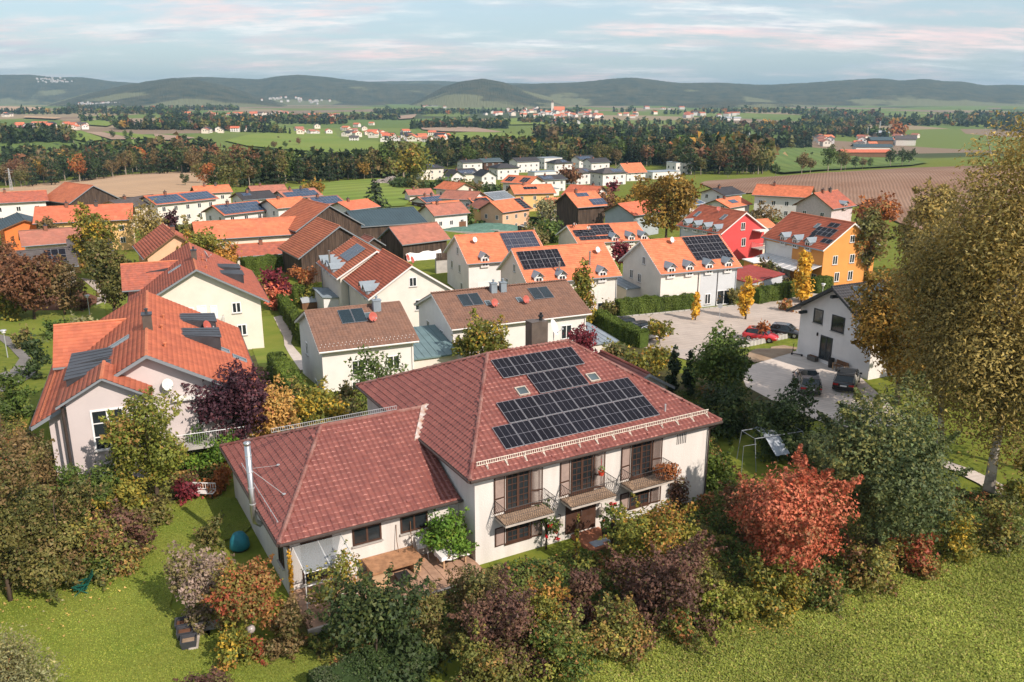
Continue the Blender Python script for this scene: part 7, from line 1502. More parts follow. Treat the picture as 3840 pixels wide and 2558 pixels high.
# the new estate
def newh(label, x, y, wpx, wall, roof, yaw=60, kind='gable', he=5.6, hr=1.8, W=10, pvn=None, frame=None, L=None, z=(.4, 3.1)):
    p = hd(x, y); L = L or 12
    if kind == 'flat':
        r = empty('house', p, math.pi/2-R(yaw), label, 'house'); MB().box(-L/2, L/2, -W/2, W/2, -3, he).build('wall', wall, r); MB().box(-L/2-.1, L/2+.1, -W/2-.1, W/2+.1, he, he+.25).build('roof', ZINC if roof is None else roof, r); autowin(r, L/2, W/2, L, 'A0', z, frame=ANTH, cols=1); return r
    if kind == 'hip':
        r = empty('house', p, math.pi/2-R(yaw), label, 'house'); MB().box(-L/2+.7, L/2-.7, -W/2+.7, W/2-.7, -3, he).build('wall', wall, r); a = W/2*.9; s_ = math.hypot(W/2, hr); e_ = math.hypot(a, hr)
        S4 = [Slope((-L/2, -W/2, he), (1, 0, 0), (0, W/2, hr), L, s_, lambda s, t: a*t/s_ < s < L-a*t/s_), Slope((L/2, W/2, he), (-1, 0, 0), (0, -W/2, hr), L, s_, lambda s, t: a*t/s_ < s < L-a*t/s_), Slope((-L/2, W/2, he), (0, -1, 0), (a, 0, hr), W, e_, lambda s, t: W/2*t/e_ < s < W-W/2*t/e_), Slope((L/2, -W/2, he), (0, 1, 0), (-a, 0, hr), W, e_, lambda s, t: W/2*t/e_ < s < W-W/2*t/e_)]
        MB().add([(-L/2, -W/2, he), (L/2, -W/2, he), (L/2, W/2, he), (-L/2, W/2, he), (-L/2+a, 0, he+hr), (L/2-a, 0, he+hr), (-L/2, -W/2, he-.2), (L/2, -W/2, he-.2), (L/2, W/2, he-.2), (-L/2, W/2, he-.2)], [(0, 1, 5, 4), (1, 2, 5), (2, 3, 4, 5), (3, 0, 4), (0, 6, 7, 1), (1, 7, 8, 2), (2, 8, 9, 3), (3, 9, 6, 0), (9, 8, 7, 6)]).build('roof', ANTH, r); courses(r, S4, roof, .5, .5); autowin(r, L/2-.7, W/2-.7, L, 'A0', z, frame=frame)
        if pvn: pv(r, S4[0], L*.45, .8, pvn, 2, 1.0, 1.5, .02, PVB, (0, 0), .12)
        return r
    return vhouse(label, (p.x, p.y, p.z, yaw, L, W, he, hr), wall, roof, 'A0', 1, [(1, .8, pvn, 2, 1.0, 1.5, PVB)] if pvn else None, z=z, soff=ANTH if roof in (T_BLACK, T_GREY) else FASC, frame=frame)
newh('cream hipped house with bay at the left end of the new estate', 985, 412, 0, CREAM, T_BLACK, 62, 'hip', 5.6, 2.0, 11, 2, L=13)
newh('low cream house with dark blue solar roof in the new estate', 1060, 416, 0, CREAM, T_BLACK, 62, 'gable', 3.6, 2.0, 11, 11, L=14)
newh('white house with flat pitched dark roof and strip window', 1080, 396, 0, WHITE, T_BLACK, 62, 'gable', 5.6, 1.2, 9, L=13); newh('dark timber house with slate blue roof in the new estate', 1125, 392, 0, DWOOD, T_SLATE, 62, 'gable', 5.2, 1.6, 11, L=13)
newh('small white gabled house with grey roof, left of two', 1045, 430, 0, WHITE, T_GREY, 335, 'gable', 4.6, 2.4, 7, L=9); newh('small white gabled house with dark roof, right of two', 1115, 428, 0, WHITE, T_BLACK, 335, 'gable', 4.6, 2.4, 8, L=10)
newh('white hipped house with black roof and deep porch', 1158, 411, 0, WHITE, T_BLACK, 62, 'hip', 5.6, 1.8, 11, L=13); newh('large white gabled house with dark roof and tall slit windows', 1205, 395, 0, WHITE, T_BLACK, 62, 'gable', 6.0, 1.8, 11, L=15)
newh('white flat roofed house with ribbon windows', 1262, 388, 0, WHITE, None, 62, 'flat', 6.4, 0, 10, L=12); newh('white hipped house with solar panels above the garages', 1285, 399, 0, WHITE, T_BLACK, 62, 'hip', 5.8, 1.8, 10, 3, L=12)
newh('low white double garage with flat roof', 1247, 408, 0, WHITE, None, 62, 'flat', 2.9, 0, 7, L=13, z=()); newh('tall white house with blue solar roof at the back', 1340, 390, 0, WHITE, T_BLACK, 62, 'gable', 6.0, 2.0, 10, 8, L=12)
newh('white gabled house with dark roof before the tall solar one', 1370, 397, 0, WHITE, T_BLACK, 62, 'gable', 5.8, 2.0, 10, L=13); newh('white house with grey hipped roof half behind the brown tree', 1336, 423, 0, WHITE, T_GREY, 62, 'hip', 5.4, 1.7, 10, 2, L=12)
newh('white house with grey hipped roof and blue panels', 1397, 425, 0, WHITE, T_GREY, 62, 'hip', 5.4, 1.8, 11, 5, L=13); newh('white house with steep orange roof at the right of the estate', 1448, 415, 0, WHITE, T_BRIGHT, 62, 'gable', 4.0, 4.0, 11, L=12)
newh('flat white garage with dark gate at the right end', 1520, 410, 0, WHITE, None, 66, 'flat', 3.4, 0, 9, L=16, z=(.6,)); newh('white cube house right behind the flat garage', 1560, 400, 0, WHITE, None, 66, 'flat', 6.2, 0, 9, L=10)
newh('white house with dark roof and teal collectors above its garage', 1262, 440, 0, WHITE, T_BLACK, 62, 'gable', 5.0, 1.4, 9, 5, L=12); newh('low grey flat roofed garage before it', 1238, 452, 0, WARMW, None, 62, 'flat', 2.9, 0, 8, L=13, z=())
newh('low white annexe with dark roof beside the cream hipped house', 1012, 410, 0, CREAM, T_BLACK, 62, 'gable', 3.0, 1.4, 8, L=8, z=())
# ------------------------------------------------------------------ fields
def Mz(k): ox = (0, 1280, 2560)[k]; return lambda pts: [((ox+x/1.839)/S_, (200+y/1.839)/S_) for x, y in pts]
m0, m1, m2 = Mz(0), Mz(1), Mz(2)
def field(name, pts, mat, dz=.5): return drape(name, pts, mat, dz)
field('stubble_field', m0([(-250,1010),(-250,960),(0,938),(250,905),(450,883),(900,838),(1340,812),(1420,824),(1505,860),(1440,900),(1380,960),(1200,985),(600,1010)]), TANF, .35)
field('green_field', [((900+x/2.45)/S_, (640+y/2.45)/S_) for x, y in [(60,262),(300,200),(520,150),(900,100),(1290,72),(1400,160),(1790,190),(1640,215),(1520,330),(1000,360),(700,300)]], GRNF, .3)
field('ploughed_field', m2([(120,905),(170,884),(420,868),(700,850),(1100,820),(1580,792),(2000,780),(2600,770),(2900,1400),(2000,1330),(1500,1180),(1230,1060),(900,960),(300,975)]), PLOW, .35)
field('green_field', m1([(-20,750),(-20,690),(-20,600),(340,612),(740,617),(715,650),(450,695),(300,738)]), GRNF, 1.2); field('green_field', m1([(760,555),(1000,545),(1310,580),(1290,600),(900,607),(750,598)]), GRNF, 1.5)
field('bare_field', m1([(530,505),(870,508),(1110,550),(1050,553),(700,545),(560,532)]), BRNF, 1.8); field('bare_field', m1([(920,607),(1500,602),(2340,612),(2330,650),(2000,672),(1480,645),(1200,668),(1000,640)]), BRNF, 1.3)
field('green_field', m0([(400,548),(560,540),(740,602),(600,618),(430,585)]), GRNF, 1.5); field('bare_field', m0([(590,550),(700,552),(960,602),(770,604)]), BRNF, 1.7); field('green_field', m0([(700,545),(900,558),(1080,580),(1060,603),(960,598),(800,570)]), GRNF, 1.5)
field('bare_field', m0([(1060,562),(1350,590),(1240,612),(1080,602)]), BRNF, 1.5); field('green_field', m0([(1550,610),(1700,570),(2000,535),(2300,530),(2354,600),(2354,700),(1950,668),(1700,645)]), GRNF, 1.3)
field('green_field', m0([(560,475),(690,462),(790,490),(740,510),(570,498)]), GRNF, 2.0); field('bare_field', m0([(860,462),(1100,467),(960,487)]), BRNF, 2.2); field('stubble_field', m0([(0,370),(290,378),(260,408),(0,402)]), TANF, 4); field('stubble_field', m0([(180,440),(430,452),(380,462),(160,452)]), TANF, 3)
field('pasture', m2([(505,705),(760,645),(1000,665),(1200,722),(1580,742),(1700,760),(1580,780),(1000,812),(700,838),(625,825),(600,765)]), PAST, 1.2); field('stubble_field', m2([(330,602),(830,603),(790,632),(500,690),(430,650)]), BRNF, 1.5); field('green_field', m2([(60,490),(230,468),(430,500),(420,522),(200,512)]), GRNF, 2); field('bare_field', m2([(420,470),(640,485),(600,497),(440,498)]), BRNF, 2)
field('green_field', m1([(1000,470),(1230,450),(1450,468),(1420,495),(1150,500),(1060,488)]), GRNF, 2.2); field('green_field', m1([(300,360),(560,342),(700,352),(690,395),(380,415)]), PAST, 5); field('bare_field', m1([(380,440),(520,425),(500,455),(400,462)]), BRNF, 3)
# ------------------------------------------------------------------ woods
def lowtree(kind, seed, nleaf, pal, H=1.0):
    g = np.random.default_rng(seed)
    if kind == 'c': P, Nn, G, C = crown(g, H, .17*H, 'cone', .07*H*(220/nleaf)**.5, .9, pal, .05)
    else: P, Nn, G, C = crown(g, H, .33*H, 'round', .10*H*(200/nleaf)**.5, 1.1, pal, .18)
    i = g.permutation(len(P))[:nleaf]; P, Nn = P[i], Nn[i]
    V = leafquads(P, Nn, (.16 if kind == 'c' else .20)*H*(120/nleaf)**.5, g, .7); c = np.repeat(colours(g, pal, len(P), G[i]), 3, 0)
    t = .012*H; a = np.array([[-t,0,0],[t,0,0],[0,0,.9*H],[0,-t,0],[0,t,0],[0,0,.9*H]]); return np.concatenate([V, a]), np.concatenate([c, np.tile([[.16,.13,.11]], (6, 1))])
WOODPAL = [('c','conifer'),('c','conifer'),('c','conifer'),('d','darkgreen'),('d','olive'),('d','olivebrown'),('d','brown'),('d','walnut'),('d','green'),('d','rust')]
WW_ = [.30,.22,.13,.10,.08,.07,.03,.02,.045,.005]
def scatter(u0, u1, Y0, Y1, n, g, slope=0.0):
    u = g.uniform(u0, u1, n); y = Y0+(Y1-Y0)*g.random(n)+slope*(u-u0); return np.stack([(u-1920)/3300*y, y], 1)
woods = []; single = []
g = np.random.default_rng(21)
# (u0, u1, Y0, Y1, count, height, slope, individually)
REG = [(-150,560,500,560,95,15,0,1),(-150,800,560,740,480,14,0,0),(560,900,470,540,70,14,-.05,1),(860,1480,305,325,70,12,.18,1),(900,1480,335,420,170,12,.16,0),(1180,1560,425,470,90,9,.0,0),
 (1560,2620,520,545,115,14,.03,1),(1600,2640,550,640,420,15,.03,0),(2560,2880,450,480,40,15,-.02,1),(2560,2900,490,640,330,17,0,0),(2000,2990,985,1010,110,17,0,0),(2000,3050,1015,1150,480,17,0,0),
 (420,1100,1230,1300,260,16,0,0),(760,1300,1330,1480,240,15,0,0),(1280,1900,1480,1650,420,16,0,0),(2560,3900,1320,1500,620,18,0,0),(2640,3900,1520,2000,900,18,0,0),(3000,3900,2000,2600,700,18,0,0),(600,1300,1700,2000,350,16,0,0),(1900,2700,1800,2000,260,16,0,0),(300,900,1600,1750,160,16,0,0),(1400,2200,2700,3000,420,18,0,0),(0,700,2300,2700,360,17,0,0),(2300,3300,2700,3100,520,18,0,0),(-100,260,900,1000,120,15,0,0),(250,900,3000,3400,420,18,0,0),(1000,1500,2100,2300,200,16,0,0),(2300,2800,1350,1450,140,15,0,0)]
for (u0, u1, Y0, Y1, n, H, sl, ind) in REG:
    P = scatter(u0, u1, Y0, Y1, n, g, sl)
    if Y0 > 900: P = P[(np.sin(P[:, 0]/110+1.4*np.sin(P[:, 1]/190))*np.sin(P[:, 1]/150+.8*np.sin(P[:, 0]/170)+u0) > -.18)]
    n = len(P); (single if ind else woods).append((P, np.full(n, H)*g.uniform(.62, 1.2, n)))
SP = np.concatenate([a for a, b in single]); SH = np.concatenate([b for a, b in single])
# scattered field trees and hedgerows as single trees
extra = [(m0([(a, b)])[0], h) for a, b, h in ((780,590,10),(865,585,9),(905,590,9),(1890,670,10),(1970,660,8),(2060,640,9),(560,590,7),(510,620,12),(1380,900,9),(1280,915,5),(1440,950,10),(1590,990,11),(1500,960,9),(1920,590,4),(2000,620,4))] + [(m2([(a, b)])[0], h) for a, b, h in ((820,830,11),(880,825,9),(1000,815,16),(1090,810,15),(1120,805,13),(1180,800,10),(1240,798,9),(1290,795,8),(1430,785,14),(1510,780,13),(1560,770,13),(670,655,5),(860,715,4),(890,705,4),(560,760,9),(540,800,8),(640,850,6),(1460,585,22),(310,860,6))] + [(m1([(a, b)])[0], h) for a, b, h in ((745,610,9),(1250,570,10),(1225,570,7),(1120,550,4),(1170,555,4),(265,660,4),(780,570,7),(430,855,22),(370,850,20),(320,860,17),(490,840,18),(560,830,15),(230,820,14))]
EP = np.array([tuple(hd(*q))[:2] for q, h in extra]); EH = np.array([h for q, h in extra])
TN = {'conifer': 'dark', 'darkgreen': 'dark green', 'olive': 'olive green', 'olivebrown': 'brownish green', 'brown': 'copper brown', 'walnut': 'golden', 'green': 'fresh green', 'rust': 'rust red'}
def singles(P, Hs, label_of, group, pk):
    cache = {}
    for (x, y), h in zip(P, Hs):
        k = int(pk(g)); kd, pal = WOODPAL[k]; var = int(g.integers(0, 3)); key = (k, var)
        if key not in cache:
            gg = np.random.default_rng(k*10+var); Pp, Nn, G, C = crown(gg, 1.0, .15 if kd == 'c' else .34, 'cone' if kd == 'c' else 'round', .05, .8, pal, .10 if kd == 'c' else .2); q = gg.permutation(len(Pp))[:700]
            cache[key] = (quadmesh('crown', leafquads(Pp[q], Nn[q], .062, gg, .6), LEAF, colours(gg, pal, len(q), G[q])), limbs(gg, 1.0, .3, C, .014, .2, 6, straight=kd == 'c').mesh('trunk', PALEB if kd == 'd' else BARK))
        z = TZ(x, y); r = empty('conifer_tree' if kd == 'c' else 'tree', (x, y, z-.2), float(g.random()*6), label_of(kd).replace('autumn coloured', TN[pal]).replace('leafy', TN[pal]), 'tree', group+(' conifers' if kd == 'c' else ' leafy trees')); r.scale = (h, h, h)
        link('crown', cache[key][0], r); link('trunk', cache[key][1], r)
pkw = lambda gg: gg.choice(10, p=WW_)
i0 = 0
for (P, Hs), nm in zip(single, ('along the front of the left wood', 'at the end of the stubble field', 'on the edge of the wood beside the green field', 'behind the new white houses', 'on the wooded knoll beyond the ploughed field')):
    singles(P, Hs, lambda kd, nm=nm: ('dark conifer standing ' if kd == 'c' else 'autumn coloured tree standing ')+nm, 'woodland edge '+nm, pkw)
singles(EP, EH, lambda kd: 'lone dark conifer out in the far fields' if kd == 'c' else 'lone leafy tree or bush out in the far fields', 'lone field trees', lambda gg: gg.choice([3, 4, 5, 8, 6, 7, 9], p=[.25, .22, .15, .2, .08, .07, .03]))
lod = [[lowtree(kd, 100+i*7+v, nl, pal) for i, (kd, pal) in enumerate(WOODPAL) for v in range(2)] for nl in (130, 56, 20)]
VV, CC = [], []
for (P, Hs) in woods:
    k = g.choice(10, len(P), p=WW_)
    for (x, y), h, kk in zip(P, Hs, k):
        V_, C_ = lod[0 if y < 700 else 1 if y < 1500 else 2][kk*2+int(g.integers(0, 2))]; a = g.random()*6.28; c_, s_ = math.cos(a), math.sin(a); f_ = 1.0 if y < 1500 else 1.15; h = h if y < 1200 else h*.8
        Q = V_*h; Q = np.stack([(Q[:, 0]*c_-Q[:, 1]*s_)*f_+x, (Q[:, 0]*s_+Q[:, 1]*c_)*f_+y, Q[:, 2]], 1); Q[:, 2] += TZ(x, y)-.3; VV.append(Q); CC.append(C_*g.normal(1, .10))
VV = np.concatenate(VV); CC = np.concatenate(CC); 
me = quadmesh('woodland', VV, LEAF); setcol(me, np.clip(CC, .004, 1), 'Col'); tag(link('woodland', me), 'mixed dark woods covering the valley between the fields', 'woodland', None, 'stuff')
# ------------------------------------------------------------------ far villages: each house a thing
VH = {}; FARV = []; FARC = []; FARF = []
def far_speck(p, sc_, yaw, wc, rc):
    """a house too far off to pick out: goes into one joined object"""
    L, W, he, hr = 6.5*sc_, 5*sc_, 5.2*sc_, 7.8*sc_; o = len(FARV); c, s = math.cos(yaw), math.sin(yaw)
    for x, y, z in ((-L,-W,-4),(L,-W,-4),(L,W,-4),(-L,W,-4),(-L,-W,he),(L,-W,he),(L,W,he),(-L,W,he),(-L,-W,he),(L,-W,he),(L,W,he),(-L,W,he),(-L,0,hr),(L,0,hr)):
        FARV.append((p.x+x*c-y*s, p.y+x*s+y*c, p.z+z))
    FARC.extend([wc]*8+[rc]*6); FARF.extend([[o+i for i in f] for f in ((0,1,5,4),(1,2,6,5),(2,3,7,6),(3,0,4,7),(8,9,13,12),(10,11,12,13),(9,10,13,13),(11,8,12,12))])
def far_house(p, sc_, yaw, wallm, roofm, label, group, wn=True):
    k = (wallm.name, roofm.name, wn)
    if k not in VH:
        L, W, he, hr = 13, 10, 5.2, 2.6
        wl_ = MB().prism([(-W/2+.5, -3), (W/2-.5, -3), (W/2-.5, he+.2), (0, he+hr-.3), (-W/2+.5, he+.2)], 0, -L/2+.6, L/2-.6).mesh('wall', wallm)
        b = MB(); b.slab([(-L/2, -W/2, he), (L/2, -W/2, he), (L/2, 0, he+hr), (-L/2, 0, he+hr)], .25); b.slab([(L/2, W/2, he), (-L/2, W/2, he), (-L/2, 0, he+hr), (L/2, 0, he+hr)], .25); rf = b.mesh('roof', roofm); setcol(rf, np.ones((len(rf.vertices), 3)), 'var')
        win = MB().box(0, 1.3, -.05, 0, 0, 1.4).mesh('window', GLASS); VH[k] = (wl_, rf, win)
    a, b, c = VH[k]; r = empty('house', p, yaw, label, 'house', group); r.scale = (sc_,)*3; link('wall', a, r); link('roof', b, r)
    if wn:
        for x in (-4, -.8, 2.6):
            for z in (.8, 3.2): link('window', c, r, Matrix.Translation((x, -4.5, z)))
        for y in (-2, 1.4): link('window', c, r, Matrix.Translation((-5.9, -y, 3.2)) @ Matrix.Rotation(-math.pi/2, 4, 'Z'))
    return r
ROOFS = [T_BRIGHT, T_RED, T_RED, T_BARNB, T_BARN, T_BLACK, T_GREY]; WALLS = [WHITE, WHITE, WARMW, CREAM, BEIGE]
RN = {T_BRIGHT.name: 'orange', T_RED.name: 'red', T_BARNB.name: 'brown red', T_BARN.name: 'orange', T_BLACK.name: 'black', T_GREY.name: 'grey', T_SLATE.name: 'slate blue'}; WN = {WHITE.name: 'white', WARMW.name: 'off white', CREAM.name: 'cream', BEIGE.name: 'beige'}
def village(label, group, area, n, s=(.8, 1.15), wn=True, roofs=None):
    pts = area; placed = []; tries = 0
    while len(placed) < n and tries < n*40:
        tries += 1; k = rnd.randrange(len(pts)); cx, cy, sx, sy = pts[k]; q = (rnd.gauss(cx, sx/2), rnd.gauss(cy, sy/2)); p = hd(*q)
        if any((p-o).length < 11 for o in placed): continue
        placed.append(p); w_, f_ = rnd.choice(WALLS), rnd.choice(roofs or ROOFS); yw_ = rnd.uniform(-.5, .7)+rnd.choice([0, 1.57])
        if group is None: far_speck(p, rnd.uniform(*s), yw_, (.5, .48, .46), (.38, .12, .07) if rnd.random() < .7 else (.08, .07, .07))
        else: far_house(p, rnd.uniform(*s), yw_, w_, f_, WN[w_.name]+label.replace('house ', ' house with '+RN[f_.name]+' roof ', 1), group, wn)

def ar(f, l): return [(*f([(a, b)])[0], c/1.839/S_, d/1.839/S_) for a, b, c, d in l]
village('house in the village on the green slope', 'houses of the village left of centre', ar(m1, [(60,545,110,40),(180,560,140,40),(330,590,110,30),(420,580,120,40),(560,595,120,25),(690,590,60,16)]) + ar(m0, [(2150,550,130,40),(2280,545,120,36)]), 46)
village('house in the far left hamlet beyond the wood', 'houses of the far left hamlet', ar(m0, [(190,520,120,14),(330,515,120,16),(540,520,90,12),(60,440,90,18)]), 20)
village('house in the row at the wood edge left', 'houses at the wood edge', ar(m0, [(1430,552,40,6),(1520,545,70,8),(1650,540,40,5)]), 7)
village('house of the right hamlet among trees', 'houses of the right hamlet', ar(m2, [(920,600,90,16),(1010,620,120,24),(1180,620,140,30),(1330,640,120,26),(1530,600,120,30),(1220,600,60,14)]), 24, (.85, 1.3), roofs=[T_RED, T_BARNB, T_BARNB, T_GREY, T_SLATE, T_BRIGHT])
village('house of the distant village left of centre', 'houses of the distant left village', ar(m0, [(1400,435,130,14),(1600,438,160,16),(1850,432,160,14),(2100,440,170,18),(2280,445,90,12)]), 46, (1.0, 1.5), False)
village('house of the distant church village', 'houses of the distant church village', ar(m1, [(1000,425,120,14),(1180,415,140,22),(1350,415,120,30),(1500,430,140,36),(1660,430,120,30),(1560,480,140,20),(1750,440,60,14),(1990,430,150,12)]), 72, (1.0, 1.6), False)
village('house of a scattered far hamlet', None, ar(m1, [(560,378,70,6),(640,376,60,6),(740,372,60,6),(2200,388,130,8),(1150,365,120,10)]) + ar(m2, [(280,435,80,8),(430,430,120,10),(250,355,120,8),(450,365,80,6),(60,435,80,12)]), 44, (1.1, 1.7), False)
p = hd(*m1([(1455, 415)])[0]); r = empty('church', p, 0, 'church with a pale tower and orange roof in the distant village', 'church'); MB().box(-4, 4, -4, 4, -3, 34).build('tower', CREAM, r); MB().add([(-4.5,-4.5,34),(4.5,-4.5,34),(4.5,4.5,34),(-4.5,4.5,34),(0,0,44)], [(0,1,4),(1,2,4),(2,3,4),(3,0,4)]).build('spire', COPG, r)
b = MB().slab([(4,-9,12),(40,-9,12),(40,0,22),(4,0,22)], .5).slab([(40,9,12),(4,9,12),(4,0,22),(40,0,22)], .5); me = b.mesh('roof', T_BRIGHT); setcol(me, np.ones((len(me.vertices), 3)), 'var'); link('roof', me, r); MB().box(4.5, 39, -8, 8, -3, 12).build('nave', WARMW, r)
# large farm buildings
for lb, f, q, s_, yw_, wm, rm in (('long purple roofed farm hall at the far left', m0, (90, 548), (3.2, 1.5, 1.0), .12, BARNW, M('purple_sheet', (.17, .03, .07), .6, .3, attr='var')), ('orange roofed barn behind the purple hall', m0, (280, 510), (1.7, 1.4, 1.1), .1, WARMW, T_BARN), ('large grey barn in the right hamlet', m2, (1350, 575), (2.2, 1.6, 1.2), .05, BARNW, T_ZINCR), ('dark roofed barn in the middle of the right hamlet', m2, (1355, 640), (2.3, 1.7, 1.5), .0, MIDW, T_SLATE), ('dark gabled barn at the right of the right hamlet', m2, (1530, 635), (2.0, 1.8, 1.6), -.3, WARMW, T_GREY), ('long low cowshed with red roof by the pasture', m2, (1250, 715), (3.6, 1.5, .9), .0, MIDW, T_RED), ('green grey barn roof before the right hamlet', m2, (1300, 680), (3.2, 1.6, 1.1), -.08, WARMW, T_SLATE), ('white flat factory hall in the far fields', m2, (300, 462), (5.5, 2.2, 1.1), .1, WHITE, T_ZINCR)):
    r = far_house(hd(*f([q])[0]), 1, yw_, wm, rm, lb, None, False); r.scale = s_; r.name = 'farm_building'; r['category'] = 'barn'
# pylons
def pylon(x, yb, yt, label):
    p = hd(x, yb); dep = p.y*math.cos(PITCH)+(CAM_H-p.z)*math.sin(PITCH); H = (yb-yt)*S_*dep/F_PX; r = empty('pylon', p, .3, label, 'pylon'); w_ = H*.055; b = MB()
    for sx in (-1, 1):
        for sy in (-1, 1): b.tube([(sx*w_, sy*w_, 0), (sx*w_*.25, sy*w_*.25, H)], H*.006, 4)
    for i in range(9):
        k0, k1 = 1-.75*i/9, 1-.75*(i+1)/9
        for sx in (-1, 1): b.tube([(sx*w_*k0, -w_*k0, H*i/9), (-sx*w_*k1, -w_*k1, H*(i+1)/9)], H*.004, 4); b.tube([(sx*w_*k0, w_*k0, H*i/9), (-sx*w_*k1, w_*k1, H*(i+1)/9)], H*.004, 4)
    b.build('lattice', GALV, r); a = MB()
    for z in (.8, .9): a.tube([(-w_*2.6, 0, H*z), (0, 0, H*(z+.02)), (w_*2.6, 0, H*z)], H*.005, 4)
    a.build('cross_arm', GALV, r)
for f, xb, yb, yt, lb in ((m0, 82, 950, 795, 'lattice pylon at the far left before the stubble field'), (m0, 1812, 835, 760, 'lattice pylon in front of the dark wood'), (m2, 1355, 560, 470, 'tall lattice pylon behind the right hamlet'), (m2, 1272, 580, 510, 'second pylon left of the tall one'), (m2, 453, 650, 550, 'pylon beside the bare field on the right')): q0, q1 = f([(xb, yb), (xb, yt)]); pylon(q0[0], q0[1], q1[1], lb)
# ------------------------------------------------------------------ hills on the horizon
HILLM = M('forested_hill', (.034, .048, .026), .95, .1, var=0, col2=(.062, .066, .034), vscale=.006, detail=10)
def hillmat():
    m = bpy.data.materials.new('hill_forest_and_fields'); m.use_nodes = True; t = m.node_tree; b = t.nodes['Principled BSDF']; b.inputs['Roughness'].default_value = .95; b.inputs['Specular IOR Level'].default_value = .05
    g_ = t.nodes.new('ShaderNodeNewGeometry'); n1 = t.nodes.new('ShaderNodeTexNoise'); n1.inputs['Scale'].default_value = .011; n1.inputs['Detail'].default_value = 9; n1.inputs['Roughness'].default_value = .72; n2 = t.nodes.new('ShaderNodeTexNoise'); n2.inputs['Scale'].default_value = .0016; n2.inputs['Detail'].default_value = 5
    for n_ in (n1, n2): t.links.new(g_.outputs['Position'], n_.inputs['Vector'])
    r1 = t.nodes.new('ShaderNodeValToRGB'); r1.color_ramp.elements[0].position = .36; r1.color_ramp.elements[0].color = (.014, .026, .015, 1); r1.color_ramp.elements[1].position = .66; r1.color_ramp.elements[1].color = (.10, .085, .042, 1); t.links.new(n1.outputs[0], r1.inputs[0])
    sz = t.nodes.new('ShaderNodeSeparateXYZ'); t.links.new(g_.outputs['Position'], sz.inputs[0]); mr = t.nodes.new('ShaderNodeMapRange'); mr.inputs[1].default_value = 90; mr.inputs[2].default_value = -60; mr.inputs[3].default_value = .0; mr.inputs[4].default_value = .22; t.links.new(sz.outputs[2], mr.inputs[0])
    ad = t.nodes.new('ShaderNodeMath'); ad.operation = 'ADD'; t.links.new(n2.outputs[0], ad.inputs[0]); t.links.new(mr.outputs[0], ad.inputs[1]); m3 = t.nodes.new('ShaderNodeMapRange'); m3.inputs[1].default_value = .67; m3.inputs[2].default_value = .70; t.links.new(ad.outputs[0], m3.inputs[0])
    mx = t.nodes.new('ShaderNodeMix'); mx.data_type = 'RGBA'; t.links.new(m3.outputs[0], mx.inputs[0]); t.links.new(r1.outputs[0], mx.inputs[6]); mx.inputs[7].default_value = (.15, .15, .075, 1); t.links.new(mx.outputs[2], b.inputs['Base Color']); return m
HM = hillmat()
def hill(D, depth, sky, seed, base=-30):
    """a ridge at distance D whose crest follows the skyline points (2354 view x, y); slopes fall to both sides"""
    gg = np.random.default_rng(seed); xs = np.array([p[0] for p in sky]); ys = np.array([p[1] for p in sky]); nu = 420; nv = 56
    u = np.linspace(xs[0], xs[-1], nu); yv = np.interp(u, xs, ys); kk = np.exp(-.5*(np.arange(-8, 9)/4.)**2); kk /= kk.sum(); yv = np.convolve(np.pad(yv, 8, 'edge'), kk, 'valid')
    X0 = (u*S_-1920)/3300*D; top = CAM_H-D*np.tan(PITCH+np.arctan((yv*S_-1279)/F_PX))
    VV = []
    ph = gg.random(12)*6.28
    for j in range(nv):
        t = j/(nv-1)*2-1.15; Yj = D+t*depth; f = np.cos(np.clip(t, -1, 1)*math.pi/2)**1.1; f = np.clip(f, 0, 1)
        sp = sum(np.sin(X0/(260+90*k)+ph[k]+t*(2+k))*(.10/(1+.25*k)) for k in range(8))
        z = base+(top-base)*np.clip(f*(1+sp*(1-f)*1.6), 0, 1.0)+gg.uniform(-1, 1, nu)*2.2*(f > .05)
        if abs(t) < .02: pass
        VV.append(np.stack([X0*Yj/D, np.full(nu, Yj), z], 1))
    V_ = np.concatenate(VV); I_ = np.arange(nv*nu).reshape(nv, nu); F_ = np.stack([I_[:-1,:-1], I_[:-1,1:], I_[1:,1:], I_[1:,:-1]], -1).reshape(-1, 4)
    tag(link('hill', gridmesh('hill', V_, F_, HM, smooth=True)), None, kind='structure')
hill(8800, 1500, [(500,205),(700,196),(800,190),(900,187),(1000,186),(1080,189),(1200,192),(1320,196),(1500,205)], 1)
hill(7600, 1700, [(-300,176),(-100,170),(0,173),(80,172),(130,178),(200,178),(260,187),(330,192),(420,215),(520,240)], 2)
hill(7000, 1600, [(260,225),(330,189),(400,180),(470,177),(540,180),(600,183),(640,176),(690,172),(750,177),(820,186),(900,193),(1000,193),(1080,205),(1180,225)], 3)
hill(5400, 1300, [(60,250),(110,240),(200,216),(300,195),(400,181),(450,183),(520,197),(600,222),(680,248)], 4)
hill(5200, 1200, [(920,250),(980,222),(1020,200),(1060,188),(1110,181),(1160,190),(1200,205),(1260,222),(1320,248)], 5)
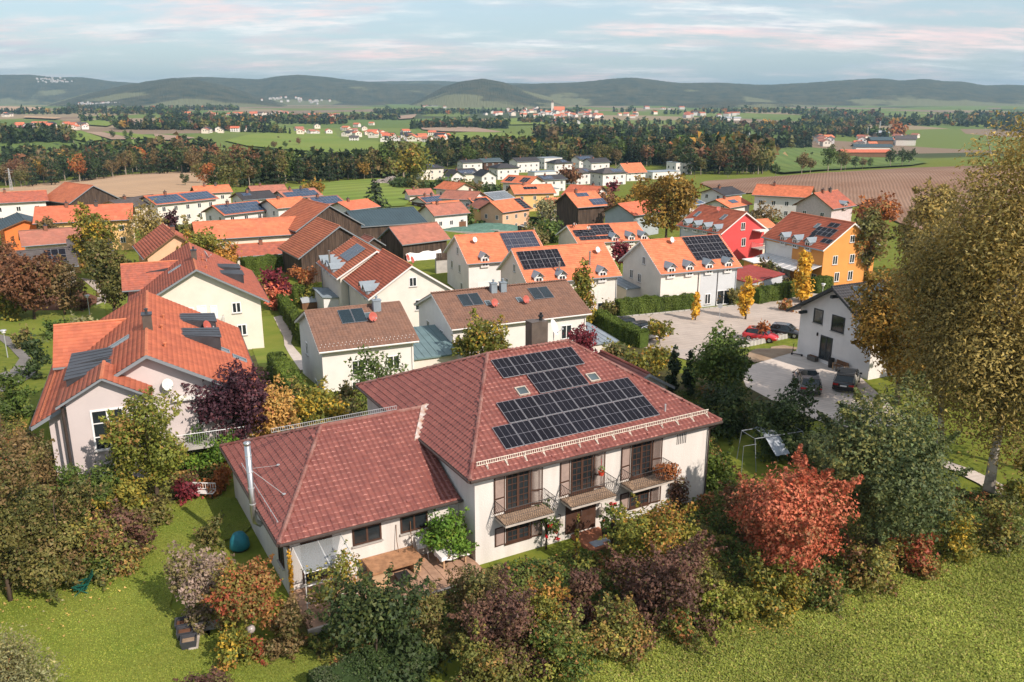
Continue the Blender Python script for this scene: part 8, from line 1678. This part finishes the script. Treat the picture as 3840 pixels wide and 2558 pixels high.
hill(6400, 1700, [(1060,215),(1150,197),(1250,192),(1330,190),(1390,183),(1450,178),(1500,184),(1560,192),(1640,190),(1750,196),(1850,191),(1950,184),(2020,180),(2060,187),(2120,181),(2170,189),(2200,186),(2250,197),(2310,195),(2400,199),(2700,190)], 6)
hill(4600, 700, [(1480,250),(1560,240),(1640,232),(1760,236),(1900,246)], 7, -40)
# tiny white houses on the far slopes
for label, grp, f, lst, n in (('white house on the far left hillside', 'houses on the far left hillside', m0, [(320,175,70,14),(400,190,90,12),(450,265,90,8)], 60), ('white house of the hamlet below the far left hill', 'houses below the far left hill', m0, [(600,342,90,8),(760,342,70,6),(1900,305,150,16),(2150,325,150,14)], 60)):
    for _ in range(n):
        a, b_, c_, d_ = lst[rnd.randrange(len(lst))]; q = f([(rnd.gauss(a, c_/2), rnd.gauss(b_, d_/2))])[0]; D = 6500 if 'hillside' in label else 4300; dd = ray(q[0]*S_, q[1]*S_); t = D/dd[1]; far_speck(Vector((dd[0]*t, D, CAM_H+dd[2]*t-4)), rnd.uniform(.6, 1.0), rnd.uniform(-.6, .6), (.48, .47, .46), rnd.choice([(.35, .12, .08), (.12, .11, .11), (.5, .48, .46)]))
me = bpy.data.meshes.new('hillside_houses'); me.from_pydata(FARV, [], [list(dict.fromkeys(f)) for f in FARF]); me.materials.append(M('far_house_paint', (1, 1, 1), .9, .1, attr='Col')); setcol(me, np.array(FARC), 'Col'); tag(link('hillside_houses', me), 'tiny pale houses scattered on the far hillsides', 'houses', None, 'stuff')
# ------------------------------------------------------------------ haze
hz = MB().box(-16500, 16500, -120, 16500, -75, 236).mesh('haze', []); vm = bpy.data.materials.new('haze'); vm.use_nodes = True; t = vm.node_tree
for n_ in list(t.nodes): t.nodes.remove(n_)
pv_ = t.nodes.new('ShaderNodeVolumePrincipled'); pv_.inputs['Color'].default_value = (.42, .66, .82, 1); pv_.inputs['Density'].default_value = 8.5e-5; pv_.inputs['Anisotropy'].default_value = 0.1
ou = t.nodes.new('ShaderNodeOutputMaterial'); t.links.new(pv_.outputs[0], ou.inputs['Volume']); hz.materials.append(vm); tag(link('haze', hz), None, kind='stuff')
